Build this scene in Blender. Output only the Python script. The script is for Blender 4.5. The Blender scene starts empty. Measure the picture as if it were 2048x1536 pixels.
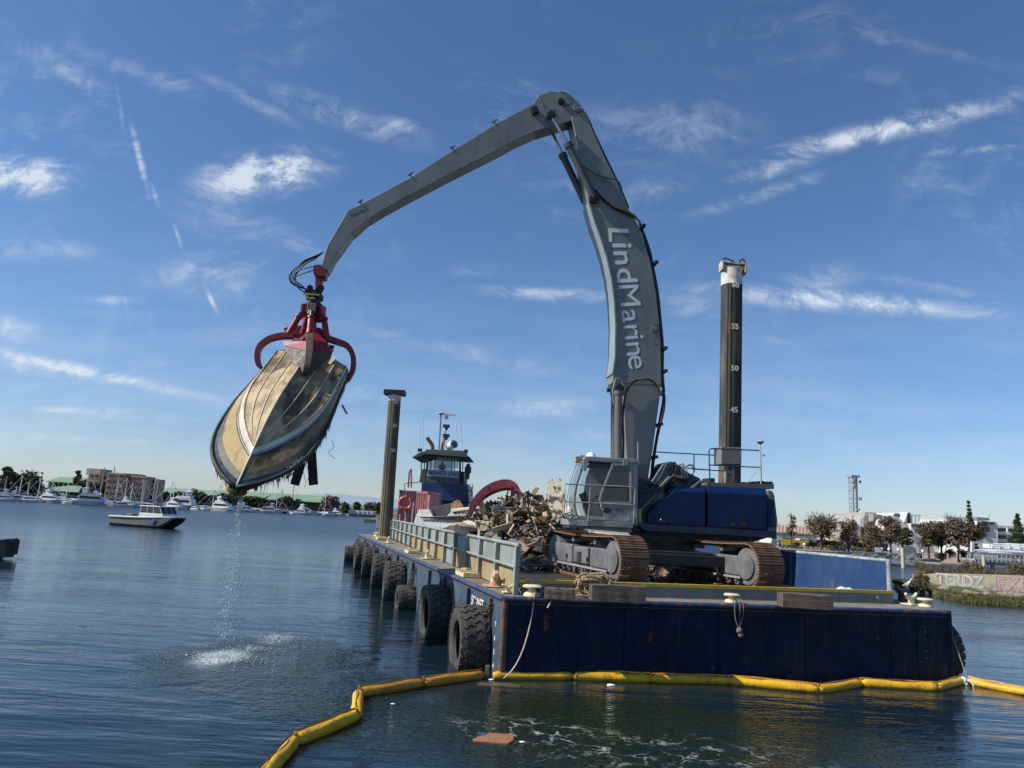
import bpy, bmesh, math, random
from mathutils import Vector as V, Matrix, noise as mnoise
R=math.radians; sin=math.sin; cos=math.cos; PI=math.pi
sc=bpy.context.scene; col=sc.collection
# ---------------------------------------------------------------- camera
CAMH=3.6; F_PX=1450.0; PITCH=R(10.3); ROLL=R(3.3)
_fw=V((0,cos(PITCH),sin(PITCH))); _u0=V((0,-sin(PITCH),cos(PITCH))); _r0=V((1,0,0))
_rt=_r0*cos(ROLL)+_u0*sin(ROLL); _up=_u0*cos(ROLL)-_r0*sin(ROLL)
cd=bpy.data.cameras.new('camera'); cam=bpy.data.objects.new('camera',cd); col.objects.link(cam)
cd.sensor_fit='HORIZONTAL'; cd.sensor_width=36; cd.lens=36*F_PX/2048; cd.clip_start=.1; cd.clip_end=20000
cam.matrix_world=Matrix(((_rt.x,_up.x,-_fw.x,0),(_rt.y,_up.y,-_fw.y,0),(_rt.z,_up.z,-_fw.z,CAMH),(0,0,0,1)))
sc.camera=cam
# ---------------------------------------------------------------- sun, sky, exposure
SUN_EL=R(40); SUN_PHI=R(12.8)
sdir=V((-cos(SUN_PHI)*cos(SUN_EL),-sin(SUN_PHI)*cos(SUN_EL),sin(SUN_EL)))
ld=bpy.data.lights.new('sun','SUN'); ld.energy=5.0; ld.angle=R(.53); ld.color=(1,.935,.84)
lo=bpy.data.objects.new('sun',ld); col.objects.link(lo); lo.rotation_euler=sdir.to_track_quat('Z','Y').to_euler()
sc.view_settings.view_transform='Standard'; sc.view_settings.look='None'; sc.view_settings.exposure=0.19; sc.view_settings.gamma=1
sc.cycles.use_denoising=True; sc.cycles.max_bounces=8; sc.cycles.caustics_reflective=False; sc.cycles.caustics_refractive=False
def ray(px,py): return _fw+_rt*((px-1024)/F_PX)-_up*((py-768)/F_PX)      # direction of a point of the photograph
def gz(px,py,z=0.0): d=ray(px,py); return V((0,0,CAMH))+d*((z-CAMH)/d.z)
def at(px,py,Y): d=ray(px,py); return V((0,0,CAMH))+d*(Y/d.y)
class NT:
    def __init__(s,t): s.t=t; s.n=t.nodes; s.l=t.links
    def new(s,k,**kw):
        x=s.n.new(k)
        for a,b in kw.items(): setattr(x,a,b)
        return x
    def inp(s,x,i,v):
        if hasattr(v,'is_output'): s.l.new(v,x.inputs[i])
        elif v is not None: x.inputs[i].default_value=v
    def math(s,op,a,b=None,c=None,clamp=False):
        x=s.new('ShaderNodeMath',operation=op,use_clamp=clamp); s.inp(x,0,a); s.inp(x,1,b)
        if c is not None: s.inp(x,2,c)
        return x.outputs[0]
    def mapr(s,v,a,b,c=0.,d=1.,smooth=True):
        x=s.new('ShaderNodeMapRange',interpolation_type='SMOOTHSTEP' if smooth else 'LINEAR')
        for i,q in enumerate((v,a,b,c,d)): s.inp(x,i,q)
        return x.outputs[0]
    def noise(s,vec,scale,detail=3.,rough=.55,dist=0.):
        x=s.new('ShaderNodeTexNoise'); s.inp(x,'Vector',vec); s.inp(x,'Scale',scale); s.inp(x,'Detail',detail); s.inp(x,'Roughness',rough); s.inp(x,'Distortion',dist); return x.outputs['Fac']
    def mapping(s,vec,loc=(0,0,0),rot=(0,0,0),scale=(1,1,1),kind='POINT'):
        x=s.new('ShaderNodeMapping',vector_type=kind); s.inp(x,0,vec); x.inputs['Location'].default_value=loc; x.inputs['Rotation'].default_value=rot; x.inputs['Scale'].default_value=scale; return x.outputs[0]
    def mix(s,f,a,b,mode='MIX'):
        x=s.new('ShaderNodeMix',data_type='RGBA',blend_type=mode); s.inp(x,0,f); s.inp(x,6,a if hasattr(a,'is_output') else (*a[:3],1)); s.inp(x,7,b if hasattr(b,'is_output') else (*b[:3],1)); return x.outputs[2]
    def xyz(s,x,y,z=0.):
        k=s.new('ShaderNodeCombineXYZ'); s.inp(k,0,x); s.inp(k,1,y); s.inp(k,2,z); return k.outputs[0]
w=bpy.data.worlds.new('World'); sc.world=w; w.use_nodes=True; w.node_tree.nodes.clear(); N=NT(w.node_tree)
sky=N.new('ShaderNodeTexSky',sky_type='NISHITA',sun_disc=False); sky.sun_elevation=SUN_EL; sky.sun_rotation=math.atan2(sdir.x,sdir.y)
sky.air_density=1.0; sky.dust_density=.3; sky.ozone_density=2.2; sky.altitude=0
tc=N.new('ShaderNodeTexCoord'); sp=N.new('ShaderNodeSeparateXYZ'); N.l.new(tc.outputs['Generated'],sp.inputs[0])
dy=N.math('MAXIMUM',N.math('ABSOLUTE',sp.outputs[1]),.12)
G=N.xyz(N.math('DIVIDE',sp.outputs[0],dy),N.math('DIVIDE',sp.outputs[2],dy))
# cirrus: (x, y, half length, half width, tilt in degrees, strength) of each streak, as directions in the sky ahead
CL=[(525,350,125,50,16,1.6),(600,318,40,30,20,.6),(45,352,95,42,0,1.5),(1760,262,260,24,20,1.15),(1560,330,120,22,28,.6),(1330,260,190,70,8,.3),(1690,602,280,22,2,1.15),(1640,560,90,30,20,.45),(1880,580,110,14,-5,.6),
 (425,545,120,40,10,.5),(140,738,260,13,-5,1.2),(10,715,120,20,-8,.7),(20,655,60,24,-8,.7),(70,500,120,22,4,.45),(700,235,170,30,-14,.45),(800,252,70,18,-10,.5),
 (1085,815,100,20,8,.55),(1110,588,170,14,4,.5),(1530,385,150,16,24,.45),(240,215,55,5,-70,.55),(278,310,85,7,-66,.9),(310,390,30,5,-62,.5),(418,590,38,5,-56,.8),(355,470,26,4,-62,.45),(150,150,110,22,-32,.35),(300,150,120,22,-14,.4),
 (150,822,240,9,3,.5),(230,833,120,7,3,.45),(770,790,110,14,2,.5),(1950,300,120,9,12,.45),(2000,200,120,20,20,.35),(450,440,130,40,-12,.35),(600,485,60,22,-20,.5),(960,540,60,14,10,.35),(200,600,90,10,4,.4),
 (900,700,260,20,-6,.25),(500,200,140,14,-22,.35),(1300,380,100,30,20,.25),(1400,610,80,26,0,.35),(1820,90,220,20,-6,.14),(200,880,260,8,4,.3),(1150,870,200,12,4,.28)]
tot=None
for x,y,L_,W_,t_,k_ in CL:
    d=ray(x,y); gx,gy=d.x/d.y,d.z/d.y
    m=N.mapping(G,(gx,gy,0),(0,0,R(t_)+ROLL*0-ROLL),(1.6*L_/F_PX,1.6*W_/F_PX,1),'TEXTURE')
    le=N.new('ShaderNodeVectorMath',operation='LENGTH'); N.l.new(m,le.inputs[0])
    v=N.mapr(le.outputs['Value'],1.,0.,0.,k_)
    tot=v if tot is None else N.math('MAXIMUM',tot,v)
warp=N.noise(G,3.,3.)
gw=N.new('ShaderNodeVectorMath',operation='MULTIPLY_ADD'); N.l.new(G,gw.inputs[0]); gw.inputs[1].default_value=(1,1,1)
nz=N.new('ShaderNodeTexNoise'); N.inp(nz,'Vector',G); N.inp(nz,'Scale',4.); N.inp(nz,'Detail',3.)
vs=N.new('ShaderNodeVectorMath',operation='MULTIPLY_ADD'); N.l.new(nz.outputs['Color'],vs.inputs[0]); vs.inputs[1].default_value=(.22,.22,0); N.l.new(G,vs.inputs[2])
st1=N.noise(N.mapping(vs.outputs[0],rot=(0,0,R(-14)),scale=(3.4,11,1)),2.4,9.,.68)
st2=N.noise(N.mapping(vs.outputs[0],rot=(0,0,R(35)),scale=(5,11,1)),2.,9.,.68)
stk=N.math('ADD',N.math('MULTIPLY',st1,.65),N.math('MULTIPLY',st2,.35))
puf=N.noise(vs.outputs[0],17.,10.,.72)
stk=N.math('ADD',N.math('MULTIPLY',stk,.62),N.math('MULTIPLY',puf,.38))
body=N.math('MULTIPLY',tot,N.mapr(stk,.43,.61))
body=N.math('ADD',body,N.math('MULTIPLY',N.math('MULTIPLY',N.math('POWER',tot,2.5),N.mapr(puf,.3,.6)),.4))
lowb=N.mapr(sp.outputs[2],.40,.06,.0,.20)
veil=N.math('ADD',N.math('MULTIPLY',N.mapr(stk,.47,.66),N.mapr(warp,.44,.68,0,.26)),N.math('MULTIPLY',lowb,N.mapr(N.noise(N.mapping(G,rot=(0,0,R(-6)),scale=(1.3,7,1)),2.4,9.,.68,.25),.36,.68)))
vert=N.mapr(sp.outputs[2],0.,.4,.35,1.)
cl=N.math('MULTIPLY',N.math('MINIMUM',N.math('ADD',body,veil),1.),.85)
tint=N.mix(1.,sky.outputs[0],N.mix(N.mapr(sp.outputs[2],0.,.30),(.81,.92,1.18),(.77,.985,1.22)),'MULTIPLY')
sepia=N.mix(cl,tint,(7.2,7.9,8.8))
bg=N.new('ShaderNodeBackground'); N.l.new(sepia,bg.inputs[0]); bg.inputs[1].default_value=.09
out=N.new('ShaderNodeOutputWorld'); N.l.new(bg.outputs[0],out.inputs[0])
# ---------------------------------------------------------------- materials
MATS={}
def M(name,c,c2=None,scale=2.,rough=.6,metal=0.,bump=0.,bscale=None,rust=0.,rustc=(.16,.06,.025),stretch=(1,1,1),spec=.5,grime=0.,fac=(.35,.65)):
    if name in MATS: return MATS[name]
    m=bpy.data.materials.new(name); m.use_nodes=True; t=NT(m.node_tree); p=m.node_tree.nodes['Principled BSDF']
    tcn=t.new('ShaderNodeTexCoord'); vec=t.mapping(tcn.outputs['Object'],scale=stretch)
    colr=None
    if c2: colr=t.mix(t.mapr(t.noise(vec,scale,6.,.62),*fac),c,c2)
    else:
        k=.80; colr=t.mix(t.noise(vec,scale,4.),tuple(x*k for x in c),tuple(min(1,x*(2-k)) for x in c))
    if rust>0:
        n1=t.noise(vec,scale*1.7,8.,.7); n2=t.noise(t.mapping(tcn.outputs['Object'],scale=(3,3,.35)),scale*1.3,5.,.6)
        f=t.mapr(t.math('ADD',t.math('MULTIPLY',n1,.6),t.math('MULTIPLY',n2,.4)),.66-rust*.3,.72-rust*.25)
        colr=t.mix(f,colr,t.mix(t.noise(vec,scale*6,3.),rustc,tuple(x*2.1 for x in rustc)))
    if grime>0:
        g=t.mapr(t.noise(t.mapping(tcn.outputs['Object'],scale=(4,4,.5)),scale*.9,6.,.65),.5,.75,0,grime)
        colr=t.mix(g,colr,(.03,.028,.024))
    t.l.new(colr,p.inputs['Base Color'])
    t.l.new(t.mapr(t.noise(vec,scale*3,4.),.2,.8,max(.05,rough-.12),min(1,rough+.12)),p.inputs['Roughness'])
    p.inputs['Metallic'].default_value=metal; p.inputs['Specular IOR Level'].default_value=spec
    if bump>0:
        b=t.new('ShaderNodeBump'); b.inputs['Strength'].default_value=1; b.inputs['Distance'].default_value=bump
        t.l.new(t.noise(vec,bscale or scale*5,6.,.6),b.inputs['Height']); t.l.new(b.outputs[0],p.inputs['Normal'])
    MATS[name]=m; return m
# ---------------------------------------------------------------- mesh building
class MB:
    def __init__(s): s.v=[]; s.f=[]; s.X=None
    def add(s,vs,fs):
        o=len(s.v); X=s.X
        s.v.extend([tuple(X@V(p)) for p in vs] if X else [tuple(p) for p in vs]); s.f.extend([tuple(i+o for i in f) for f in fs]); return s
    def box(s,c,d,rz=0.,rx=0.,ry=0.,taper=1.):
        hx,hy,hz=d[0]/2,d[1]/2,d[2]/2; m=Matrix.Translation(V(c))@Matrix.Rotation(rz,4,'Z')@Matrix.Rotation(ry,4,'Y')@Matrix.Rotation(rx,4,'X')
        vs=[m@V((x*hx*(taper if z>0 else 1),y*hy*(taper if z>0 else 1),z*hz)) for z in(-1,1) for y in(-1,1) for x in(-1,1)]
        return s.add(vs,[(0,2,3,1),(4,5,7,6),(0,1,5,4),(2,6,7,3),(0,4,6,2),(1,3,7,5)])
    def bar(s,a,b,w,h,up=(0,0,1)):
        a,b=V(a),V(b); d=b-a; L=d.length
        if L<1e-6: return s
        z=d/L; u=V(up); x=u.cross(z)
        if x.length<1e-3: x=V((1,0,0)).cross(z)
        x.normalize(); y=z.cross(x)
        vs=[p+x*(i*w/2)+y*(j*h/2) for p in(a,b) for j in(-1,1) for i in(-1,1)]
        return s.add(vs,[(0,2,3,1),(4,5,7,6),(0,1,5,4),(2,6,7,3),(0,4,6,2),(1,3,7,5)])
    def cyl(s,a,b,r,r2=None,n=10,cap=True):
        a,b=V(a),V(b); r2=r if r2 is None else r2; z=(b-a).normalized(); x=z.orthogonal().normalized(); y=z.cross(x); vs=[]
        for p,q in((a,r),(b,r2)):
            for i in range(n): t=2*PI*i/n; vs.append(p+x*(cos(t)*q)+y*(sin(t)*q))
        fs=[(i,(i+1)%n,n+(i+1)%n,n+i) for i in range(n)]
        if cap: fs+=[tuple(range(n-1,-1,-1)),tuple(range(n,2*n))]
        return s.add(vs,fs)
    def tube(s,pts,r,n=6,closed=False,rf=None):
        pts=[V(p) for p in pts]; vs=[]; k=len(pts); x=None
        for i,p in enumerate(pts):
            a=pts[i-1] if (i>0 or closed) else p; b=pts[(i+1)%k] if (i<k-1 or closed) else p
            z=(b-a); z=z.normalized() if z.length>1e-9 else V((0,0,1))
            x=z.orthogonal().normalized() if x is None else (x-z*x.dot(z)); x=x.normalized() if x.length>1e-6 else z.orthogonal().normalized(); y=z.cross(x)
            q=r*(rf(i/(k-1)) if rf else 1)
            for j in range(n): t=2*PI*j/n; vs.append(p+x*(cos(t)*q)+y*(sin(t)*q))
        fs=[]
        for i in range(k if closed else k-1):
            o,e=i*n,((i+1)%k)*n
            for j in range(n): fs.append((o+j,o+(j+1)%n,e+(j+1)%n,e+j))
        if not closed: fs+=[tuple(range(n-1,-1,-1)),tuple(range((k-1)*n,k*n))]
        return s.add(vs,fs)
    def prism(s,poly,f0,f1):      # poly: list of (p,q); f0/f1 map (p,q) to 3D
        n=len(poly); vs=[f0(*p) for p in poly]+[f1(*p) for p in poly]
        return s.add(vs,[tuple(range(n)),tuple(range(2*n-1,n-1,-1))]+[(i,n+i,n+(i+1)%n,(i+1)%n) for i in range(n)])
    def lathe(s,prof,n=24,axis='Z',c=(0,0,0),cap=False):
        vs=[]; c=V(c)
        for r,h in prof:
            for i in range(n):
                t=2*PI*i/n; a,b=r*cos(t),r*sin(t)
                vs.append(c+(V((a,b,h)) if axis=='Z' else V((h,a,b)) if axis=='X' else V((a,h,b))))
        fs=[]
        for k in range(len(prof)-1):
            for i in range(n): fs.append((k*n+i,k*n+(i+1)%n,(k+1)*n+(i+1)%n,(k+1)*n+i))
        if cap: fs+=[tuple(range(n)),tuple(range((len(prof)-1)*n,len(prof)*n))]
        return s.add(vs,fs)
    def loft(s,secs,closed=True,cap=True):
        n=len(secs[0]); vs=[p for q in secs for p in q]; fs=[]
        for k in range(len(secs)-1):
            for i in range(n if closed else n-1): fs.append((k*n+i,k*n+(i+1)%n,(k+1)*n+(i+1)%n,(k+1)*n+i))
        if cap and closed: fs+=[tuple(range(n)),tuple(range((len(secs)-1)*n,len(secs)*n))]
        return s.add(vs,fs)
    def ball(s,c,r,n=8,m=5,sc3=(1,1,1)):
        prof=[(sin(PI*k/m),-cos(PI*k/m)) for k in range(m+1)]; vs=[]
        for a,h in prof:
            for i in range(n): t=2*PI*i/n; vs.append((c[0]+r*sc3[0]*a*cos(t),c[1]+r*sc3[1]*a*sin(t),c[2]+r*sc3[2]*h))
        return s.add(vs,[(k*n+i,k*n+(i+1)%n,(k+1)*n+(i+1)%n,(k+1)*n+i) for k in range(m) for i in range(n)])
    def build(s,name,mat,parent=None,smooth=False,bevel=0.,fix=True):
        me=bpy.data.meshes.new(name); me.from_pydata(s.v,[],s.f)
        if fix:
            b=bmesh.new(); b.from_mesh(me); bmesh.ops.remove_doubles(b,verts=b.verts,dist=1e-5) if smooth else None; bmesh.ops.recalc_face_normals(b,faces=b.faces); b.to_mesh(me); b.free()
        if isinstance(mat,(list,tuple)):
            for q in mat: me.materials.append(q)
        else: me.materials.append(mat)
        if smooth:
            for p in me.polygons: p.use_smooth=True
            if smooth!='all': 
                try: me.set_sharp_from_angle(angle=R(38))
                except Exception: pass
        o=bpy.data.objects.new(name,me); col.objects.link(o)
        if parent: o.parent=parent
        if bevel>0:
            b=o.modifiers.new('b','BEVEL'); b.width=bevel; b.segments=2; b.limit_method='ANGLE'; b.angle_limit=R(40)
        return o
def tag(o,label=None,cat=None,group=None,kind=None):
    if label: o['label']=label
    if cat: o['category']=cat
    if group: o['group']=group
    if kind: o['kind']=kind
    return o
def empty(name,loc=(0,0,0),rz=0.,label=None,cat=None,group=None):
    o=bpy.data.objects.new(name,None); col.objects.link(o); o.location=loc; o.rotation_euler=(0,0,rz); o.empty_display_size=.2
    return tag(o,label,cat,group)
KIDS={}
def copy_tree(o,parent=None,label=None):
    c=o.copy(); col.objects.link(c); c.parent=parent
    for ch in [q for q in bpy.data.objects if q.parent==o]: copy_tree(ch,c)
    if label: c['label']=label
    return c
def text(name,body,size,mat,parent,mtx,ext=.003,align='CENTER',bold=0.,sx=1.):
    cu=bpy.data.curves.new(name,'FONT'); cu.body=body; cu.size=size; cu.extrude=ext; cu.align_x=align; cu.align_y='CENTER'; cu.offset=bold; cu.materials.append(mat); cu.resolution_u=3
    o=bpy.data.objects.new(name,cu); col.objects.link(o); o.parent=parent; o.matrix_local=mtx@Matrix.Diagonal((sx,1,1,1)); return o
def frame(o,x,y,z=None):
    x=V(x).normalized(); y=V(y); y=(y-x*y.dot(x)).normalized(); z=x.cross(y); o=V(o)
    return Matrix(((x.x,y.x,z.x,o.x),(x.y,y.y,z.y,o.y),(x.z,y.z,z.z,o.z),(0,0,0,1)))
rnd=random.Random(7)
def U(a,b): return rnd.uniform(a,b)
def spline(pts,k=8):
    pts=[V(p) for p in pts]; o=[]
    P=[pts[0]]+pts+[pts[-1]]
    for i in range(1,len(P)-2):
        a,b,c,d=P[i-1],P[i],P[i+1],P[i+2]
        for j in range(k):
            t=j/k; o.append(.5*((2*b)+(c-a)*t+(2*a-5*b+4*c-d)*t*t+(3*b-a-3*c+d)*t**3))
    o.append(pts[-1]); return o
# ================================================================ WATER
SPL=gz(470,1318); SPB=gz(560,1345)
def water_material():
    m=bpy.data.materials.new('harbour_water'); m.use_nodes=True; t=NT(m.node_tree); p=m.node_tree.nodes['Principled BSDF']
    g=t.new('ShaderNodeNewGeometry').outputs['Position']
    def blob(px,py,rx,ry,rot=0.):
        c=gz(px,py); mp=t.mapping(g,(c.x,c.y,0),(0,0,rot),(rx,ry,1),'TEXTURE'); s=t.new('ShaderNodeSeparateXYZ'); t.l.new(mp,s.inputs[0])
        return t.math('SQRT',t.math('ADD',t.math('POWER',s.outputs[0],2.),t.math('POWER',s.outputs[1],2.)))
    wob=t.math('MULTIPLY',t.math('SUBTRACT',t.noise(g,.9,5.,.65),.5),.9)
    d1=t.math('ADD',blob(515,1322,2.5,3.3),wob); d2=t.math('ADD',blob(650,1385,2.1,2.6,R(20)),wob)
    dis=t.math('MAXIMUM',t.mapr(d1,1.1,.55),t.mapr(d2,1.1,.4,0,.85))           # churned water under the dripping hull
    c3=t.mapr(blob(1250,1470,6.5,3.2),1.05,.5)                                    # dark churned pool inside the containment boom
    n1=t.noise(t.mapping(g,rot=(0,0,R(6)),scale=(.42,1.35,1)),1.05,2.2,.45,.35)
    n2=t.noise(t.mapping(g,rot=(0,0,R(-12)),scale=(.6,2.4,1)),2.6,3.,.55)
    n3=t.noise(t.mapping(g,scale=(1,1.5,1)),9.,3.,.6)
    n4=t.noise(t.mapping(g,scale=(.85,1.2,1)),7.,2.5,.55)
    big=t.noise(t.mapping(g,scale=(.1,.3,1)),1.,2.)
    h=t.math('ADD',t.math('MULTIPLY',n1,.047),t.math('MULTIPLY',n2,.0155))
    h=t.math('ADD',h,t.math('MULTIPLY',n3,.0014))
    h=t.math('MULTIPLY',h,t.mapr(big,.3,.7,.65,1.25))
    h=t.math('ADD',h,t.math('MULTIPLY',t.math('MULTIPLY',n4,.062),t.math('ADD',dis,t.math('MULTIPLY',c3,.55))))
    h=t.math('ADD',h,t.math('MULTIPLY',t.math('MULTIPLY',t.noise(g,2.6,2.),.05),t.math('ADD',t.math('MULTIPLY',dis,.7),t.math('MULTIPLY',c3,.15))))
    b=t.new('ShaderNodeBump'); b.inputs['Strength'].default_value=1; b.inputs['Distance'].default_value=1.; t.l.new(h,b.inputs['Height']); t.l.new(b.outputs[0],p.inputs['Normal'])
    base=t.mix(dis,(.006,.018,.028),(.009,.026,.021))
    base=t.mix(c3,base,(.007,.017,.012))
    # white foam: a splash patch and lacy streaks
    f1=t.math('MULTIPLY',t.mapr(t.math('ADD',blob(440,1316,.75,1.35),wob),1.0,.1),t.mapr(t.noise(t.mapping(g,scale=(1,.6,1)),11.,6.,.75),.34,.56))
    f2=t.math('MULTIPLY',t.mapr(t.math('ADD',blob(553,1279,.55,.9),wob),1.0,.3),t.mapr(t.noise(g,12.,5.,.75),.46,.62,0,.8))
    vn=t.new('ShaderNodeTexVoronoi',feature='DISTANCE_TO_EDGE'); wn=t.new('ShaderNodeTexNoise'); t.inp(wn,'Vector',g); t.inp(wn,'Scale',3.); t.inp(wn,'Detail',4.)
    vm=t.new('ShaderNodeVectorMath',operation='MULTIPLY_ADD'); t.l.new(wn.outputs['Color'],vm.inputs[0]); vm.inputs[1].default_value=(.9,.9,0); t.l.new(g,vm.inputs[2])
    t.inp(vn,'Vector',t.mapping(vm.outputs[0],scale=(1.1,1.25,1))); t.inp(vn,'Scale',1.7)
    lace=t.math('MULTIPLY',t.mapr(vn.outputs['Distance'],.075,.0),t.mapr(t.noise(g,2.4,4.,.7),.44,.64))
    fm=t.math('ADD',t.mapr(t.math('ADD',blob(1060,1458,1.9,1.0,R(-6)),wob),1.1,.2),t.mapr(t.math('ADD',blob(1320,1505,3.2,1.3,R(-4)),wob),1.1,.1),clamp=True)
    f3=t.math('MULTIPLY',lace,t.math('MULTIPLY',fm,.6))
    fleck=t.math('MULTIPLY',t.mapr(t.noise(g,26.,2.,.5),.70,.76),t.mapr(dis,.3,1.,0,.5))
    foam=t.math('ADD',t.math('ADD',f1,f2),t.math('ADD',f3,fleck),clamp=True)
    t.l.new(t.mix(foam,base,(.62,.66,.68)),p.inputs['Base Color'])
    sy=t.new('ShaderNodeSeparateXYZ'); t.l.new(g,sy.inputs[0]); far=t.mapr(sy.outputs[1],22.,110.,.06,.30)
    t.l.new(t.math('MAXIMUM',far,t.mapr(foam,0,1,.05,.6)),p.inputs['Roughness']); p.inputs['IOR'].default_value=1.33
    return m
wm=MB(); NX,NY=2,2
wm.add([(-6000,-60,0),(6000,-60,0),(6000,12000,0),(-6000,12000,0)],[(0,1,2,3)])
tag(wm.build('water',water_material(),fix=False),'calm blue harbour water',kind='structure')
sb=MB().add([(-6000,-60,-6),(6000,-60,-6),(6000,12000,-6),(-6000,12000,-6)],[(0,1,2,3)])
# ================================================================ BARGE
F=1.8
C1=gz(1008,1192,F); a13=R(13.2); ub=V((cos(a13),sin(a13),0)); _c3=gz(717,1068,F); vb=(_c3-C1).normalized()
BW=12.15; BL=36.0; zz=V((0,0,1))
def B(a,b,z=F): p=C1+ub*a+vb*b; return V((p.x,p.y,z))
blue=M('barge_blue_paint',(.0018,.009,.032),(.003,.016,.046),scale=.9,rough=.5,bump=.03,bscale=1.3,rust=.20,grime=.5,spec=.18)
bluew=M('weathered_port_paint',(.030,.060,.105),(.065,.095,.11),scale=.8,rough=.6,bump=.01,bscale=3,rust=.30,grime=.3)
bluet=M('blue_rail_paint',(.018,.040,.115),(.04,.07,.13),scale=2,rough=.55,rust=.42,grime=.3)
deckm=M('barge_deck_steel',(.24,.235,.19),(.15,.135,.10),scale=1.1,rough=.75,bump=.008,bscale=9,rust=.42,grime=.6,rustc=(.12,.06,.03))
rustm=M('rusty_steel',(.15,.085,.05),(.06,.05,.05),scale=5,rough=.85,bump=.01,bscale=18)
greyp=M('pale_grey_bulwark_paint',(.30,.335,.315),(.20,.225,.205),scale=1.5,rough=.6,rust=.22,grime=.25,rustc=(.22,.09,.03))
ochre=M('rust_stained_lower_plate',(.30,.30,.19),(.33,.17,.06),scale=1.1,rough=.75,rust=.42,grime=.2,rustc=(.25,.10,.03),stretch=(1,1,.4))
cream=M('cream_bitt_paint',(.72,.66,.45),(.6,.5,.3),scale=6,rough=.55,rust=.30,rustc=(.30,.12,.05))
greyc=M('grey_coaming_paint',(.13,.155,.16),(.18,.20,.20),scale=2,rough=.55,rust=.15)
yel=M('yellow_safety_stripe',(.68,.46,.03),(.56,.37,.03),scale=3,rough=.55,rust=.24,grime=.3)
blackr=M('old_black_rubber',(.036,.034,.031),(.075,.070,.063),scale=3,rough=.85,bump=.004,bscale=30)
chainm=M('rusty_chain_iron',(.10,.07,.055),(.05,.045,.04),scale=8,rough=.7,metal=.5)
steel=M('bare_steel',(.35,.36,.37),scale=4,rough=.35,metal=.9)
barge=empty('barge',B(BW/2,BL/2,0),0,'long navy blue steel deck barge carrying the crane','barge'); BI=barge.location.copy()
def bp(name,mb,mat,parent=None,**k):       # part of the barge, world coordinates moved to the barge's own frame
    o=mb.build(name,mat,parent or barge,**k)
    if parent is None: o.location=-BI
    return o
hb=MB()
def wallpoly(a0,b0,a1,b1): return [B(a0,b0,-1.2),B(a1,b1,-1.2),B(a1,b1,F-.02),B(a0,b0,F-.02)]
hb.add([B(0,0,-1.2),B(BW,0,-1.2),B(BW,BL,-1.2),B(0,BL,-1.2),B(0,0,F-.02),B(BW,0,F-.02),B(BW,BL,F-.02),B(0,BL,F-.02)],[(0,1,5,4),(1,2,6,5),(2,3,7,6)])
_t=NT(blue.node_tree); _p=blue.node_tree.nodes['Principled BSDF']; _o=_t.new('ShaderNodeTexCoord').outputs['Object']; _c=_p.inputs['Base Color'].links[0].from_socket
_s=_t.math('MULTIPLY',_t.mapr(_t.noise(_t.mapping(_o,scale=(5,5,.35)),2.2,6.,.7),.56,.78,0,.8),_t.mapr(_t.noise(_o,1.1,4.),.45,.62))       # chalky scrapes running down
_c=_t.mix(_s,_c,(.055,.075,.10))
_c=_t.mix(_t.mapr(_t.noise(_t.mapping(_o,scale=(1.4,1.4,9)),3.,6.,.7),.66,.74,0,.6),_c,(.09,.11,.13))                                        # sideways rub marks
_z=_t.new('ShaderNodeSeparateXYZ'); _t.l.new(_o,_z.inputs[0]); _zz=_t.math('ADD',_z.outputs[2],_t.math('MULTIPLY',_t.noise(_o,3.,5.,.7),.25))
_c=_t.mix(_t.mapr(_zz,-1.42,-1.62),_c,(.018,.024,.010))                                                                                      # slime at the waterline
_rn=_t.math('MULTIPLY',_t.mapr(_t.noise(_t.mapping(_o,scale=(3.1,3.1,.7)),1.6,8.,.75),.52,.68),_t.mapr(_zz,-.75,-.02)); _c=_t.mix(_t.math('MULTIPLY',_rn,.4),_c,(.10,.05,.03))
_t.l.new(_c,_p.inputs['Base Color'])
hull=bp('hull',hb,blue)
pm=MB().add([B(0,0,-1.2),B(0,BL,-1.2),B(0,BL,F-.02),B(0,0,F-.02)],[(0,1,2,3)])
bp('port_side_plate',pm,bluew)['label']='weathered pale blue port side plating'
bp('deck',MB().add([B(.05,.05,F-.015),B(BW-.05,.05,F-.015),B(BW-.05,BL-.05,F-.015),B(.05,BL-.05,F-.015)],[(0,1,2,3)]),deckm)
wet=M('black_debris_dirt',(.022,.018,.013),(.06,.05,.035),scale=3,rough=.35,bump=.05,bscale=6,grime=.3)
bp('cargo_floor',MB().add([B(.75,.9,F-.005),B(11.3,1.5,F-.005),B(11.2,BL-4,F-.005),B(1.4,BL-4,F-.005)],[(0,1,2,3)]),wet)['label']='wet dirt covered cargo deck'
# rounded rub rails along the deck edge
for nm,a,b in (('rub_rail',(0,0),(BW,0)),('rub_rail',(0,0),(0,BL)),('rub_rail',(BW,0),(BW,BL))):
    q=MB().cyl(B(*a,F-.065),B(*b,F-.065),.062,n=12)
    o=bp(nm,q,bluet,smooth=True)
    q=MB(); p0,p1=B(*a,F-.165),B(*b,F-.165); off=V((0,0,0))
    q.bar(p0,p1,.03,.025); bp('weld_strip',q,rustm)
q=MB(); q.cyl(B(.05,.05,-1.1),B(.05,.05,F-.02),.085,n=14); bp('corner_post',q,rustm,smooth=True)
q=MB(); q.cyl(B(BW-.02,.02,-1.1),B(BW-.02,.02,F-.02),.08,n=14); bp('corner_post',q,blue,smooth=True)
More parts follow.
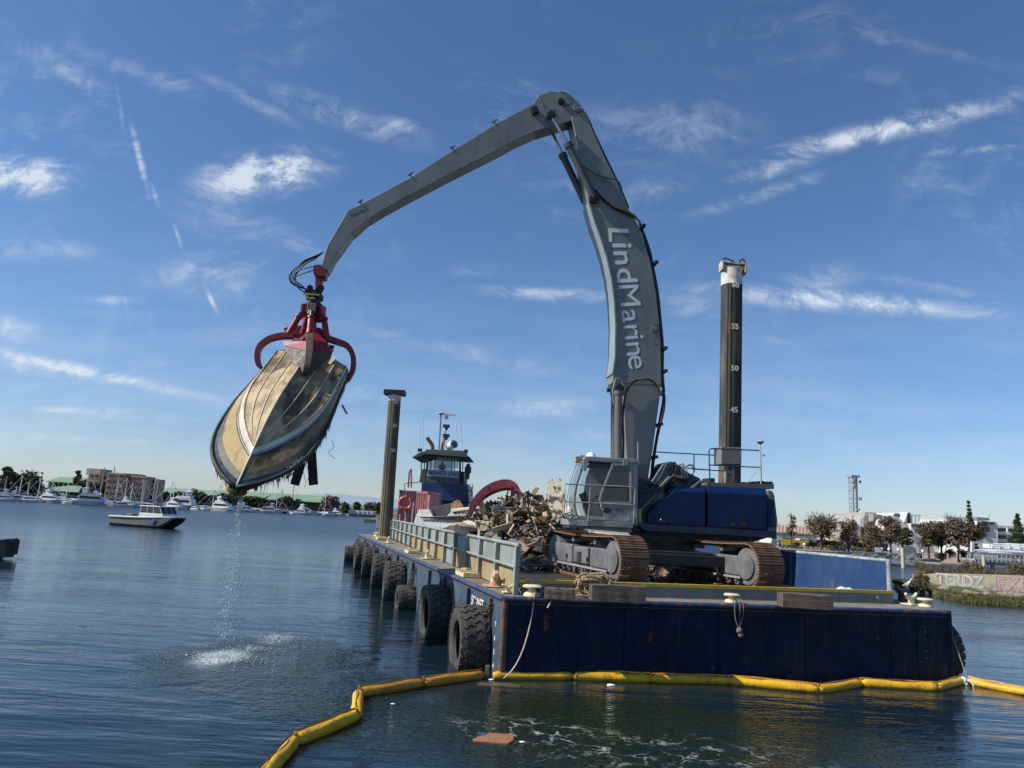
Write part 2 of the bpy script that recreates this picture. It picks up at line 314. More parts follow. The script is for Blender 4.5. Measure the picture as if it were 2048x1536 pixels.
# dented plating seams on the front
for a in (.55,2.95,5.4,7.8,10.3,11.1):
    q=MB().bar(B(a,-.004,-.2),B(a,-.004,F-.18),.03,.010,up=ub); bp('plate_seam',q,blue)
for b,w_ in ((.9,.1),(3.1,.14),(6.2,.14),(8.6,.14),(12,.14),(16,.14),(20,.14),(25,.14),(30,.14)):
    q=MB().bar(B(-.03,b,-.2),B(-.03,b,F-.16),w_,.05,up=vb); bp('fender_rib',q,bluew if b!=.9 else M('red_rib_paint',(.30,.06,.04),(.12,.05,.03),scale=4,rough=.7,rust=.3))
# port bulwark: plates, posts and two rails
bul=bp('port_bulwark',MB().cyl(B(.45,.45,F+1.12),B(1.75,34.5,F+1.12),.05,n=10),greyp,smooth=True)
def bw(b): return .45+1.3*(b-.45)/34
nb=17; bs=[.45+34.05*(i/nb) for i in range(nb+1)]
for i in range(nb+1):
    b=bs[i]; q=MB().bar(B(bw(b)-.06,b,F),B(bw(b)-.06,b,F+1.1),.09,.12,up=vb); o=q.build('post',greyp,bul)
    if i<nb:
        c=bs[i+1]; 
        for z0,z1,mt,nm in ((F+.62,F+1.08,greyp,'panel'),(F+.02,F+.6,ochre if i in(0,1,2,5,7,8) or i%3==0 else greyp,'panel')):
            q=MB(); p0=B(bw(b)+.01,b+.04); p1=B(bw(c)+.01,c-.04); nrm=ub*.03
            vs=[V((p.x,p.y,z))+n_ for n_ in(V((0,0,0)),nrm) for p,z in((p0,z0),(p1,z0),(p1,z1),(p0,z1))]
            q.add(vs,[(0,1,2,3),(7,6,5,4),(0,4,5,1),(1,5,6,2),(2,6,7,3),(3,7,4,0)]); q.build(nm,mt,bul)
q=MB().cyl(B(.37,.45,F+.62),B(1.67,34.5,F+.62),.038,n=8); q.build('rail',greyp,bul,smooth=True)
# starboard bulwark seen from inside
sbw=bp('starboard_bulwark',MB().cyl(B(BW-.45,1.5,F+1.15),B(BW-.6,35,F+1.15),.05,n=10),M('worn_white_rail',(.42,.45,.45),(.2,.25,.3),scale=3,rough=.6,rust=.2),smooth=True)
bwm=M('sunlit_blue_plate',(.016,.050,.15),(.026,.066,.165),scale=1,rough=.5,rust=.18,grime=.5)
for i in range(8):
    b0,b1=1.5+33.5*i/8,1.5+33.5*(i+1)/8
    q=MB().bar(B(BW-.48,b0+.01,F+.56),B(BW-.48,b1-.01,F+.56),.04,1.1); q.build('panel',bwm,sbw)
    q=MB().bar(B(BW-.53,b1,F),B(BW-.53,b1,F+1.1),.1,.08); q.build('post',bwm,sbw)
q=MB().cyl(B(BW-.5,1.45,F),B(BW-.5,1.45,F+1.2),.07,n=12); q.build('end_post',M('galvanised_post',(.33,.36,.37),(.2,.22,.22),scale=3,rough=.55,rust=.15),sbw,smooth=True)
# front coaming
cl0,cl1=B(.5,.62),B(BW-.5,1.35); cdn=(cl1-cl0).normalized(); cn=V((cdn.y,-cdn.x,0))
q=MB().bar(cl0+zz*.13,cl1+zz*.13,.10,.26); com=bp('coaming',q,greyc,bevel=.01)
q=MB().bar(cl0+zz*.295+cn*.004,cl1+zz*.295+cn*.004,.12,.08); q.build('yellow_stripe',yel,com)
for t_ in (.09,.3,.56,.83):
    p=cl0.lerp(cl1,t_)+cn*.055; MB().bar(p+zz*.0,p+zz*.25,.02,.012).build('plate_seam',greyc,com)
q=MB(); p=cl0.lerp(cl1,.943)+cn*.06+zz*.15; q.cyl(p,p+cn*.05,.05,n=10); q.build('ring_bolt',steel,com)
# bitts, cleats and bollards welded to the deck
def bollard(a,b,s=1.):
    p=B(a,b) if not isinstance(a,V) else a; q=MB().lathe([(0,0),(.26*s,0),(.26*s,.03),(.22*s,.10*s),(.13*s,.12*s),(.115*s,.16*s),(.12*s,.23*s),(.29*s,.25*s),(.30*s,.285*s),(.25*s,.32*s),(0,.33*s)],20,'Z',p); return bp('bollard',q,cream,smooth=True)
def horn(a,b,s=1.,ang=0.,mt=None):
    p=B(a,b) if not isinstance(a,V) else a; d=(vb*cos(ang)+ub*sin(ang)); q=MB()
    q.cyl(p,p+zz*.2*s,.10*s,.075*s,n=10)
    q.tube([p+zz*.16*s+d*(t*.33*s)+zz*(abs(t)**2*.16*s) for t in(-1,-.6,0,.6,1)],.07*s,n=8,rf=lambda t:.55+.45*sin(PI*t)); q.box(p+zz*.012,(.42*s,.42*s,.025),rz=a13)
    return bp('mooring_cleat',q,mt or cream,smooth=True)
bollard(.72,.18,.78); bollard(5.88,.20,.66); bollard(gz(1851,1213.5,F),0,.70); horn(gz(1823,1209.5,F),0,.95,1.2); bollard(.98,42-9,.7)
horn(.36,2.1,1.25,.2,M('rusted_cleat_paint',(.72,.66,.45),(.38,.13,.06),scale=4,rough=.6,rust=.4,rustc=(.34,.11,.05))); horn(.30,.72,.62,1.0); horn(.42,11.8,1.0,.2); horn(.5,23.5,1.,.2); horn(gz(1806,1203,F),0,1.45,1.1,M('dark_iron_cleat',(.05,.05,.055),(.1,.08,.06),scale=5,rough=.6,rust=.2)); horn(.6,29.5,1.,.2)
def hatch(a,b,s=1.):
    p=B(a,b); d0=bp('hatch_cover',MB().box(p+zz*.07,(.5*s,1.05*s,.13),rz=R(16)),cream,bevel=.01)
    for k in range(3): MB().box(p+zz*.155+vb*((k-1)*.3*s),(.56*s,.10,.045),rz=R(16)).build('hinge_strap',cream,d0)
    MB().box(p+zz*.18+vb*(.2),(.16,.5*s,.06),rz=R(22)).build('strongback',M('rusted_straps',(.45,.33,.16),(.2,.1,.05),scale=6,rough=.7,rust=.4),d0)
hatch(.33,4.9); hatch(.42,15.3); hatch(.6,27.5)
# the roller chock in the coaming
q=MB(); p=cl0.lerp(cl1,.035)+cn*.13+zz*.22; q.cyl(p-cdn*.16,p+cdn*.16,.085,n=14); q.ball(p-cdn*.2,.05); q.ball(p+cdn*.2,.05); q.bar(p-cdn*.17-zz*.27,p-cdn*.17,.04,.05); q.bar(p+cdn*.17-zz*.27,p+cdn*.17,.04,.05)
ro=bp('fairlead_roller',q,M('grey_roller',(.38,.38,.36),(.2,.18,.15),scale=6,rough=.45,rust=.2),smooth=True)
q=MB(); p2=p-cdn*.42-zz*.02; q.tube([p2+V((cos(t)*.06,0,sin(t)*.06)) for t in [i*PI/6 for i in range(12)]],.02,closed=True); q.bar(p2-zz*.05,p2-zz*.25+cdn*.12,.03,.03); q.build('ring_handle',steel,ro,smooth=True)
# lettering on the port side, next to the first tyre, and draught marks
white_paint=M('white_lettering',(.78,.77,.7),(.66,.64,.56),scale=8,rough=.6)
oo=text('lettering','SONNET',.36,white_paint,barge,Matrix.Translation(-BI)@frame(B(-.075,2.05,F-.42),-vb,zz),.002,bold=.004,sx=.85)
for k,(c,z) in enumerate((('7',1.15),('6',.85),('5',.55),('4',.25))):
    text('draught_mark',c,.16,white_paint,barge,Matrix.Translation(-BI)@frame(B(-.115,.16,z),-vb,zz),.002,bold=.004)
for z in (.9,.7,.42,.25): text('draught_mark','-',.14,white_paint,barge,Matrix.Translation(-BI)@frame(B(11.35,-.02,z+.35),ub,zz),.002)
# sign board at the far end of the bulwark
q=MB().bar(B(1.55,34.6,F+.1),B(1.55,34.6,F+1.35),.9,.05,up=vb); sg=bp('sign_board',q,M('sign_white',(.7,.7,.68),scale=3,rough=.5))
for i,s_ in enumerate(('KEEP','OFF','BARGE')): text('sign_lettering',s_,.26,M('sign_ink',(.03,.03,.04),rough=.6),sg,frame(B(1.5,34.45,F+1.15-.38*i),ub,zz),.003)
# ---- tyre fenders
def tyre_proto(r,wd):
    q=MB(); h=wd/2
    prof=[(r*.52,-h*.62),(r*.56,-h*.86),(r*.75,-h*1.0),(r*.90,-h*.96),(r*.955,-h*.86),(r*.965,0),(r*.955,h*.86),(r*.90,h*.96),(r*.75,h*1.),(r*.56,h*.86),(r*.52,h*.62),(r*.60,h*.5),(r*.86,h*.6),(r*.86,-h*.6),(r*.60,-h*.5),(r*.52,-h*.62)]
    q.lathe(prof,40,'X'); n=24
    for k in range(n):
        for sd in (-1,1):
            vs=[]; t0=2*PI*k/n+(0 if sd>0 else PI/n)
            for rr in (r*.94,r*1.0):
                for (y0,dt) in ((.0,.0),(.30,.07),(.62,-.05),(1.,.06)):
                    for e in (-.5,.5):
                        t=t0+dt+e*2*PI/n*.74; x=sd*(y0*h*.98+.012); rj=rr*(1-.035*(y0==1.)*(rr>r*.95)); vs.append((x,rj*cos(t),rj*sin(t)))
            fs=[]
            for j in range(3):
                a_=j*2; fs+=[(8+a_,8+a_+1,8+a_+3,8+a_+2),(a_,8+a_,8+a_+2,a_+2),(a_+1,a_+3,8+a_+3,8+a_+1)]
            fs+=[(0,1,9,8),(6,14,15,7)]; q.add(vs,fs)
    return q
def chain(path,parent,link=.11,r=.016):
    pts=[V(p) for p in path]; L=sum((pts[i+1]-pts[i]).length for i in range(len(pts)-1)); n=max(3,int(L/(link*.74))); q=MB()
    def pos(s):
        for i in range(len(pts)-1):
            l=(pts[i+1]-pts[i]).length
            if s<=l: return pts[i]+(pts[i+1]-pts[i])*(s/l),(pts[i+1]-pts[i])/l
            s-=l
        return pts[-1],(pts[-1]-pts[-2]).normalized()
    for k in range(n):
        c,d=pos(L*(k+.5)/n); x=d.orthogonal().normalized(); y=d.cross(x); x=x if k%2 else y
        q.tube([c+d*(cos(t)*link*.5)+x*(sin(t)*link*.3) for t in [i*PI/4 for i in range(8)]],r,n=5,closed=True)
    return q.build('chain',chainm,parent,smooth=True)
TY=[(941,1209,.86,.68,1.0,'largest black tyre fender, nearest the barge corner, its tread towards us'),(872,1169,.86,.64,1.0,'second tyre fender from the barge corner, tall and in dark shade'),(812,1170,.55,.62,.0,'small tyre fender hung clear above the water by two chains'),
 (790,1122,.86,.78,1,'fourth tyre fender from the corner, with deep tread, just beyond the small tyre'),(763,1107,.84,.74,1,'fifth tyre fender from the corner, below a chain'),(741,1093,.84,.72,1,'sixth tyre fender from the barge corner'),(724,1084,.84,.7,1,'seventh tyre fender, last but one at the far end'),(703,1092,.62,.8,1,'farthest tyre fender, at the far end of the barge')]
tp={}
wn_=V((-vb.y,vb.x,0)); wn_=wn_ if wn_.x<0 else -wn_       # outward normal of the port side
for k,(px,py,r,wd,sub,lb) in enumerate(TY):
    # where the ray of the tyre's top centre meets the plane half a tyre outboard of the wall
    d=ray(px,py); P0=C1+wn_*(wd/2+.04); tt=((P0-V((0,0,CAMH))).dot(wn_))/d.dot(wn_); P=V((0,0,CAMH))+d*tt
    key=(r,wd); 
    e=empty('tyre_fender',(P.x,P.y,P.z-r),math.atan2(wn_.y,wn_.x)+R(U(-5,5)),lb,'tyre fender','tyres hung along the port side of the barge')
    if key not in tp:
        o_=tyre_proto(r,wd).build('tyre',blackr,None,fix=True); tp[key]=o_.data; bpy.data.objects.remove(o_)
    o=bpy.data.objects.new('tyre',tp[key]); col.objects.link(o); o.parent=e; o.rotation_euler=(U(0,6),0,0)
    inv=(Matrix.Translation(e.location)@Matrix.Rotation(e.rotation_euler.z,4,'Z')).inverted()
    for sgn in ((-1,1) if k!=2 else (-1,.2)):
        top=C1+vb*((P-C1).dot(vb)+sgn*(r*.55+.25)+ (0 if k!=2 else .5))+wn_*.03; top.z=F-.28
        low=P+vb*(sgn*r*.5)+wn_*(-.1); low.z=P.z-r*.14 if k!=2 else P.z-.05
        mid=(top+low)/2-zz*.1
        chain([inv@top,inv@mid,inv@low],e,link=.15 if k<4 else .17,r=.02)
e=empty('tyre_fender',B(BW+.24,.9,F-1.15),a13,'tyre fender seen edge on at the far right corner of the barge','tyre fender','tyres hung along the starboard side of the barge')
o=bpy.data.objects.new('tyre',tp[(.86,.68)]); col.objects.link(o); o.parent=e
chain([(-.35,0,.95),(-.25,-.02,1.2)],e)
# ================================================================ SPUD PILES
def spud(name,foot,r,z1,col0,lab,cap,marks,zwhite,side):
    e=empty(name,(foot.x,foot.y,0),0,lab,'spud pile')
    q=MB().cyl((0,0,-3),(0,0,z1-zwhite),r,n=28); q.build('pile_shaft',col0,e,smooth=True)
    q=MB().cyl((0,0,z1-zwhite),(0,0,z1),r+.003,n=28); q.build('white_band',M('worn_white_band',(.74,.74,.72),(.45,.42,.36),scale=3,rough=.6,rust=.1),e,smooth=True)
    for k,a in enumerate((-2.25,-1.95,-.75)):
        MB().bar((cos(a)*(r+.01),sin(a)*(r+.01),0),(cos(a)*(r+.01),sin(a)*(r+.01),z1-zwhite),.05,.035,up=(cos(a),sin(a),0)).build('guide_bar',col0,e)
    f=V((-foot.x,-foot.y,0)).normalized(); 
    for z,s_ in marks:
        aa=math.atan2(f.y,f.x)+.35; n_=V((cos(aa),sin(aa),0)); x=V((-n_.y,n_.x,0)); text('depth_mark',s_,.30,white_paint,e,frame(n_*(r+.015)+zz*z,x,zz),.004,bold=.008)
    return e,r
spm=M('spud_steel_dark_and_rusty',(.035,.038,.036),(.13,.10,.06),scale=.9,rough=.75,bump=.008,bscale=8,rust=.12,stretch=(2.2,2.2,.35),rustc=(.15,.09,.045),fac=(.50,.62))
pR=at(1457,930,28.2); zt=at(1461,540,28.2).z
def zY(px,py,Y): return at(px,py,Y).z
e1,_=spud('spud_pile',pR,.42,zt,spm,'tall spud pile behind the crane with white top and numbers 60 to 45',None,[(zY(1466,577,28.2),'60'),(zY(1464,659,28.2),'55'),(zY(1462,741,28.2),'50'),(zY(1460,823,28.2),'45')],zt-zY(1461,572,28.2),0)
q=MB(); q.box((-.02,-.1,zt+.06),(.98,.25,.12),ry=R(2)); q.box((.48,-.1,zt-.02),(.08,.5,.34)); q.box((-.46,-.1,zt+.1),(.06,.5,.38)); q.box((0,-.1,zt+.2),(.95,.45,.03)); q.build('lifting_beam',M('dirty_white_beam',(.6,.56,.5),(.3,.22,.15),scale=3,rough=.6,rust=.3),e1)
q=MB(); q.tube(spline([(-.42,-.2,zt+.2),(-.4,-.2,zt+.4),(-.05,-.2,zt+.33),(.15,-.2,zt+.2),(.35,-.2,zt+.42),(.46,-.2,zt+.3),(.42,-.2,zt+.15),(.28,-.2,zt+.24)]),.035); q.build('wire_sling',blackr,e1,smooth=True)
pL=at(777,1000,47.); zl=at(793,790,47.).z
spm2=M('spud_steel_brown',(.17,.14,.09),(.07,.06,.05),scale=.8,rough=.8,bump=.01,bscale=8,rust=.34,stretch=(2.2,2.2,.35),rustc=(.15,.09,.045))
e2,_=spud('spud_pile',pL,.41,zl,spm2,'brown spud pile with black flat cap standing left of the red container',None,[(zY(792,806,47),'65'),(zY(790,853,47),'55'),(zY(787,902,47),'50')],.42,0)
e2.rotation_euler=(0,R(-.9),0); e1.rotation_euler=(0,R(.45),0)
q=MB().box((0,0,zl+.13),(1.36,1.0,.3)); q.build('cap_beam',M('black_cap_steel',(.012,.012,.013),rough=.5),e2,bevel=.02)
# ================================================================ ON DECK, FRONT
wood=M('weathered_timber',(.15,.115,.085),(.07,.055,.045),scale=2,rough=.85,bump=.02,bscale=10,stretch=(.5,6,6))
def timber(c0,c1,h,d,lab,mat=wood,z=F):
    p0,p1=V(c0),V(c1); e=tag(MB().add([],[]).build('timber_block',mat),lab,'timber block','timber blocks on the front deck')
    me=e.data; q=MB(); L=(p1-p0).length; n=7; secs=[]
    for i in range(n+1):
        x=-L/2+L*i/n; j=lambda:rnd.uniform(-.012,.012); secs.append([(x,-d/2+j(),.0),(x,d/2+j(),.0),(x,d/2+j(),h+j()),(x,d/4+j(),h+j()),(x,-d/4+j(),h+j()*2),(x,-d/2+j(),h+j())])
    q.loft(secs); me.from_pydata(q.v,[],q.f); 
    b=bmesh.new(); b.from_mesh(me); bmesh.ops.recalc_face_normals(b,faces=b.faces); b.to_mesh(me); b.free()
    dd=p1-p0; e.location=((p0.x+p1.x)/2,(p0.y+p1.y)/2,z); e.rotation_euler=(0,0,math.atan2(dd.y,dd.x)); return e
g=lambda x,y: gz(x,y,F)
timber(g(1180,1200),g(1287,1205),.36,.35,'dark squared timber block beside the rope coil under the left track')
timber(g(1088,1196),g(1150,1200),.24,.3,'low dark timber lying left of the rope coil')
timber(g(1560,1212),g(1660,1218),.32,.42,'split grey timber block on the deck edge at the right')
ropem=M('straw_coloured_rope',(.42,.33,.20),(.22,.16,.09),scale=14,rough=.9,bump=.02,bscale=60)
def twist(pts,r,name,mat,parent=None,turns=7.,strands=3):
    pts=[V(p) for p in pts]; q=MB(); s=0; ph=[]
    for i,p in enumerate(pts):
        if i: s+=(p-pts[i-1]).length
        ph.append(s)
    for k in range(strands):
        ps=[]
        for i,p in enumerate(pts):
            a=pts[max(0,i-1)]; b=pts[min(len(pts)-1,i+1)]; z=(b-a).normalized(); x=z.cross(V((0,.31,.95))); x=x.normalized() if x.length>.01 else V((1,0,0)); y=z.cross(x)
            t=ph[i]*turns/(r*10)*1.2+2*PI*k/strands; ps.append(p+(x*cos(t)+y*sin(t))*r*.55)
        q.tube(ps,r*.62,n=5)
    return q.build(name,mat,parent,smooth='all')
rc=gz(1185,1194,F); rc.z=F
pts=[]
for k in range(12):
    aa=rnd.uniform(.18,.42); bb=rnd.uniform(.08,.24); cx=rnd.uniform(-.18,.18); cz=.30+rnd.uniform(-.16,.16); tl=rnd.uniform(-.5,.5)
    for j in range(12):
        t=2*PI*j/12; x_,z_=aa*cos(t),bb*sin(t); pts.append((cx+x_*cos(tl)-z_*sin(tl),-.2+.035*k+.10*sin(t+k)+rnd.uniform(-.03,.03),max(.05,cz+x_*sin(tl)*.5+z_*cos(tl)+rnd.uniform(-.02,.02))))
pts+= [(.4,-.25,.15),(.62,-.3,.06),(.55,-.35,.05),(.1,-.4,.05),(-.45,-.36,.05),(-.85,-.3,.05),(-.95,-.22,.05),(-.6,-.2,.05),(0,-.24,.06),(.5,-.22,.1),(.3,-.3,.14),(-.2,-.28,.1)]
rope=twist(spline(pts,4),.042,'rope_coil',ropem); rope.location=rc; rope.rotation_euler=(0,0,R(6)); rope.scale=(.88,.88,.88); tag(rope,'heap of straw coloured rope piled on the front deck','rope')
# mooring line from the corner bollard down to the water, with its tail
q=MB(); b0=B(.72,-.02,F+.12); b1=B(.05,-.16,.06)
q.tube([b0.lerp(b1,t)-V((0,0,.30*4*t*(1-t)))+ub*(.18*4*t*(1-t)*.6) for t in [i/20 for i in range(21)]],.016,n=6); q.tube(spline([B(.95,.1,F+.12),B(1.08,0,F+.14),B(1.1,-.1,F-.02),B(1.0,-.12,F-.22)]),.018,n=6)
tag(q.build('mooring_line',M('off_white_line',(.62,.52,.46),(.5,.4,.34),scale=12,rough=.8),smooth=True),'thin off white line tied from the corner bollard down to the yellow boom','rope')
q=MB(); p=B(5.88,.0,F+.12)
for dx,dl in ((-.1,.62),(.1,.55),(.02,.7)): q.tube(spline([p+ub*dx,B(5.88,-.1,F-.05)+ub*(dx*1.2),B(5.88,-.1,F-.35)+ub*(dx*.9),B(5.88,-.11,F-dl)]),.014,n=5)
q.ball(B(5.88,-.12,F-.62),.08); q.ball(B(5.92,-.12,F-.72),.07)
tag(q.build('knotted_rope',M('dark_brown_rope',(.12,.10,.085),(.2,.17,.14),scale=14,rough=.9),smooth=True),'dark knotted rope loop hanging over the edge from the middle bollard','rope')
q=MB(); p0=B(BW+.05,.1,F-.35); p1=B(BW+.25,-.2,.15); q.tube([p0.lerp(p1,i/8) for i in range(9)],.012,n=5)
tag(q.build('mooring_line',M('grey_line',(.3,.3,.3),rough=.8),smooth=True),'thin grey line at the right corner running down to the boom knot','rope')
# coil of rope over the far bulwark
q=MB()
for k in range(7):
    a=U(.18,.3); p=B(bw(26.8)+U(-.05,.05),26.8+k*.05,F+.75); q.tube([p+vb*(a*cos(t))+zz*(1.6*a*sin(t))+ub*U(-.02,.02) for t in [i*PI/8 for i in range(16)]],.04,n=5,closed=True)
tag(q.build('rope_coil',M('old_tan_rope',(.16,.13,.09),(.09,.07,.05),scale=10,rough=.9),smooth=True),'old brown rope coil hung over the bulwark near the red container','rope')
# white lump and rag beside the coaming
def lump(name,c,r,sc3,mat,lab,cat,seed=1,n=14,m=9,amp=.25,flat=False):
    q=MB().ball((0,0,0),r,n,m,sc3); q.v=[tuple(V(p)*(1+amp*mnoise.noise(V(p)*(1.6/r)+V((seed*7.1,0,0))))) for p in q.v]
    o=q.build(name,mat,smooth=True if not flat else False); o.location=c; return tag(o,lab,cat)
lump('rag',B(10.45,1.75,F+.16),.26,(1.3,.5,.75),M('white_rag',(.7,.7,.68),rough=.8),'white rag heaped just behind the yellow stripe at the right','rag',3)
# ================================================================ CRANE: tracked material handler
YAW=R(7); SX=V((5.75,25.9,F)); Fd=V((-cos(YAW),-sin(YAW),0)); Ld=V((sin(YAW),-cos(YAW),0))
exc=empty('crane_excavator',SX,math.atan2(Fd.y,Fd.x),'big tracked crane excavator with blue housing, grey cab and tall grey lettered boom','excavator')
EXI=(Matrix.Translation(SX)@Matrix.Rotation(exc.rotation_euler.z,4,'Z')).inverted()
def EX(px,py,yl):
    d=ray(px,py); P0=SX+Ld*yl; t=((P0-V((0,0,CAMH))).dot(Ld))/d.dot(Ld); P=V((0,0,CAMH))+d*t-SX; return (P.dot(Fd),P.z)
def E3(px,py,yl): x,z=EX(px,py,yl); return V((x,yl,z))
def plate(poly,y0,y1,yref=None):
    """outline traced at y=yref, extruded from y0 to y1"""
    yr=y1 if yref is None else yref; pts=[EX(x,y,yr) for x,y in poly]
    return MB().prism(pts,lambda p,q:V((p,y0,q)),lambda p,q:V((p,y1,q)))
navy=M('crane_navy_paint',(.0018,.012,.056),(.003,.018,.072),scale=1.1,rough=.4,grime=.35,spec=.22,bump=.002,bscale=4)
navyd=M('dark_blue_steel',(.012,.028,.06),(.03,.045,.07),scale=3,rough=.5,grime=.3)
boomg=M('boom_grey_paint',(.175,.185,.170),(.225,.235,.215),scale=.5,rough=.45,bump=.004,bscale=4,grime=.34,rust=.05)
flange=M('boom_flange_lit_grey',(.24,.27,.27),(.30,.33,.33),scale=.7,rough=.45)  # lighter than the boom paint: sunlight put into the flange grey
blk=M('black_machinery',(.012,.012,.013),(.03,.028,.026),scale=5,rough=.55)
cabg=M('cab_grey_paint',(.23,.24,.225),(.30,.31,.29),scale=1.3,rough=.4,grime=.15)
trackm=M('rusty_track_steel',(.27,.155,.085),(.14,.085,.055),scale=5,rough=.72,bump=.008,bscale=18,rust=.2,rustc=(.2,.1,.05))
tfm=M('track_frame_grey',(.16,.165,.17),(.10,.10,.105),scale=1.5,rough=.6,grime=.4)
glassm=bpy.data.materials.new('tinted_glass'); glassm.use_nodes=True; _t=NT(glassm.node_tree); _g=_t.new('ShaderNodeBsdfGlossy'); _g.inputs['Roughness'].default_value=.03; _tr=_t.new('ShaderNodeBsdfTransparent'); _tr.inputs[0].default_value=(.62,.68,.68,1); _mx=_t.new('ShaderNodeMixShader'); _fr=_t.new('ShaderNodeFresnel'); _fr.inputs[0].default_value=1.5; _t.l.new(_fr.outputs[0],_mx.inputs[0]); _t.l.new(_tr.outputs[0],_mx.inputs[1]); _t.l.new(_g.outputs[0],_mx.inputs[2]); _t.l.new(_mx.outputs[0],_t.n['Material Output'].inputs[0])
# ---- undercarriage
TA=R(18); tdir=V((-sin(TA),cos(TA),0)); tside=V((cos(TA),sin(TA),0))
def track(center,lab):
    # own frame: X away from camera along the track, Y to its left, Z up
    hl,rr,wd=2.75,.60,.90
    te=MB(); te.box((0,0,.68),(4.5,.40,.56)); 
    o=te.build('crawler_track',tfm,exc,bevel=.03); M_=EXI@Matrix.Translation(center)@Matrix.Rotation(math.atan2(tdir.y,tdir.x),4,'Z'); o.matrix_local=M_
    # outer cover boxes, wheels, rollers
    for x,L_,h_ in ((-1.45,1.25,.58),(-.1,1.15,.52),(1.3,1.45,.60)):
        q=MB().box((x,.30,.70),(L_,.24,h_)); q.build('frame_cover',tfm,o,bevel=.04)
    q=MB().box((-.05,.36,.36),(4.1,.2,.06)); q.build('frame_ledge',M('pale_ledge',(.28,.28,.28),scale=2,rough=.5),o)
    for sx_ in (-1,1):
        q=MB().cyl((sx_*(hl-.47),-.27,.71),(sx_*(hl-.47),.34,.71),.54,n=28); q.cyl((sx_*(hl-.47),.34,.71),(sx_*(hl-.47),.40,.71),.38,n=24); q.build('idler_wheel',tfm,o,smooth=True)
    for k in range(9):
        x=-1.8+3.6*k/8; q=MB().cyl((x,-.2,.27),(x,.36,.27),.135,n=12); q.ball((x,.36,.27),.07,8,4); q.build('track_roller',M('worn_roller',(.2,.18,.17),(.07,.06,.06),scale=5,rough=.5,metal=.3),o,smooth=True)
    for x in (-.9,.8): q=MB().cyl((x,-.15,1.18),(x,.3,1.18),.1,n=10); q.build('carrier_roller',tfm,o,smooth=True)
    for x in (-.25,.35): MB().add([(x-.12,.37,.36),(x+.12,.37,.36),(x+.05,.37,.12),(x-.05,.37,.12),(x-.12,.42,.36),(x+.12,.42,.36),(x+.05,.42,.12),(x-.05,.42,.12)],[(0,1,2,3),(4,7,6,5),(0,3,7,4),(1,5,6,2),(3,2,6,7)]).build('track_guard',tfm,o)
    q=MB()
    for k in range(5): q.box((-.05,.44,.48+.075*k),(.3,.04,.03))
    q.build('step',blk,o)
    for x in (-.7,.95): q=MB().cyl((x,.43,.62),(x,.46,.62),.06,n=10); q.bar((x,.45,.6),(x+.02,.45,.4),.02,.02); q.build('tie_ring',blk,o)
    # shoes around the loop, with sag on top
    P=[]; top=1.36; bot=.06
    L1=2*(hl-.45); r0=(top-bot)/2
    per=2*L1+2*PI*r0; n=54
    for k in range(n):
        s=per*k/n
        if s<L1: x=-L1/2+s; z=bot; a=0
        elif s<L1+PI*r0: t=(s-L1)/r0; x=L1/2+r0*sin(t)*1.0; z=bot+r0-r0*cos(t); a=-t
        elif s<2*L1+PI*r0: u_=s-L1-PI*r0; x=L1/2-u_; z=top-.06*sin(PI*u_/L1); a=PI
        else: t=(s-2*L1-PI*r0)/r0; x=-L1/2-r0*sin(t); z=bot+r0+r0*cos(t); a=PI-t
        P.append((x,z,a))
    pitch=per/n
    sm=MB(); sm.box((0,0,-.012),(pitch*.93,wd,.028)); 
    for xx in (-.32,0,.32): sm.box((xx*pitch,0,-.045),(.022,wd,.05))
    for yy in (-.08,.08): sm.box((.16*pitch,yy,-.03),(.03,.035,.03))
    sm.box((0,-.1,.05),(pitch*.8,.05,.09)); sm.box((0,.1,.05),(pitch*.8,.05,.09))
    s0=sm.build('track_shoe',trackm,o,bevel=0); me=s0.data
    for k,(x,z,a) in enumerate(P):
        s_=s0 if k==0 else bpy.data.objects.new('track_shoe',me)
        if k: col.objects.link(s_); s_.parent=o
        s_.location=(x,0,z); s_.rotation_euler=(0,a,0)
    return o
LT=gz(1243,1170,F); LT.z=F; LT=LT+tdir*2.2
RT=LT+tside*4.15-tdir*.62
track(LT,''); track(RT,'')
q=MB(); cc=(LT+RT)/2
q.X=EXI; q.bar(LT+tside*.3+zz*.75,RT-tside*.3+zz*.75,1.5,.45); q.bar(LT+tside*.3+zz*.75-tdir*1.3,RT-tside*.3+zz*.75-tdir*1.1,.4,.32); q.bar(LT+tside*.3+zz*.75+tdir*1.3,RT-tside*.3+zz*.75+tdir*1.1,.4,.32); q.X=None
q.build('car_body',blk,exc,bevel=.02)
MB().cyl((0,0,.95),(0,0,1.42),.95,n=32).build('slew_ring',blk,exc,smooth=True)
# ---- upper frame and housing
NY=1.55
zb=EX(1400,1064,NY)[1]
def xz(px,py,yl=NY): return EX(px,py,yl)
q=plate([(1270,1044),(1290,1062),(1556,1077),(1554,1062),(1300,1046)],-NY+.05,NY-.04,NY); q.build('chassis_skirt',navyd,exc,bevel=.02)
q=plate([(1272,1052),(1540,1074),(1500,1086),(1300,1083)],-.9,.9,.9); q.build('chassis_frame',blk,exc)
def chamfer(poly_px,top_px,ynear,yfar,name,mat,ch=.26):
    # side face traced at ynear; top edge points move inboard by ch
    pts=[xz(*p) for p in poly_px]; tp_=[xz(p[0],p[1],ynear-ch) for p in top_px]
    q=MB(); n=len(pts); m=len(tp_)
    # pts ordered: bottom-left ... up the left ... [top left .. top right] ... bottom-right ; last m of them match top_px
    return pts,tp_
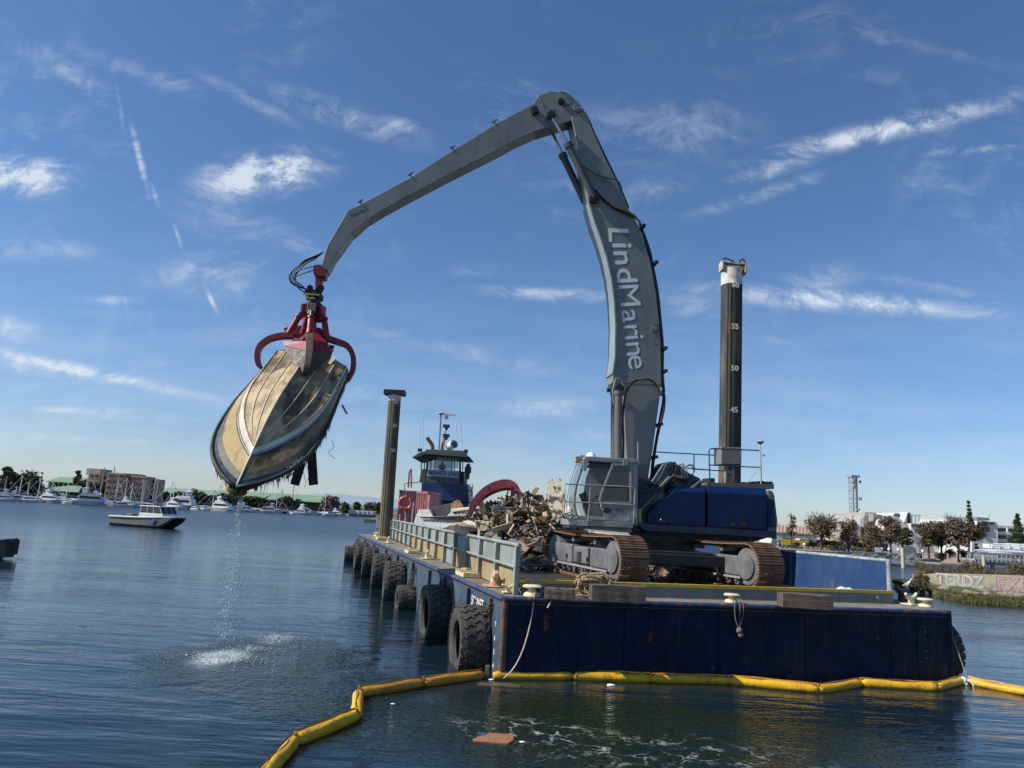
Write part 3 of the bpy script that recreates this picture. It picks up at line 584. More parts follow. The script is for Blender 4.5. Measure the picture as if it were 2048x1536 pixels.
# front housing door (sloping front), rear door, counterweight: each a loft of near face, chamfer, top
def housing(side_pts,top_pts,yn,ch,name,mat,yf=None):
    """side_pts: px outline without the top edge, then top edge px (left to right) pairs with top_pts one for one"""
    A=[xz(*p,yn) for p in side_pts]; k=len(top_pts); T=[xz(*p,yn-ch) for p in top_pts]; n=len(A)
    yf=-yn if yf is None else yf
    near=[V((a,yn,b)) for a,b in A]; mid=[V((a,yn-ch,b)) for a,b in T]; far=[V((a,yf,b)) for a,b in A[:n-k]]; farT=[V((a,yf,b)) for a,b in T]
    q=MB(); vs=near+mid+far+farT; f=[tuple(range(n))]
    # chamfer strip
    for i in range(k-1): f.append((n-k+i,n+i,n+i+1,n-k+i+1))
    o1=n+k; o2=o1+(n-k)
    for i in range(k-1): f.append((n+i,o2+i,o2+i+1,n+i+1))
    f.append(tuple(list(range(o1,o1+n-k))+list(range(o2,o2+k)))[::-1])
    for i in range(n-k-1): f.append((i,o1+i,o1+i+1,i+1))
    f.append((n-k-1,o1+n-k-1,o2,n,n-k)) ; f.append((n-1,n+k-1,o2+k-1,o1,0))
    q.add(vs,f); return q.build(name,mat,exc,bevel=.025)
housing([(1410,1053),(1295,1048),(1296,1029),(1304,1018),(1350,982),(1411,984.5)],[(1351,975),(1411,974)],NY,.30,'engine_door',navy)
housing([(1533,1060),(1417,1053.5),(1416,985),(1534,990)],[(1415,972),(1532,977)],NY,.30,'rear_door',navy)
cwm=M('counterweight_grey',(.10,.10,.095),(.14,.135,.125),scale=1,rough=.5,grime=.3)
A=[(1535,1072),(1535,979),(1546,981),(1550,990),(1556,1040),(1554,1073)]
pts=[xz(x,y,NY-.04) for x,y in A]; q=MB().prism(pts,lambda p,q_:V((p,-NY,q_)),lambda p,q_:V((p,NY-.04,q_))); cw=q.build('counterweight',cwm,exc,bevel=.06)
q=plate([(1537,1054),(1537,998),(1549,999),(1553,1054)],NY-.1,NY-.02,NY); q.build('counterweight_panel',navy,cw,bevel=.01)
for x0,y0,x1,y1 in ((1319,1037,1331,1045),(1461,1044,1471,1052),(1480,1044,1494,1052)):
    q=plate([(x0,y1),(x0,y0),(x1,y0),(x1,y1)],NY-.02,NY+.012,NY); q.build('door_latch',M('latch_dark',(.012,.014,.02),rough=.4),exc)
MB().ball(E3(1322,1040,NY+.01),.04,8,5).build('latch_knob',steel,exc,smooth=True)
# top deck gear
q=plate([(1417,972),(1417,965),(1548,968),(1548,978)],-1.4,1.1,1.1); q.build('top_deck_edge',cwm,exc)
for x0,x1,y0,y1,ya,yb in ((1418,1430,956,968,.3,.9),(1468,1479,949,968,.2,.8),(1517,1529,962,972,.2,.9),(1530,1546,963,975,.0,1.0),(1486,1512,964,970,-.4,.5)):
    q=plate([(x0,y1),(x0,y0),(x1,y0),(x1,y1)],ya,yb,yb); q.build('deck_box',blk,exc,bevel=.01)
q=plate([(1443,928),(1443,893),(1483,895),(1483,928.5)],.1,.75,.75); q.build('control_box',M('warm_grey_box',(.17,.165,.155),(.21,.2,.19),scale=3,rough=.5,grime=.2),exc,bevel=.015)
for x0,x1 in ((1448,1454),(1463,1468)):
    q=MB().cyl(E3((x0+x1)/2+.5,928,.4),E3((x0+x1)/2,967,.4),.055,n=10); q.build('exhaust_pipe',M('grey_pipe',(.35,.34,.31),(.2,.19,.18),scale=4,rough=.5),exc,smooth=True)
MB().bar(E3(1450,944,.4),E3(1467,945,.4),.05,.12).build('pipe_bracket',cabg,exc)
railm=M('handrail_dark_blue',(.02,.035,.06),rough=.5)
def rails(path_list,yl,name='handrail',r=.022,mat=None):
    q=MB()
    for p in path_list: q.tube([E3(x,y,yl) for x,y in p],r,n=6)
    return q.build(name,mat or railm,exc,smooth=True)
rails([[(1420,968),(1418,903),(1420,898),(1424,897),(1518,901),(1521,904),(1523,975)],[(1420,930),(1521,935)]],.95)
rails([[(1312,904),(1440,911)],[(1310,934),(1342,936)],[(1385,938),(1450,942)],[(1388,909),(1388,945)],[(1342,934),(1420,940)]],-1.3)
q=MB(); q.cyl(E3(1522,975,1.0),E3(1520.5,888,1.0),.022,n=6); q.lathe([(0,0),(.06,.02),(.14,.10),(.12,.13),(0,.15)],14,'Z',E3(1520.5,889,1.0)); q.ball(E3(1527,910,1.0),.05)
q.tube(spline([E3(1522,930,1.0),E3(1517,935,1),E3(1506,952,1),E3(1492,968,1)]),.012,n=5); q.build('gps_mast',M('antenna_cream',(.45,.42,.32),rough=.4),exc,smooth=True)
# blue hydraulic cover and hoses behind the cab
q=plate([(1296,985),(1318,955),(1333,926),(1343,922),(1352,926),(1378,945),(1400,956),(1405,966),(1402,973),(1388,976),(1352,975),(1330,970)],-.2,1.0,1.0); q.build('hydraulic_cover',navyd,exc,bevel=.05)
q=MB(); pipem=M('pipe_slate',(.06,.085,.11),(.10,.12,.14),scale=4,rough=.4)
for a_,b_,ya,r_ in (((1340,955),(1296,1000),1.2,.075),((1312,988),(1282,1020),1.3,.07),((1402,962),(1382,978),1.1,.07),((1327,930),(1302,968),.9,.05)): MB().cyl(E3(*a_,ya),E3(*b_,ya+.04),r_,n=10).build('hydraulic_pipe',pipem,exc,smooth=True)
q=MB()
for k in range(11):
    x0=U(1335,1372); y0=U(926,940); q.tube(spline([E3(x0,y0,1.05),E3(x0+U(2,14),y0-U(2,9),1.12),E3(x0+U(6,20),y0+U(2,12),1.15),E3(x0+U(0,14),y0+U(16,30),1.12),E3(x0+U(-16,0),y0+U(20,34),1.08),E3(x0-U(20,34),y0+U(28,44),1.2)],5),.016+U(0,.006),n=5)
q.build('hydraulic_hose',blk,exc,smooth='all')
q=MB()
for k in range(5):
    x0=1362+k*3; q.tube(spline([E3(x0-26,966-k,1.1),E3(x0-14,950+k,1.16),E3(x0,956,1.17),E3(x0+1,938,1.17),E3(x0+U(0,8),930,1.1)],5),.011,n=5)
q.build('copper_hose',M('tan_hose',(.30,.20,.12),(.12,.09,.07),scale=6,rough=.6),exc,smooth='all')
q=plate([(1263,1060),(1263,985),(1285,975),(1330,975),(1300,1010),(1292,1030),(1290,1062)],-.6,1.35,1.3); q.build('boom_bracket_housing',M('near_black_blue',(.006,.008,.016),rough=.5),exc)
q=plate([(1262,1010),(1262,962),(1280,955),(1302,966),(1318,985),(1300,1008)],.2,.75,.75); q.build('boom_foot_bracket',navyd,exc,bevel=.02)
q=plate([(1277,1048),(1277,1019),(1283,1016),(1283,1045)],1.38,1.40,1.4); q.build('yellow_sticker',M('green_yellow_sticker',(.40,.45,.10),rough=.5),exc)
rails([[(1281,1010),(1281,988),(1284,983),(1308,985)]],1.45,r=.02)
# ---- cab
YC=1.62; YI=.62
def cp(x,y,yl=YC): return E3(x,y,yl)
cab=plate([(1138,1046),(1263,1055),(1263,1066),(1138,1055)],YI,YC,YC).build('cab',cabg,exc,bevel=.01); cab['label']='grey operator cab with curved front window'
def cbar(p,w_,d_,y0,y1,name='cab_frame',mat=cabg):    # p: list of px points forming a bent bar of width w_ px extruded y0..y1
    q=MB()
    for (ax,ay),(bx,by) in zip(p[:-1],p[1:]):
        a=E3(ax,ay,y1); b=E3(bx,by,y1); a=a-V((0,(y1-y0)/2,0)); b=b-V((0,(y1-y0)/2,0)); e=(b-a).normalized()*w_*.25
        q.bar(a-e,b+e,w_,y1-y0,up=(0,1,0)) if False else q.bar(a-e,b+e,y1-y0,w_,up=V((0,1,0)).cross(b-a))
    return q.build(name,mat,cab,bevel=.008)
front=[(1171,921),(1163,942),(1155,965),(1150,990),(1149,1010),(1153,1030),(1160,1036)]
for y0,y1 in ((YC-.07,YC),(YI,YI+.07)): cbar(front,.085,0,y0,y1)
cbar([(1171,919),(1272,926)],.10,0,YC-.1,YC); cbar([(1171,919),(1272,926)],.10,0,YI,YI+.1)
cbar([(1270,922),(1270,1048)],.13,0,YC-.1,YC); cbar([(1270,922),(1270,1048)],.13,0,YI,YI+.1)
cbar([(1155,1034),(1270,1041)],.10,0,YC-.08,YC); 
q=plate([(1166,919),(1172,912),(1272,919),(1273,926),(1168,922)],YI-.03,YC+.02,YC); q.build('cab_roof',cabg,cab,bevel=.02)
q=plate([(1216,1040),(1200,1015),(1202,1008),(1268,1010),(1268,1041)],YC-.06,YC-.005,YC); q.build('lower_door_panel',cabg,cab,bevel=.01)
door=cbar([(1205,1012),(1201,1000),(1203,988),(1226,929),(1262,931),(1262,1006),(1207,1006)],.075,0,YC-.03,YC+.02,'door_frame')
cbar([(1223,934),(1219,986)],.05,0,YC-.05,YC-.02,'door_mullion')
q=plate([(1262,1048),(1262,922),(1276,922),(1276,1052)],YI,YC-.02,YC); q.build('cab_rear_wall',cabg,cab)
q=plate([(1150,1044),(1150,1036),(1270,1043),(1270,1052)],YI,YC-.02,YC); q.build('cab_floor',blk,cab)
q=MB()
fr=front[::-1]
for (a,b) in zip(front[:-1],front[1:]):
    q.add([E3(*a,YC)-V((0,.07,0)),E3(*b,YC)-V((0,.07,0)),V((E3(*b,YC).x,YI+.07,E3(*b,YC).z)),V((E3(*a,YC).x,YI+.07,E3(*a,YC).z))],[(0,1,2,3)])
q.build('windscreen',glassm,cab,smooth='all')
side=[(1164,1033),(1152,1012),(1153,990),(1163,955),(1174,926),(1221,929),(1200,985),(1198,1000),(1212,1036)]
MB().add([E3(x,y,YC-.035) for x,y in side],[tuple(range(len(side)))]).build('side_window',glassm,cab)
MB().add([E3(x,y,YC-.01) for x,y in [(1206,1006),(1204,990),(1227,932),(1260,934),(1260,1000),(1240,1005)]],[tuple(range(6))]).build('door_window',M('door_glass',(.02,.022,.022),rough=.06,spec=.8),cab)
MB().add([E3(x,y,YI+.1) for x,y in [(1172,1033),(1164,1012),(1166,990),(1172,955),(1180,934),(1262,936),(1262,1040)]],[tuple(range(7))]).build('cab_inner_wall',M('cab_inner_grey',(.50,.51,.50),(.56,.56,.55),scale=1,rough=.7),cab)
MB().add([E3(x,y,YI+.11) for x,y in [(1172,936),(1180,924),(1262,926),(1262,938)]],[(0,1,2,3)]).build('cab_header_strip',blk,cab)  # black strip across the top of the inner wall
q=plate([(1216,1034),(1200,1010),(1206,990),(1222,985),(1230,950),(1243,948),(1246,1034)],.85,1.3,1.3); q.build('operator_seat',blk,cab,bevel=.04)
q=MB().bar(E3(1164,986,1.35),E3(1172,1004,1.35),.04,.25); q.bar(E3(1170,1004,1.35),E3(1178,1030,1.3),.1,.1); q.build('monitor',blk,cab)
q=MB().tube(spline([E3(1185,1006,1.2),E3(1192,994,1.2),E3(1202,990,1.2)]),.03); q.build('joystick',blk,cab)
# operator
skinm=M('skin',(.45,.27,.2),rough=.6); 
q=plate([(1166,921),(1166,942),(1172,942),(1176,925),(1178,918),(1170,914)],YC-.03,YC+.05,YC); q.build('side_mirror',cabg,cab,bevel=.01)
q=MB().box(E3(1156,919,1.5),(.22,.22,.2)); q.box(E3(1163,917,1.2),(.2,.3,.22)); q.build('work_light',M('warm_lamp_housing',(.45,.40,.30),(.3,.25,.2),scale=6,rough=.5),cab,bevel=.02)
q=MB().lathe([(0,.2),(.1,.18),(.16,.1),(.18,0)],14,'Z',E3(1182,916,1.1)); q.build('beacon_dome',M('white_dome',(.8,.8,.8),rough=.3),cab,smooth=True)
q=MB().cyl(E3(1276,925,1.5),E3(1276,884,1.5),.026,n=8); q.box(E3(1276,928,1.5),(.1,.1,.14)); q.build('antenna',cabg,cab)
q=MB().tube([E3(1150,932,YC),E3(1164,925,YC),E3(1170,914,YC),E3(1270,918.5,YC),E3(1273,925,YC)],.02); q.tube([E3(1154,925,1.5),E3(1142,960,1.5),E3(1133,1000,1.5),E3(1134,1030,1.5),E3(1142,1040,1.5)],.014); q.build('roof_bar',cabg,cab,smooth=True)
q=plate([(1246,920),(1246,931),(1255,931),(1255,919)],YC,YC+.06,YC); q.build('door_lamp',cabg,cab)
for x,y in ((1212,1030),(1260,1033)): q=plate([(x-4.5,y+8),(x-4.5,y-3),(x+4.5,y-2.5),(x+4.5,y+8)],YC,YC+.025,YC); q.build('hinge_plate',cabg,cab)
badge=M('black_badge',(.015,.015,.018),rough=.4)
bd=MB(); c=E3(1214,1021,YC+.008); bd.lathe([(0,.01),(.14,.01),(.15,0)],24,'Y',(0,0,0)); bd.v=[(p[0]+c.x,p[1]+c.y,p[2]*.6+c.z) for p in bd.v]; bd.build('oval_badge',badge,cab)
text('badge_lettering','X',.16,badge,cab,frame(E3(1237,1021,YC+.005),(-1,0,0),zz),.002,bold=.006); text('badge_lettering','TER',.07,badge,cab,frame(E3(1230,1021,YC+.005),(-1,0,0),zz),.002); text('badge_lettering','TRA',.07,badge,cab,frame(E3(1244,1022,YC+.005),(-1,0,0),zz),.002)
# platform below with hazard stripes, and its rail
pf=plate([(1137,1038),(1137,1050),(1266,1056),(1268,1045),(1178,1040)],YI,YC+.30,YC+.3).build('cab_platform',cabg,exc,bevel=.01)
hz=M('hazard_red',(.42,.13,.10),(.5,.3,.25),scale=6,rough=.5); hw=M('hazard_white',(.6,.58,.54),rough=.5)
q=plate([(1137,1050),(1137,1038.5),(1176,1040),(1176,1052)],YC+.30,YC+.306,YC+.3); q.build('hazard_panel',hw,pf)
for k in range(7):
    x=1139+k*5.4; q=plate([(x,1049.6+k*.2),(x+3.4,1039+k*.2),(x+5.2,1039+k*.2),(x+1.8,1049.8+k*.2)],YC+.306,YC+.309,YC+.3); q.build('hazard_stripe',hz,pf)
rails([[(1138,1042),(1132,1034),(1129,1028),(1129,1003),(1131,968),(1265,974)],[(1130,1003),(1266,1010)],[(1181,970),(1179,1005),(1176,1042)],[(1265,974),(1270,980),(1267,1045)]],YC+.33,'platform_rail',.022,cabg)
# ---- boom
bt=.40
BP=[(1147,252),(1143,238),(1147,221),(1157,213),(1166,216),(1176,236),(1188,266),(1206,306),(1223,341),(1242,383),(1257,417),(1280,457),(1294,500),(1303,534),(1312,585),(1318,640),(1322,690),(1323,767),(1316,822),(1307,890),(1299,940),(1296,966),(1276,970),(1262,962),(1254,925),(1250,860),(1247,792),(1237,778),(1226,764),(1226,748),(1231,715),(1232,650),(1229,600),(1223,555),(1213,512),(1202,478),(1190,445),(1178,404),(1170,360),(1160,310)]
bo=plate(BP,-bt,bt,bt).build('boom',boomg,exc,bevel=.02); bo['label']='tall curved grey main boom with white lettering'
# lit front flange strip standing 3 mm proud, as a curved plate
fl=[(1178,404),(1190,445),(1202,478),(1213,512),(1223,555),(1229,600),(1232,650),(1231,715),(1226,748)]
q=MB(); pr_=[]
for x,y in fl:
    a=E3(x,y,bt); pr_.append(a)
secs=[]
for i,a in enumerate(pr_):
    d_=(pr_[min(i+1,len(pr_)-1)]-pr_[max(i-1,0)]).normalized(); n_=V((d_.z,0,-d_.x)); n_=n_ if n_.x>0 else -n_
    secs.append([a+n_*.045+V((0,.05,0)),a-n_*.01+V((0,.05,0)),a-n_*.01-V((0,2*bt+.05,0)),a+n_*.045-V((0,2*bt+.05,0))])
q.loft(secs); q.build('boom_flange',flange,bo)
# weld seams on the boom side
for pl in ([(1172,358),(1208,378)],[(1184,410),(1257,418)],[(1227,764),(1322,768)]):
    q=MB()
    for a,b in zip(pl[:-1],pl[1:]): q.bar(E3(*a,bt+.003),E3(*b,bt+.003),.025,.012,up=(0,1,0))
    q.build('weld_seam',boomg,bo)
lettm=M('boom_letter_white',(.80,.82,.80),(.68,.7,.68),scale=4,rough=.5)
# lettering: every character on its own spot along the curved boom
LET=[('L',1218,468,2.0),('i',1226,491,4),('n',1228.5,516,5.5),('d',1234.5,552,6.5),('M',1240,592,7.5),('a',1244.5,633,7.5),('r',1248,660,7.5),('i',1250,676,8),('n',1252.5,699,8),('e',1257,725,8.5)]
prev=None
for ch,bx,by,tl in LET:
    o_=E3(bx,by,bt+.006); dx=(E3(bx+sin(R(tl))*10,by+10,bt)-E3(bx,by,bt)).normalized(); dyv=V((0,1,0)).cross(dx); dyv=dyv if dyv.x<0 else -dyv
    o=text('boom_lettering',ch,1.08,lettm,bo,frame(o_,dx,dyv),.003,bold=.014 if by<570 else (.0 if ch=='M' else -.003),sx=1.14)
    o.data.align_y='BOTTOM_BASELINE'
# stick
st=.36
SP=[(640,541),(650,505),(656,488),(690,430),(696,420),(720,409),(822,354),(906,300),(992,247),(1066,207),(1078,190),(1100,182),(1126,184),(1146,194),(1158,206),(1163,219),(1158,232),(1146,240),(1100,254),(1072,262),(1030,281),(998,299),(902,347),(818,391),(758,424),(736,438),(704,466),(668,515),(655,540)]
sk=plate(SP,-st,st,st).build('stick',boomg,exc,bevel=.02); sk['label']='long straight grey dipper arm'
for x,y in ((722,407),(822,353),(906,299),(990,247)):
    q=MB().cyl(E3(x,y,st),E3(x-3,y-5,st),.03,n=6); q.bar(E3(x-6,y-2,st-.1),E3(x+4,y-8,st-.1),.05,.03); q.build('lifting_lug',blk,sk)
q=MB()
for a,b in (((1079,192),(1098,254)),((718,411),(738,437)),((700,430),(735,415))): q.bar(E3(*a,st+.003),E3(*b,st+.003),.02,.014,up=(0,1,0))
q.build('weld_seam',boomg,sk)
q=MB().box(E3(1069,221,st+.1),(.26,.2,.26),ry=R(25)); q.build('work_light',blk,sk,bevel=.02)
def pin(px,py,y,r,mat1,par,nm='pivot_pin'):
    q=MB(); c=E3(px,py,y); q.lathe([(0,.10),(r*.45,.10),(r*.5,.06),(r*.55,.06),(r*.6,.085),(r*.95,.085),(r,.03),(r,-.06)],24,'Y',(0,0,0)); q.v=[(p[0]+c.x,p[1]+c.y,p[2]+c.z) for p in q.v]
    for k in range(6): q.ball((c.x+cos(k*PI/3)*r*.75,c.y+.09,c.z+sin(k*PI/3)*r*.75),r*.1,6,4)
    return q.build(nm,mat1,par,smooth=True)
pin(1122,204,st,.13,blk,sk); pin(1155,218,st+.03,.16,M('bright_pin',(.4,.4,.4),(.2,.2,.2),scale=6,rough=.4,metal=.5),sk); pin(1102,231,st+.14,.16,blk,sk); pin(1188,397,bt+.12,.2,blk,bo); pin(1238,778,bt+.16,.17,blk,bo)
rod=M('chromed_rod',(.42,.44,.46),rough=.22,metal=.9); barrel=M('dark_cylinder_paint',(.05,.055,.058),(.075,.08,.08),scale=3,rough=.45)
for yl,(a,b,c) in ((st+.14,((1102,232),(1135,287),(1187,395))),(-.42,((1098,252),(1124,308),(1170,405)))):
    q=MB().cyl(E3(*b,yl),E3(*c,yl),.135,n=16); q.cyl(E3(*b,yl),E3(b[0]+4,b[1]+8,yl),.17,n=16); cy=q.build('stick_cylinder',barrel,exc,smooth=True)
    MB().cyl(E3(*a,yl),E3(*b,yl),.065,n=12).build('piston_rod',rod,cy,smooth=True)
for yl,(x0,x1) in ((bt+.2,(1237,1236)),(-bt-.2,(1229,1228.5))):
    q=MB().cyl(E3(x0,782,yl),E3(x1,962,yl),.135,n=16); q.cyl(E3(x0,782,yl),E3(x0,790,yl),.16,n=16); q.cyl(E3(x0,905,yl),E3(x0,908,yl),.15,n=16); q.build('boom_cylinder',M('warm_grey_cylinder',(.11,.105,.10),(.14,.13,.125),scale=2,rough=.45),exc,smooth=True)
# ---- hoses
hose=M('black_hose',(.012,.012,.012),(.03,.03,.03),scale=6,rough=.45)
def hoses(name,base,n,spread,yl,r=.022,par=bo,mat=hose,dy=.25):
    q=MB()
    for k in range(n):
        ox,oy=U(-spread,spread),U(-spread,spread)*.4; yy=yl+U(-dy,dy)
        q.tube(spline([E3(x+ox*U(.5,1.3),y+oy,yy) for x,y in base],5),r*U(.8,1.15),n=6)
    return q.build(name,mat,par,smooth='all')
edge=[(1168,222),(1178,240),(1190,268),(1208,306),(1225,341),(1244,383),(1258,415)]
hoses('hose_bundle',edge,2,1.5,bt*.2,.02,dy=.1)
lower=[(1283,455),(1297,498),(1306,536),(1314,585),(1320,640),(1324,690),(1325,745),(1326,775)]
hoses('hose_bundle',lower,6,2.6,.1,.028)
hoses('hose_bundle',[(1326,775),(1326,800),(1320,835),(1312,880),(1305,920),(1302,955)],7,4,.1,.026)
hoses('hose_loop',[(1134,292),(1140,310),(1165,332),(1200,352),(1226,358),(1238,364),(1244,378)],1,.5,bt+.16,.022,dy=.02)
hoses('hose_loop',[(1190,380),(1205,396),(1220,408),(1240,420),(1262,430),(1276,440),(1283,458)],4,2.4,bt+.10,.024,dy=.04)
hoses('tan_hose',[(1212,400),(1232,415),(1258,424),(1272,433),(1279,448)],1,1,bt+.13,.02,mat=M('tan_hose',(.30,.2,.12)),dy=.02)
hoses('hose_loop',[(1246,930),(1247,880),(1246,835),(1250,795),(1260,770),(1280,758),(1300,760),(1315,772),(1324,792)],3,2,bt+.12,.024,dy=.04)
hoses('tan_hose',[(1276,758),(1296,757),(1314,768),(1325,790)],1,1,bt+.15,.02,mat=M('tan_hose',(.30,.2,.12)),dy=.02)
hoses('hose_loop',[(1152,330),(1160,348),(1166,362),(1178,378),(1190,392)],3,2,bt+.1,.02,dy=.05)
hoses('hose_loop',[(1322,780),(1329,790),(1329,812),(1324,838),(1316,862)],3,2,.35,.022,dy=.1)
hoses('cable',[(1092,200),(1092,212),(1103,220),(1116,232)],1,.5,st+.03,.008,par=sk,dy=.01)
hoses('cable',[(1122,183),(1140,190),(1146,205),(1128,212)],2,2,st+.03,.008,par=sk,dy=.01)
hoses('cable',[(1231,760),(1226,778),(1226,800),(1229,808),(1234,790),(1246,775),(1240,758),(1230,758)],1,.6,bt+.16,.02,mat=flange,dy=.01)
q=MB(); c=E3(1221,780,bt); q.cyl(c,c+V((.12,0,-.02)),.05,.09,n=10); q.build('work_light',blk,bo)
q=plate([(1303,664),(1303,650),(1316,650),(1317,663)],bt,bt+.06,bt); q.cyl(E3(1311,657,bt+.05),E3(1311,657,bt+.12),.07,n=10); q.build('junction_box',M('box_grey_dirty',(.2,.2,.19),(.1,.1,.09),scale=8,rough=.5),bo)
hoses('cable',[(1322,645),(1314,640),(1309,650)],1,.4,bt+.06,.01,dy=.01); hoses('cable',[(1311,664),(1308,680),(1312,690),(1320,688)],1,.4,bt+.06,.01,dy=.01)
for x,y in ((1282,458),(1307,530),(1325,745),(1325,700),(1316,850),(1306,915)):
    MB().box(E3(x,y,.1),(.12,.8,.1)).build('hose_clamp',blk,bo)
# ================================================================ GRAPPLE
red=M('grapple_red_paint',(.27,.012,.030),(.19,.012,.022),scale=2.5,rough=.42,rust=.14,grime=.35,rustc=(.10,.05,.03))
tine=M('scraped_tine_steel',(.105,.075,.05),(.05,.035,.025),scale=3,rough=.6,rust=.25,grime=.35,rustc=(.13,.03,.025))
gr=empty('grapple',SX,math.atan2(Fd.y,Fd.x),'red five tined orange peel grapple hanging from the dipper arm, gripping the wrecked boat','grapple')
GY=.10
def g3(px,py,yl=GY): return E3(px,py,yl)
def gplate(poly,y0,y1): return plate(poly,y0,y1,y1)
q=gplate([(626,530),(640,528),(653,540),(650,552),(636,553),(627,548)],GY-.3,GY+.32); q.build('head_clevis',red,gr,bevel=.02)
q=gplate([(630,548),(646,548),(643,572),(640,578),(630,578)],GY-.16,GY+.2); q.build('link_arm',red,gr,bevel=.02)
q=gplate([(647,545),(652,545),(650,562),(646,560)],GY+.2,GY+.28); q.build('side_bolt_block',blk,gr)
q=MB(); q.tube(spline([g3(621,574),g3(622,583),g3(632,588),g3(641,583),g3(643,574)]),.075,n=8); q.cyl(g3(620,576,GY+.25),g3(620,576,GY-.2),.11,n=12); q.cyl(g3(642,576,GY+.25),g3(642,576,GY-.2),.11,n=12); q.build('shackle',M('dark_red_iron',(.06,.015,.018),(.03,.02,.02),scale=5,rough=.5),gr,smooth=True)
cT=g3(628,606)
q=MB().lathe([(0,.42),(.22,.42),(.24,.30),(.30,.28),(.30,.12),(.22,.10),(.22,-.02),(.3,-.04),(.3,-.12),(0,-.12)],22,'Z',cT); q.box(cT+V((.1,0,.32)),(.45,.4,.1)); q.build('rotator',blk,gr,smooth=True)
hc=g3(626,622)
for k in range(5):
    a=R(90+72*k-0); d_=V((cos(a),sin(a),0)); q=MB().bar(hc+d_*.0+zz*.0,hc+d_*.42,.30,.34); q.bar(hc+d_*.30-zz*.05,hc+d_*.42-zz*.3,.2,.2); q.build('hub_arm',red if k else M('bare_hub_steel',(.22,.17,.14),(.14,.11,.09),scale=6,rough=.5,metal=.3),gr,bevel=.02)
bc=g3(624,684); br=.62      # collar the tines hinge from
q=MB().lathe([(.2,.35),(.45,.12),(.72,-.05),(.72,-.14),(.3,-.2),(.0,-.2)],5,'Z',bc); q.build('collar',red,gr,bevel=.02)
q=MB().cyl(hc-zz*.1,bc+zz*.2,.13,n=12); q.build('centre_post',red,gr,smooth=True)
def gcyl(a,b,par):
    d_=(b-a); q=MB().cyl(a+d_*.30,b,.105,.115,n=14); q.cyl(a+d_*.28,a+d_*.36,.135,n=14); q.cyl(a+d_*.93,a+d_*1.0,.125,n=14); o=q.build('tine_cylinder',red,par,smooth=True)
    MB().cyl(a,a+d_*.32,.055,n=10).build('piston_rod',M('greasy_rod',(.10,.085,.07),rough=.35,metal=.6),o,smooth=True)
def curved_tine(path,w0,w1,th,mat,inner,parent,name='tine',plates=None):
    """box-section claw along a path; w = width across (y), th = depth in the plane of the curve"""
    pts=spline(path,6); secs=[]; n=len(pts)
    for i,p in enumerate(pts):
        t=i/(n-1); a=pts[max(0,i-1)]; b=pts[min(n-1,i+1)]; d_=(b-a).normalized(); side=inner.normalized(); nn=d_.cross(side).normalized()
        h=th*(1-.25*t)*(1 if t<.85 else max(.15,(1-t)/.15)); w_=w0+(w1-w0)*t
        secs.append([p+side*w_/2+nn*h/2,p-side*w_/2+nn*h/2,p-side*w_/2-nn*h/2,p+side*w_/2-nn*h/2])
    return MB().loft(secs).build(name,mat,parent,bevel=.012)
sd=V((0,1,0))
# left claw, right claw (seen edge-on in the photograph's plane), middle claw towards us, two behind
t1=curved_tine([g3(588,672,.15),g3(566,672,.15),g3(540,678,.15),g3(521,692,.15),g3(515,712,.15),g3(518,730,.15),g3(528,741,.15)],.34,.22,.20,red,sd,gr)
t2=curved_tine([g3(652,676,.0),g3(672,683,.0),g3(694,692,.0),g3(706,712,.0),g3(706,738,.0),g3(698,756,.0),g3(690,768,.0)],.34,.22,.20,red,sd,gr)
gcyl(g3(606,618,.2),g3(577,668,.2),gr); gcyl(g3(646,620,.0),g3(653,675,.0),gr); gcyl(g3(623,622,.55),g3(619,668,1.05),gr); gcyl(g3(618,622,-.3),g3(606,668,-.5),gr)
# middle bucket-shaped claw facing us: central rib and two swept wing plates
q=MB(); P0,P1,P2,P3=g3(619,670,1.1),g3(619,700,1.75),g3(615,730,2.0),g3(609,753,1.95)
rib=curved_tine([P0,P1,P2,P3],.26,.16,.18,tine,V((1,0,0)),gr,'tine')
def wing(pa,name,mat):
    q=MB(); n=len(pa); off=V((0,-.05,0)); vs=list(pa)+[p+off for p in pa]
    q.add(vs,[tuple(range(n)),tuple(range(2*n-1,n-1,-1))]+[(i,n+i,n+(i+1)%n,(i+1)%n) for i in range(n)]); return q.build(name,mat,rib)
wing([g3(618,682,1.4),g3(566,683,.95),g3(568,691,1.08),g3(617,702,1.7)],'wing_plate',red)
wing([g3(617,703,1.72),g3(567,692,1.1),g3(587,730,1.6),g3(607,752,1.9)],'wing_plate',tine)
wing([g3(619,682,1.4),g3(640,684,1.2),g3(667,698,.95),g3(667,700,1.08),g3(617,705,1.7)],'wing_plate',red)
wing([g3(617,706,1.72),g3(667,701,1.1),g3(656,716,1.3),g3(636,736,1.6),g3(611,753,1.9)],'wing_plate',tine)
for px,s_ in ((600,1),(640,-1)):
    a=g3(px,686,-.5); q=MB().prism([(0,0),(s_*.5,-.05),(s_*.35,-.7),(0,-.9)],lambda p,r_:a+V((p,-.1,r_)),lambda p,r_:a+V((p,.0,r_))); q.build('tine',red,gr)
q=gplate([(566,656),(580,652),(604,650),(640,655),(660,668),(650,676),(606,672),(575,672)],-.9,-.5); q.build('rear_tine_shroud',red,gr,bevel=.03)
q=MB()
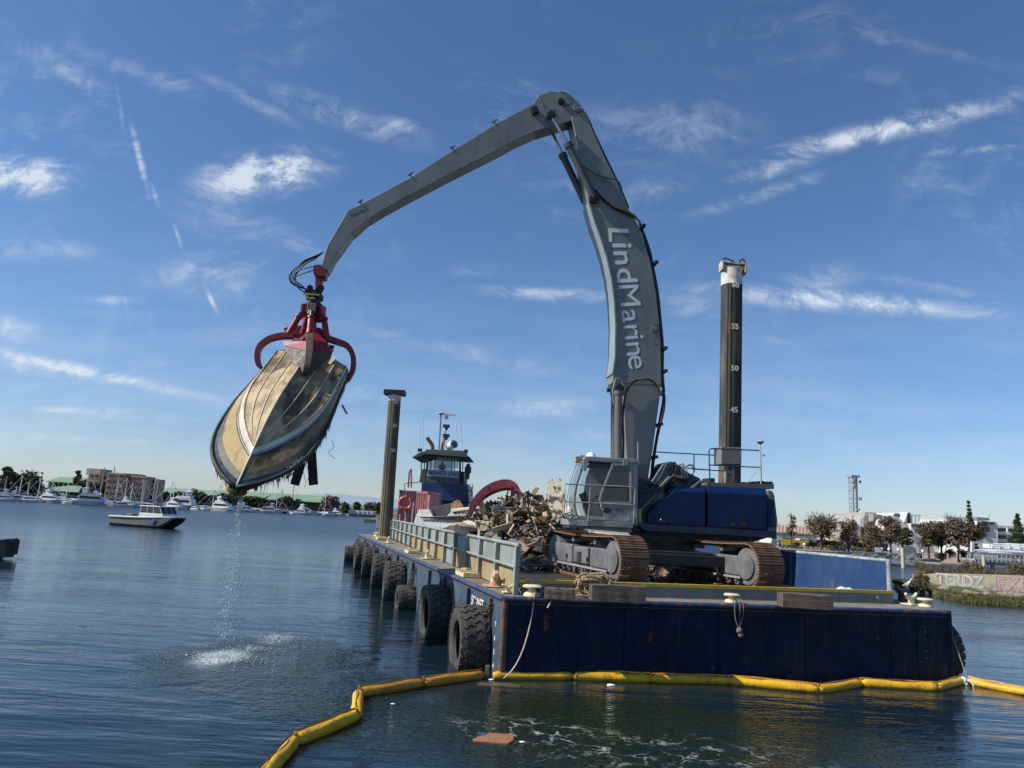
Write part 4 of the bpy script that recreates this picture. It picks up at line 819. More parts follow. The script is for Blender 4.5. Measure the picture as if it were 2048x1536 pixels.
for k,(dx,dy) in enumerate(((0,0),(4,3),(9,6),(-3,2))):
    q.tube(spline([g3(647,504,GY+.2),g3(630,512+dy,GY+.25),g3(606+dx*.4,523+dy,GY+.3),g3(584+dx,545+dy*.5,GY+.3),g3(583+dx,562,GY+.3),g3(594+dx,572-dy*.3,GY+.3),g3(612,578+dy*.4,GY+.25),g3(622,586,GY+.2)],6),.021,n=6)
q.build('hose_loop',hose,gr,smooth='all')
q=MB()
for dy in (0,9): q.tube(spline([g3(630,532+dy*.8,GY+.3),g3(610,537+dy,GY+.33),g3(594,543+dy,GY+.33),g3(588,556+dy*.5,GY+.33),g3(592,570,GY+.33),g3(606,583,GY+.3),g3(622,588,GY+.25)],6),.024,n=6)
q.build('steel_braided_hose',M('ribbed_hose',(.30,.26,.20),(.04,.04,.04),scale=30,rough=.5),gr,smooth='all')
q=MB()
for a in [((606,588),(640,590)),((612,596),(630,597))]: q.tube([g3(*a[0],GY+.35),g3(*a[1],GY+.35)],.03)
q.build('brass_fitting',M('yellow_fitting',(.45,.33,.08),rough=.4,metal=.3),gr,smooth=True)
# ================================================================ WRECKED BOAT HANGING KEEL UP
HL,HBc,HBg,HD,HZc,HRk,HF=5.857,1.19,1.46,.80,.50,.656,1.9
HM=Matrix(((-.0351,-.9848,-.1703,-6.7317),(-.7607,-.0841,.6436,23.7394),(-.6482,.1521,-.7462,8.8205),(0,0,0,1)))
wr=empty('wrecked_boat',(0,0,0),0,'stained fibreglass speedboat hull hanging upside down from the red grapple','boat'); wr.matrix_world=HM
def hk(s): x=s*.9; return V((x*HL,0,0 if x<.5 else HD*.95*((x-.5)/.5)**HF))
def hc_(s,sd): b=HBc*(1-max(0,(s-.35)/.65)**2.2); return V((s*.9*HL,sd*b,HZc+(hk(1).z-HZc)*max(0,(s-.3)/.7)**2))
def hg(s,sd): b=HBg*(.87+.13*min(1,s/.45))*(1-max(0,(s-.35)/.65)**4.2)**.9; return V((s*(HL+HRk),sd*b,HD*(1+.12*s*s)))
def hbot(s,t,sd): # t 0 keel .. 1 chine
    a,b=hk(s),hc_(s,sd); p=a.lerp(b,t); p.z+=.05*sin(PI*t)*(1-s); return p
def htop(s,t,sd):
    a,b=hc_(s,sd),hg(s,sd); p=a.lerp(b,t); p.y+=sd*.05*sin(PI*t)*(1-s); 
    p+=V((0,mnoise.noise(p*2)*.012,0)); return p
def patch(fn,t0,t1,sd,ns=48,nt=8,off=0.,s0=0.,s1=1.):
    q=MB(); vs=[]
    for i in range(ns+1):
        for j in range(nt+1): vs.append(fn(s0+(s1-s0)*i/ns,t0+(t1-t0)*j/nt,sd))
    fs=[(i*(nt+1)+j,i*(nt+1)+j+1,(i+1)*(nt+1)+j+1,(i+1)*(nt+1)+j) for i in range(ns) for j in range(nt)]
    q.add(vs,fs); return q
def hmat(name,ca,cb,cc,sc_,rough=.4,b=.004,st=(1,1,1),f1=(.42,.6),f2=(.52,.68)):
    m=bpy.data.materials.new(name); m.use_nodes=True; t=NT(m.node_tree); p=m.node_tree.nodes['Principled BSDF']; o=t.new('ShaderNodeTexCoord').outputs['Object']; v=t.mapping(o,scale=st)
    c=t.mix(t.mapr(t.noise(v,sc_,7.,.65),*f1),ca,cb); c=t.mix(t.mapr(t.noise(t.mapping(v,loc=(3,1,2)),sc_*.6,7.,.7),*f2),c,cc)
    fine=t.noise(t.mapping(o,scale=(1,9,9)),22.,3.,.7); c=t.mix(t.mapr(fine,.55,.75,0,.45),c,tuple(x*.45 for x in ca))
    t.l.new(c,p.inputs['Base Color']); p.inputs['Roughness'].default_value=rough
    bn=t.new('ShaderNodeBump'); bn.inputs['Distance'].default_value=b; t.l.new(fine,bn.inputs['Height']); t.l.new(bn.outputs[0],p.inputs['Normal']); return m
botm=hmat('hull_bottom_scummed',(.55,.43,.24),(.30,.21,.11),(.09,.06,.03),1.6,.6,.01,(.6,1.2,1.2),(.40,.58),(.48,.62))
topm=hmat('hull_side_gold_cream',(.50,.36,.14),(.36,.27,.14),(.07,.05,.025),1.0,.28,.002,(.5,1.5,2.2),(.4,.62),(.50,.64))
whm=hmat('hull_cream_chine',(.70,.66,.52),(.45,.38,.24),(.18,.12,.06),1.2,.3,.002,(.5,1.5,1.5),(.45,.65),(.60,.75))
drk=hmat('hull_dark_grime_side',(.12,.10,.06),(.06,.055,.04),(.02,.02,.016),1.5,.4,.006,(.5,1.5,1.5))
topd=hmat('hull_side_shaded',(.30,.22,.10),(.20,.15,.08),(.04,.03,.016),1.0,.3,.002,(.5,1.5,2.2),(.4,.62),(.46,.60))  # starboard copy of the side colour, darkened to paint in its shade
tealm=M('teal_gunwale_stripe',(.02,.055,.085),(.012,.025,.035),scale=1.4,rough=.3,grime=.4)
navs=M('pinstripe_blue',(.012,.03,.10),rough=.35)
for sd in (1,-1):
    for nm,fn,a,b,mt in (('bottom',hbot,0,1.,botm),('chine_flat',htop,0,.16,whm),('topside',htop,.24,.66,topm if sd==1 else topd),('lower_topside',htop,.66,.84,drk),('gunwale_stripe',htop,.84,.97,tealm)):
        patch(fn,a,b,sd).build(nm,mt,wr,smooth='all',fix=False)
    for a,b in ((.16,.185),(.205,.24)): patch(htop,a,b,sd,nt=1).build('pinstripe',navs,wr,smooth='all',fix=False)
    patch(htop,.185,.205,sd,nt=1).build('pinstripe_gap',whm,wr,smooth='all',fix=False)
    for t_ in (.36,.70,.99):
        q=MB(); n=V((0,0,-1)); pts=[hbot(s*(.94 if t_<.9 else 1.)-.0,t_,sd)+V((0,0,-.012)) for s in [i/40 for i in range(41)]]
        q.tube(pts,.019,n=6,rf=lambda t:1 if t<.85 else max(.1,(1-t)/.15)); q.build('spray_strake',whm if t_<.9 else botm,wr,smooth='all')
    q=MB().tube([hg(i/40,sd) for i in range(41)],.06,n=8); q.build('gunwale_rubrail',M('black_weedy_rubber',(.012,.014,.010),(.02,.03,.012),scale=6,rough=.6,bump=.02,bscale=20),wr,smooth='all')
# moulded deck edge below, and underside closing the hull
q=MB(); secs=[]
for i in range(31):
    s=i/30; a,b=hg(s,1),hg(s,-1); secs.append([a+V((0,0,.02)),a.lerp(b,.12)+V((0,0,.22)),a.lerp(b,.5)+V((0,0,.30)),a.lerp(b,.88)+V((0,0,.22)),b+V((0,0,.02))])
q.loft(secs,closed=False); q.build('weed_covered_deck',M('black_weedy_deck',(.02,.022,.014),(.05,.05,.03),scale=3,rough=.7,bump=.04,bscale=8),wr,smooth='all')
q=MB(); q.add([hg(0,1),hc_(0,1),hk(0),hc_(0,-1),hg(0,-1),hg(0,0)+V((0,0,.15))],[(0,1,2,3,4,5)]); q.build('transom',topm,wr)
q=MB().tube([hk(i/40)-V((0,0,.012)) for i in range(41)]+[hc_(1,0).lerp(hg(1,0),i/8) for i in range(1,9)],.022,n=6); q.build('keel_strip',whm,wr,smooth='all')
# trim fittings on the bottom near the transom
q=MB().box((.35,-.75,.20),(.5,.14,.06),rz=R(8)); q.cyl((.15,-.55,.12),(.6,-.55,.12),.03); q.build('water_intake',M('cream_fitting',(.6,.52,.36),rough=.5),wr)
# registration characters, upside down with the boat
s0=.80; o0=htop(.80,.905,-1); xd=(htop(.84,.905,-1)-htop(.76,.905,-1)); yd=(htop(.80,.97,-1)-htop(.80,.84,-1))
fm_=frame(o0,xd,yd); nv=V((fm_[0][2],fm_[1][2],fm_[2][2])); 
text('registration','CF 8179 TC',.145,M('registration_white',(.55,.55,.52),rough=.5),wr,Matrix.Translation(nv*.025)@fm_,.003,sx=.95)
# weed and junk hanging from the lower edge
weed=M('wet_green_weed',(.018,.030,.008),(.035,.04,.012),scale=8,rough=.5)
q=MB(); HI=HM.inverted(); dn=(HI.to_3x3()@V((0,0,-1))).normalized(); r2=random.Random(3)
for k in range(1700):
    sd=1 if r2.random()<.45 else -1; s=r2.random() if sd<0 else r2.uniform(.45,1); p=hg(s,sd)+V((0,0,r2.uniform(-.05,.16))); l=r2.uniform(.03,.16) if r2.random()<.86 else r2.uniform(.15,.42); l*=1 if sd<0 else .5; w_=r2.uniform(.006,.02)
    x=V((r2.uniform(-1,1),r2.uniform(-1,1),0)).normalized()*w_; e_=dn*l+V((r2.uniform(-.3,.3),r2.uniform(-.3,.3),0))*l*.5
    q.add([p-x,p+x,p+e_*.5+x*.7,p+e_,p+e_*.5-x*.7],[(0,1,2,3,4)])
tag(q.build('hanging_weed',weed,wr),kind='stuff')
def hplank(p0,p1,w_,th,nm,lab,mat):
    q=MB().bar(p0,p1,w_,th,up=(0,1,0)); o=q.build(nm,mat,bevel=.01); return tag(o,lab,nm.replace('_',' '))
dkw=M('black_wet_wood',(.022,.018,.014),(.045,.035,.026),scale=3,rough=.6)
hplank(at(603,925,21.5),at(589,970,21.5),.26,.07,'broken_plank','curved dark plank dangling under the right side of the hanging boat',dkw)
hplank(at(623,905,21.8),at(627,970,21.8),.27,.06,'broken_board','straight dark board hanging vertically at the lower right of the boat',dkw)
hplank(at(684,810,22.4),at(694,828,22.4),.06,.05,'wood_splinter','short splinter sticking out of the hanging boat on the right',dkw)
q=MB().ball((0,0,0),.24,12,8,(1.3,.7,.7)); o=q.build('yellow_float',M('slimed_yellow_plastic',(.40,.27,.03),(.12,.09,.03),scale=5,rough=.5,grime=.5),smooth=True); o.location=at(473,979,19.9); o.rotation_euler=(0,R(15),0); tag(o,'slimy yellow float caught under the bow of the hanging boat','float')
q=MB()
for k in range(14):
    p=at(462+U(-4,14),985,19.8); q.tube(spline([p,p+V((U(-.12,.1),0,-.1)),p+V((U(-.16,.12),U(-.05,.05),U(-.22,-.05)))],4),.012,n=4)
tag(q.build('tangled_line',blackr,smooth='all'),'tangle of black line hanging below the yellow float','line')
q=MB()
for pth in ([(663,880),(668,895),(657,905),(670,918)],[(604,935),(608,950),(612,965),(609,975)],[(612,930),(618,945),(616,960)]): q.tube(spline([at(x,y,21.9) for x,y in pth],4),.008,n=4)
tag(q.build('tangled_line',blackr,smooth='all'),'thin loose lines trailing from the right side of the hanging boat','line')
# falling water
q=MB(); r2=random.Random(11)
def drop(c,r,st=1.): q.ball((c.x,c.y,c.z),r,6,4,(1,1,st))
topw=at(482,990,19.9); dropm=bpy.data.materials.new('falling_water'); dropm.use_nodes=True; _p=dropm.node_tree.nodes['Principled BSDF']; _p.inputs['Base Color'].default_value=(.80,.86,.9,1); _p.inputs['Roughness'].default_value=.08; _p.inputs['Transmission Weight'].default_value=.25
for k in range(430):
    f=r2.random()**.8; z=topw.z*(1-f); br=r2.choice([-.13,.05,.13]) if f>.15 else 0; sp_=.05+.22*f
    x=topw.x-.02*f*0+br*min(1,f*2.2)+r2.gauss(0,sp_*.34); y=topw.y+r2.gauss(0,sp_*.4); drop(V((x,y,z)),r2.uniform(.008,.021)*(1.4 if r2.random()<.08 else .8),r2.uniform(1,1.8))
for k in range(70):
    f=r2.random(); drop(V((topw.x+.45+r2.gauss(0,.35)*(.5+f),topw.y+r2.gauss(0,.4),topw.z*(1-f)*.95)),r2.uniform(.008,.018),1.2)
for k in range(10): drop(at(U(560,600),U(1050,1160),20),.012)
for i in range(5):
    x=topw.x+U(-.07,.06); q.tube([V((x+U(-.01,.01),topw.y,topw.z-.0)),V((x,topw.y,topw.z-.25)),V((x-.02,topw.y,topw.z-.5-U(0,.2)))],.014,n=5)
tag(q.build('falling_water',dropm,smooth='all'),'stream of bright drops falling from the bow into the splash',kind='stuff')
q=MB()
for k in range(1500):
    c=gz(445,1316) if r2.random()<.62 else (gz(553,1277) if r2.random()<.6 else gz(500,1300)); rr=abs(r2.gauss(0,.42)); t=r2.uniform(0,2*PI); p=c+V((cos(t)*rr*1.25,sin(t)*rr*.8,abs(r2.gauss(0,.045))*max(.1,1.1-rr))); drop(p,r2.uniform(.005,.014))
tag(q.build('splash_spray',dropm,smooth='all'),'white spray thrown up where the water lands',kind='stuff')
# ================================================================ DEBRIS ON DECK
ppal=[M('debris_wet_brown',(.11,.075,.045),(.05,.035,.024),scale=4,rough=.5),M('debris_dark',(.03,.026,.02),(.07,.055,.04),scale=4,rough=.6),M('debris_tan',(.42,.31,.18),(.22,.15,.08),scale=4,rough=.7),M('debris_pale',(.62,.58,.48),(.34,.30,.22),scale=5,rough=.6,grime=.5),M('debris_olive',(.17,.15,.07),(.08,.07,.03),scale=4,rough=.7),M('debris_grey',(.16,.16,.15),(.07,.07,.065),scale=4,rough=.6),M('debris_rust',(.20,.08,.035),(.08,.04,.025),scale=4,rough=.8)]
pc=at(1030,1090,34); pc.z=F
def moundh(x,y):
    # height of the heap above deck, in barge directions
    d=V((x,y,0))-V((pc.x,pc.y,0)); a=d.dot(ub); b=d.dot(vb); h=2.5*math.exp(-((a-.4)/2.6)**2-((b-0)/4.2)**2)+.9*math.exp(-((a+1.2)/2.2)**2-((b-6)/3.5)**2)+.55*math.exp(-((a-.3)/2.6)**2-((b+4.5)/2.5)**2)
    return h
q=MB(); n=46; vs=[]
for i in range(n+1):
    for j in range(n+1):
        a=-3.2+8.0*i/n; b=-8+19*j/n; p=pc+ub*a+vb*b; h=moundh(p.x,p.y); z=F-.03+h*(.9+.5*mnoise.noise(V((p.x*1.1,p.y*1.1,0))))+.25*mnoise.noise(V((p.x*3,p.y*3,1)))*min(1,h*2); vs.append((p.x,p.y,z if h>.05 else F-.05))
q.add(vs,[(i*(n+1)+j,(i+1)*(n+1)+j,(i+1)*(n+1)+j+1,i*(n+1)+j+1) for i in range(n) for j in range(n)])
tag(q.build('debris_mud',wet,smooth=False),'dark mud and broken matter under the wreckage heap',kind='stuff')
r3=random.Random(5)
def shard(q,c,L_,w_,th,rz,ry,rx):
    m=Matrix.Translation(c)@Matrix.Rotation(rz,4,'Z')@Matrix.Rotation(ry,4,'Y')@Matrix.Rotation(rx,4,'X'); n=5
    up_=[V((L_*(i/n-.5),w_*.5*(.6+.7*r3.random()),0)) for i in range(n+1)]+[V((L_*(i/n-.5),-w_*.5*(.6+.7*r3.random()),0)) for i in range(n,-1,-1)]
    k=len(up_); vs=[m@(p+V((0,0,th/2+.06*L_*sin(p.x*2)))) for p in up_]+[m@(p-V((0,0,th/2-.06*L_*sin(p.x*2)))) for p in up_]
    q.add(vs,[tuple(range(k)),tuple(range(2*k-1,k-1,-1))]+[(i,k+i,k+(i+1)%k,(i+1)%k) for i in range(k)])
qs=[MB() for _ in ppal]
for k in range(1500):
    a=r3.gauss(.3,1.9); b=r3.gauss(0,4.2); 
    if not(-2.9<a<5 and -7.5<b<11): continue
    p=pc+ub*a+vb*b; 
    rel=p-C1; 
    if rel.dot(Fd)>99: continue
    h=moundh(p.x,p.y); p.z=F+h*r3.uniform(.6,1.1)+.04; i=r3.choices(range(7),(4,4,3,1.6,3,1.5,1.5))[0]
    if r3.random()<.66: qs[i].box(p,(r3.uniform(.3,1.5),r3.uniform(.03,.12),r3.uniform(.015,.06)),rz=r3.uniform(0,PI),ry=r3.gauss(0,.5),rx=r3.uniform(-1,1))
    else: shard(qs[i],p,r3.uniform(.25,.9),r3.uniform(.10,.36),.015,r3.uniform(0,PI*2),r3.gauss(0,.7),r3.gauss(0,.8))
for k in range(1100):
    a=r3.uniform(-2.8,4.6); b=r3.uniform(-9.,9); p=pc+ub*a+vb*b; p.z=F+moundh(p.x,p.y)*r3.uniform(.5,1.1)+.03; i=r3.choices(range(7),(5,4,3,2,3,2,1))[0]
    qs[i].box(p,(r3.uniform(.08,.4),r3.uniform(.03,.1),r3.uniform(.02,.06)),rz=r3.uniform(0,PI),ry=r3.gauss(0,.5),rx=r3.uniform(-1,1))
for k in range(420):   # litter along the track and starboard side
    a=r3.uniform(4.5,10.5); b=r3.uniform(1.6,24); p=B(a,b,F+.03); 
    i=r3.choices(range(7),(5,4,2,1,3,2,1))[0]; qs[i].box(p,(r3.uniform(.1,.6),r3.uniform(.03,.12),r3.uniform(.02,.06)),rz=r3.uniform(0,PI),ry=r3.gauss(0,.1))
for k in range(85):
    a=r3.gauss(.3,1.7); b=r3.gauss(-.5,3.6); p=pc+ub*a+vb*b; p.z=F+moundh(p.x,p.y)*r3.uniform(.85,1.08)+.05; i=r3.choices(range(7),(3,1,3,4,3,1,2))[0]; shard(qs[i],p,r3.uniform(.8,1.7),r3.uniform(.35,.8),.03,r3.uniform(0,PI*2),r3.gauss(0,.7),r3.gauss(.5,.8))
for i,x in enumerate(qs): tag(x.build('broken_wreckage',ppal[i]),('wet brown','black','tan','pale','olive','grey','rusty')[i]+' splinters and torn boards mixed through the wreckage heap',kind='stuff')
def slab(px_poly,Y,th,mat,name,lab,cat,lean=0.,smooth=False):
    pts=[]; ym=max(p[1] for p in px_poly)
    for x,y in px_poly: pts.append(at(x,y,Y+lean*(ym-y)/30))
    c=sum(pts,V((0,0,0)))/len(pts); q=MB(); n=len(pts); nn=(pts[1]-pts[0]).cross(pts[2]-pts[1]).normalized()*th
    q.add([p-c for p in pts]+[p-c+nn for p in pts],[tuple(range(n)),tuple(range(2*n-1,n-1,-1))]+[(i,n+i,n+(i+1)%n,(i+1)%n) for i in range(n)])
    o=q.build(name,mat); o.location=c; return tag(o,lab,cat)
mott=M('barnacled_hull_panel',(.62,.58,.40),(.10,.06,.07),scale=2.6,rough=.8,bump=.03,bscale=8,fac=(.46,.54),grime=.6)
slab([(1096,962),(1105,958),(1111,966),(1120,955),(1127,972),(1131,1000),(1124,1030),(1116,1044),(1108,1036),(1100,1016),(1093,990)],29.5,.12,mott,'hull_slab','cream and purple barnacled hull panel standing upright beside the cab','hull slab',.3)
slab([(1000,1026),(1012,1005),(1032,1002),(1040,1020),(1044,1040),(1020,1046),(1008,1042)],34,.08,ppal[4],'torn_panel','olive torn panel standing in the middle of the heap','panel',.4)
slab([(1058,1056),(1066,1049),(1084,1048),(1090,1060),(1082,1072),(1062,1070)],31,.06,M('rust_red_plate',(.22,.07,.035),(.12,.04,.025),scale=4,rough=.8),'rusty_plate','rust red curved plate near the right of the heap','plate')
slab([(970,1010),(988,1006),(1004,1012),(1010,1024),(992,1022),(974,1022)],35,.05,M('white_fibreglass',(.74,.74,.72),(.62,.6,.55),scale=3,rough=.5,grime=.3),'fibreglass_scrap','small white fibreglass panel under the red arch','fibreglass scrap')
slab([(1062,992),(1086,1000),(1096,1010),(1094,1018),(1070,1012)],33.,.05,M('orange_board',(.34,.19,.09),(.2,.12,.06),scale=4,rough=.7),'orange_board','orange brown board lying on top of the heap at the right','board',.6)
slab([(1006,1090),(1022,1076),(1032,1079),(1036,1087),(1020,1089)],28.5,.06,M('grey_white_sheet',(.55,.57,.58),rough=.6),'bent_sheet','bent white sheet low in the heap over the bulwark end','sheet')
slab([(1014,1036),(1023,1030),(1037,1025),(1040,1032),(1028,1040),(1018,1041)],33,.05,M('white_fibreglass',(.7,.7,.7)),'crumpled_sheet','crumpled white sheet in the centre of the heap','sheet')
slab([(958,1008),(966,1000),(978,1040),(984,1070),(976,1072),(968,1046)],33.5,.08,M('olive_beam',(.24,.22,.13),(.1,.09,.05),scale=3,rough=.8,grime=.5),'split_frame','olive split boat frame leaning at the left of the heap','frame')
def beam(a,b,Y0,Y1,w_,mat,name,lab,cat):
    p,q_=at(*a,Y0),at(*b,Y1); c=(p+q_)/2; o=MB().bar(p-c,q_-c,w_,w_*.6).build(name,mat,bevel=.005); o.location=c; return tag(o,lab,cat)
r6=random.Random(21)
def chunk(px,py,w_,h_,Y,mat,name,lab,cat,tilt=0.,n=9):
    pts=[]
    for i in range(n):
        a=2*PI*i/n; k=r6.uniform(.62,1.1); x,y=cos(a)*w_/2*k,sin(a)*h_/2*k; pts.append((px+x*cos(tilt)-y*sin(tilt),py+x*sin(tilt)+y*cos(tilt)))
    return slab(pts,Y,r6.uniform(.04,.1),mat,name,lab,cat,r6.uniform(-.3,.6))
wg=M('white_fibreglass',(.7,.7,.7)); bwn=M('torn_brown_plywood',(.22,.12,.06),(.10,.06,.035),scale=3,rough=.8,grime=.4); crm=M('cream_laminate',(.50,.44,.30),(.28,.22,.13),scale=3,rough=.7,grime=.5)
for a_ in ((993,1050,16,48,31,bwn,'plywood_sheet','narrow brown plywood panel standing near the middle of the heap','plywood sheet',.1),
 (1012,1030,26,34,32,crm,'laminate_scrap','cream torn laminate high in the middle of the heap','laminate scrap',.5),
 (1036,1062,34,18,30.5,ppal[0],'wet_board','wet brown board flat in the front of the heap','board',-.3),
 (968,1052,22,26,31,crm,'laminate_scrap','cream laminate scrap at the left front of the heap','laminate scrap',.8),
 (1052,1030,20,40,31.5,ppal[4],'hull_fragment','olive hull fragment upright on the right side of the heap','hull fragment',-.2),
 (1080,1040,26,22,30,bwn,'plywood_sheet','brown plywood sheet below the barnacled panel','plywood sheet',.4),
 (1000,1078,30,12,29.5,wg,'fibreglass_scrap','white fibreglass strip low at the front left of the heap','fibreglass scrap',.2),
 (1040,1006,26,20,33,crm,'laminate_scrap','cream scrap near the top of the heap under the arch','laminate scrap',-.5),
 (1074,1018,20,16,32,M('rust_red_plate',(.22,.07,.035)),'rusty_plate','small rust red plate near the heap top right','plate',.2),
 (976,1068,26,10,30,ppal[3],'pale_board','pale board poking over the bulwark at the heap foot','board',-.4),
 (940,1046,30,12,33,wg,'fibreglass_scrap','white fibreglass sheet between smashed boat and heap','fibreglass scrap',.1)): chunk(*a_)
beam((1062,1013),(1106,1056),32,30.5,.16,ppal[2],'broken_beam','long tan beam sloping down to the right side of the heap','beam')
beam((1055,990),(1062,1055),34,32,.2,ppal[1],'broken_beam','black beam standing upright below the red arch','beam')
beam((985,1030),(986,1072),31,31,.05,ppal[5],'bent_pipe','thin grey pipe standing in the heap','pipe')
beam((951,1041),(985,1044),32,31,.05,ppal[3],'bent_pipe','thin pale pipe lying level at the left of the heap','pipe')
beam((951,1041),(951,1070),32,31.6,.05,ppal[3],'bent_pipe','thin pale pipe standing at the left of the heap','pipe')
beam((1010,1062),(1060,1098),30,29,.07,ppal[5],'bent_pipe','dark rod slanting across the front of the heap','pipe')
beam((1042,1110),(1066,1094),27.5,28.5,.1,ppal[5],'broken_plank','grey plank at the right foot of the heap','plank')
beam((1020,1102),(1060,1108),27.8,28,.09,ppal[1],'broken_plank','dark plank lying on deck beside the left track','plank')
beam((1068,1076),(1100,1088),29,28.5,.09,ppal[2],'broken_plank','pale tan plank lying just left of the track','plank')
# red arch
arm=M('red_fibreglass',(.30,.035,.06),(.38,.08,.11),scale=2,rough=.3,grime=.25)
arc=[at(x,y,34) for x,y in ((940,1030),(948,1010),(960,995),(976,982),(996,973),(1014,970),(1026,974),(1034,984),(1046,1000),(1054,1020))]
q=MB(); sp_=spline(arc,5); n=len(sp_); secs=[]
for i,p in enumerate(sp_):
    t=i/(n-1); d_=(sp_[min(i+1,n-1)]-sp_[max(0,i-1)]).normalized(); nn=V((0,1,0)).cross(d_).normalized(); w_=.10+.16*sin(PI*min(1,t*1.1)); secs.append([p+nn*w_,p+V((0,-.28,0))+nn*w_*.5,p+V((0,-.30,0))-nn*w_,p-nn*w_,p+V((0,.3,0))-nn*w_*.6,p+V((0,.3,0))+nn*w_*.6])
q.loft(secs); ra=tag(q.build('radar_arch',arm,smooth=True),'glossy dark red curved boat arch rising from the wreckage heap','boat arch')
q=MB().cyl(at(984,984,33.6),at(977,975,33.6),.02,n=6); q.ball(at(977,974,33.6),.05); q.build('light_stalk',blackr,ra,smooth=True)
q=MB(); pts=[at(x,y,33.7) for x,y in ((1022,972),(1036,980),(1034,1030),(1040,1060),(1030,1058),(1020,1010))]; n=len(pts); q.add(pts+[p+V((0,.2,0)) for p in pts],[tuple(range(n)),tuple(range(2*n-1,n-1,-1))]+[(i,n+i,n+(i+1)%n,(i+1)%n) for i in range(n)]); q.build('arch_leg',M('dark_red_soiled',(.12,.015,.025),(.03,.015,.015),scale=2,rough=.5),ra)
# smashed white boat
wfm=M('scuffed_white_gelcoat',(.66,.67,.66),(.50,.50,.47),scale=2,rough=.4,grime=.5)
sbt=empty('smashed_boat',at(890,1040,38.5),0,'smashed white cabin boat with a black side stripe lying behind the bulwark','boat'); SO=sbt.location.copy()
def sp2(poly,Y0,Y1,mat,nm):
    a=[at(x,y,Y0+(890-x)*.013)-SO for x,y in poly]; k=(Y1/Y0); b=[V((p.x,p.y+(Y1-Y0),p.z)) for p in a]; n=len(a); q=MB().add(a+b,[tuple(range(n)),tuple(range(2*n-1,n-1,-1))]+[(i,n+i,n+(i+1)%n,(i+1)%n) for i in range(n)]); return q.build(nm,mat,sbt,bevel=.01)
sp2([(826,1050),(833,1029),(900,1040),(955,1030),(957,1020),(960,1054),(900,1058)],38,39.6,wfm,'hull')
sp2([(833,1029),(838,1019),(858,1019),(866,1033),(892,1034),(902,1023),(898,1039),(836,1037)],38.1,39.2,wfm,'side_coaming')
sp2([(900,1040),(902,1018),(957,1012),(958,1031)],37.9,39.5,wfm,'cabin_side')
sp2([(840,1033.5),(955,1030),(956,1034),(900,1039.5),(842,1036.5)],37.86,37.9,M('black_stripe',(.02,.02,.03),rough=.4),'hull_stripe')
sp2([(858,1017),(902,1006),(902,1020),(892,1032),(866,1031)],39.3,39.5,M('dark_cabin_inside',(.035,.035,.04),rough=.6),'cabin_interior')
sp2([(901,1008),(914,999),(920,1001),(927,1013),(924,1019),(903,1021)],38.4,38.5,M('bare_plywood',(.30,.17,.08),(.15,.09,.05),scale=3,rough=.8,grime=.4),'broken_plywood')
sp2([(902,1021),(928,1017),(957,1014),(957,1017),(904,1024)],37.8,38.0,M('cream_edge',(.55,.48,.34),rough=.7),'torn_edge')
for x in (907,910,916,923,928,934,938): sp2([(x,1027),(x,1024),(x+2,1023.7),(x+2,1026.8)],37.84,37.86,M('black_stripe',(.02,.02,.03)),'side_lettering')
sp2([(848,1072),(866,1050),(902,1051),(918,1062),(905,1078)],34,35,wfm,'foredeck')
lump('foam_block',at(925,1058,33),.45,(1.5,.8,.6),M('dirty_foam',(.55,.45,.30),(.2,.16,.1),scale=4,rough=.9,bump=.04),'dirty tan foam block at the left foot of the heap','foam block',9,12,8,.4)
lump('dark_bale',at(915,1066,31.5),.6,(1.6,1,.5),ppal[1],'black crushed bale against the inside of the bulwark','bale',12,12,8,.5)
# red container
rcm=M('faded_red_container',(.66,.27,.25),(.52,.20,.18),scale=1.2,rough=.6,grime=.3,rust=.15)
ctr=at(822,1045,47); rz_=R(-13); ce=empty('shipping_container',(ctr.x+.35,ctr.y+1.2,F),rz_,'small faded red shipping container behind the bulwark by the brown pile','container')
ch_=zY(803,980,46.3)-F; cw_,cdp=2.05,2.4
MB().box((0,0,ch_/2),(cw_-.08,cdp-.08,ch_-.06)).build('container_body',rcm,ce)
q=MB()
for k in range(13): 
    x=-cw_/2+.14+k*(cw_-.28)/12; q.box((x,-cdp/2+.03,ch_/2),(.07,.05,ch_-.25)); 
    y=-cdp/2+.14+k*(cdp-.28)/12; q.box((-cw_/2+.03,y,ch_/2),(.05,.08,ch_-.25))
q.build('corrugation',rcm,ce)
q=MB()
for x in(-1,1):
    for y in(-1,1): q.box((x*(cw_/2-.05),y*(cdp/2-.05),ch_/2),(.12,.12,ch_))
for z in(.08,ch_-.06):
    for y in(-1,1): q.box((0,y*(cdp/2-.05),z),(cw_,.12,.14))
    for x in(-1,1): q.box((x*(cw_/2-.05),0,z),(.12,cdp,.14))
q.build('container_frame',M('pale_red_frame',(.66,.32,.30),(.5,.2,.18),scale=3,rough=.6,rust=.2),ce)
for x in(-1,1): MB().box((x*(cw_/2-.06),-cdp/2+.02,ch_-.05),(.16,.14,.14)).build('corner_casting',rustm,ce)
lr=at(811,1006,44.8); e=empty('life_ring',lr,0,'red life ring hanging in front of the red container','life ring')
q=MB().tube([(cos(t)*.36,0,sin(t)*.36) for t in [i*PI/14 for i in range(28)]],.10,n=10,closed=True); q.build('ring',M('lifebuoy_red',(.48,.04,.03),(.4,.05,.04),scale=5,rough=.5),e,smooth='all')
for k in range(4):
    t=PI/4+k*PI/2; MB().tube([(cos(t+u)*.36,0,sin(t+u)*.36) for u in(-.09,0,.09)],.108,n=10).build('reflective_band',M('band_pink_white',(.6,.4,.36),rough=.5),e,smooth=True)
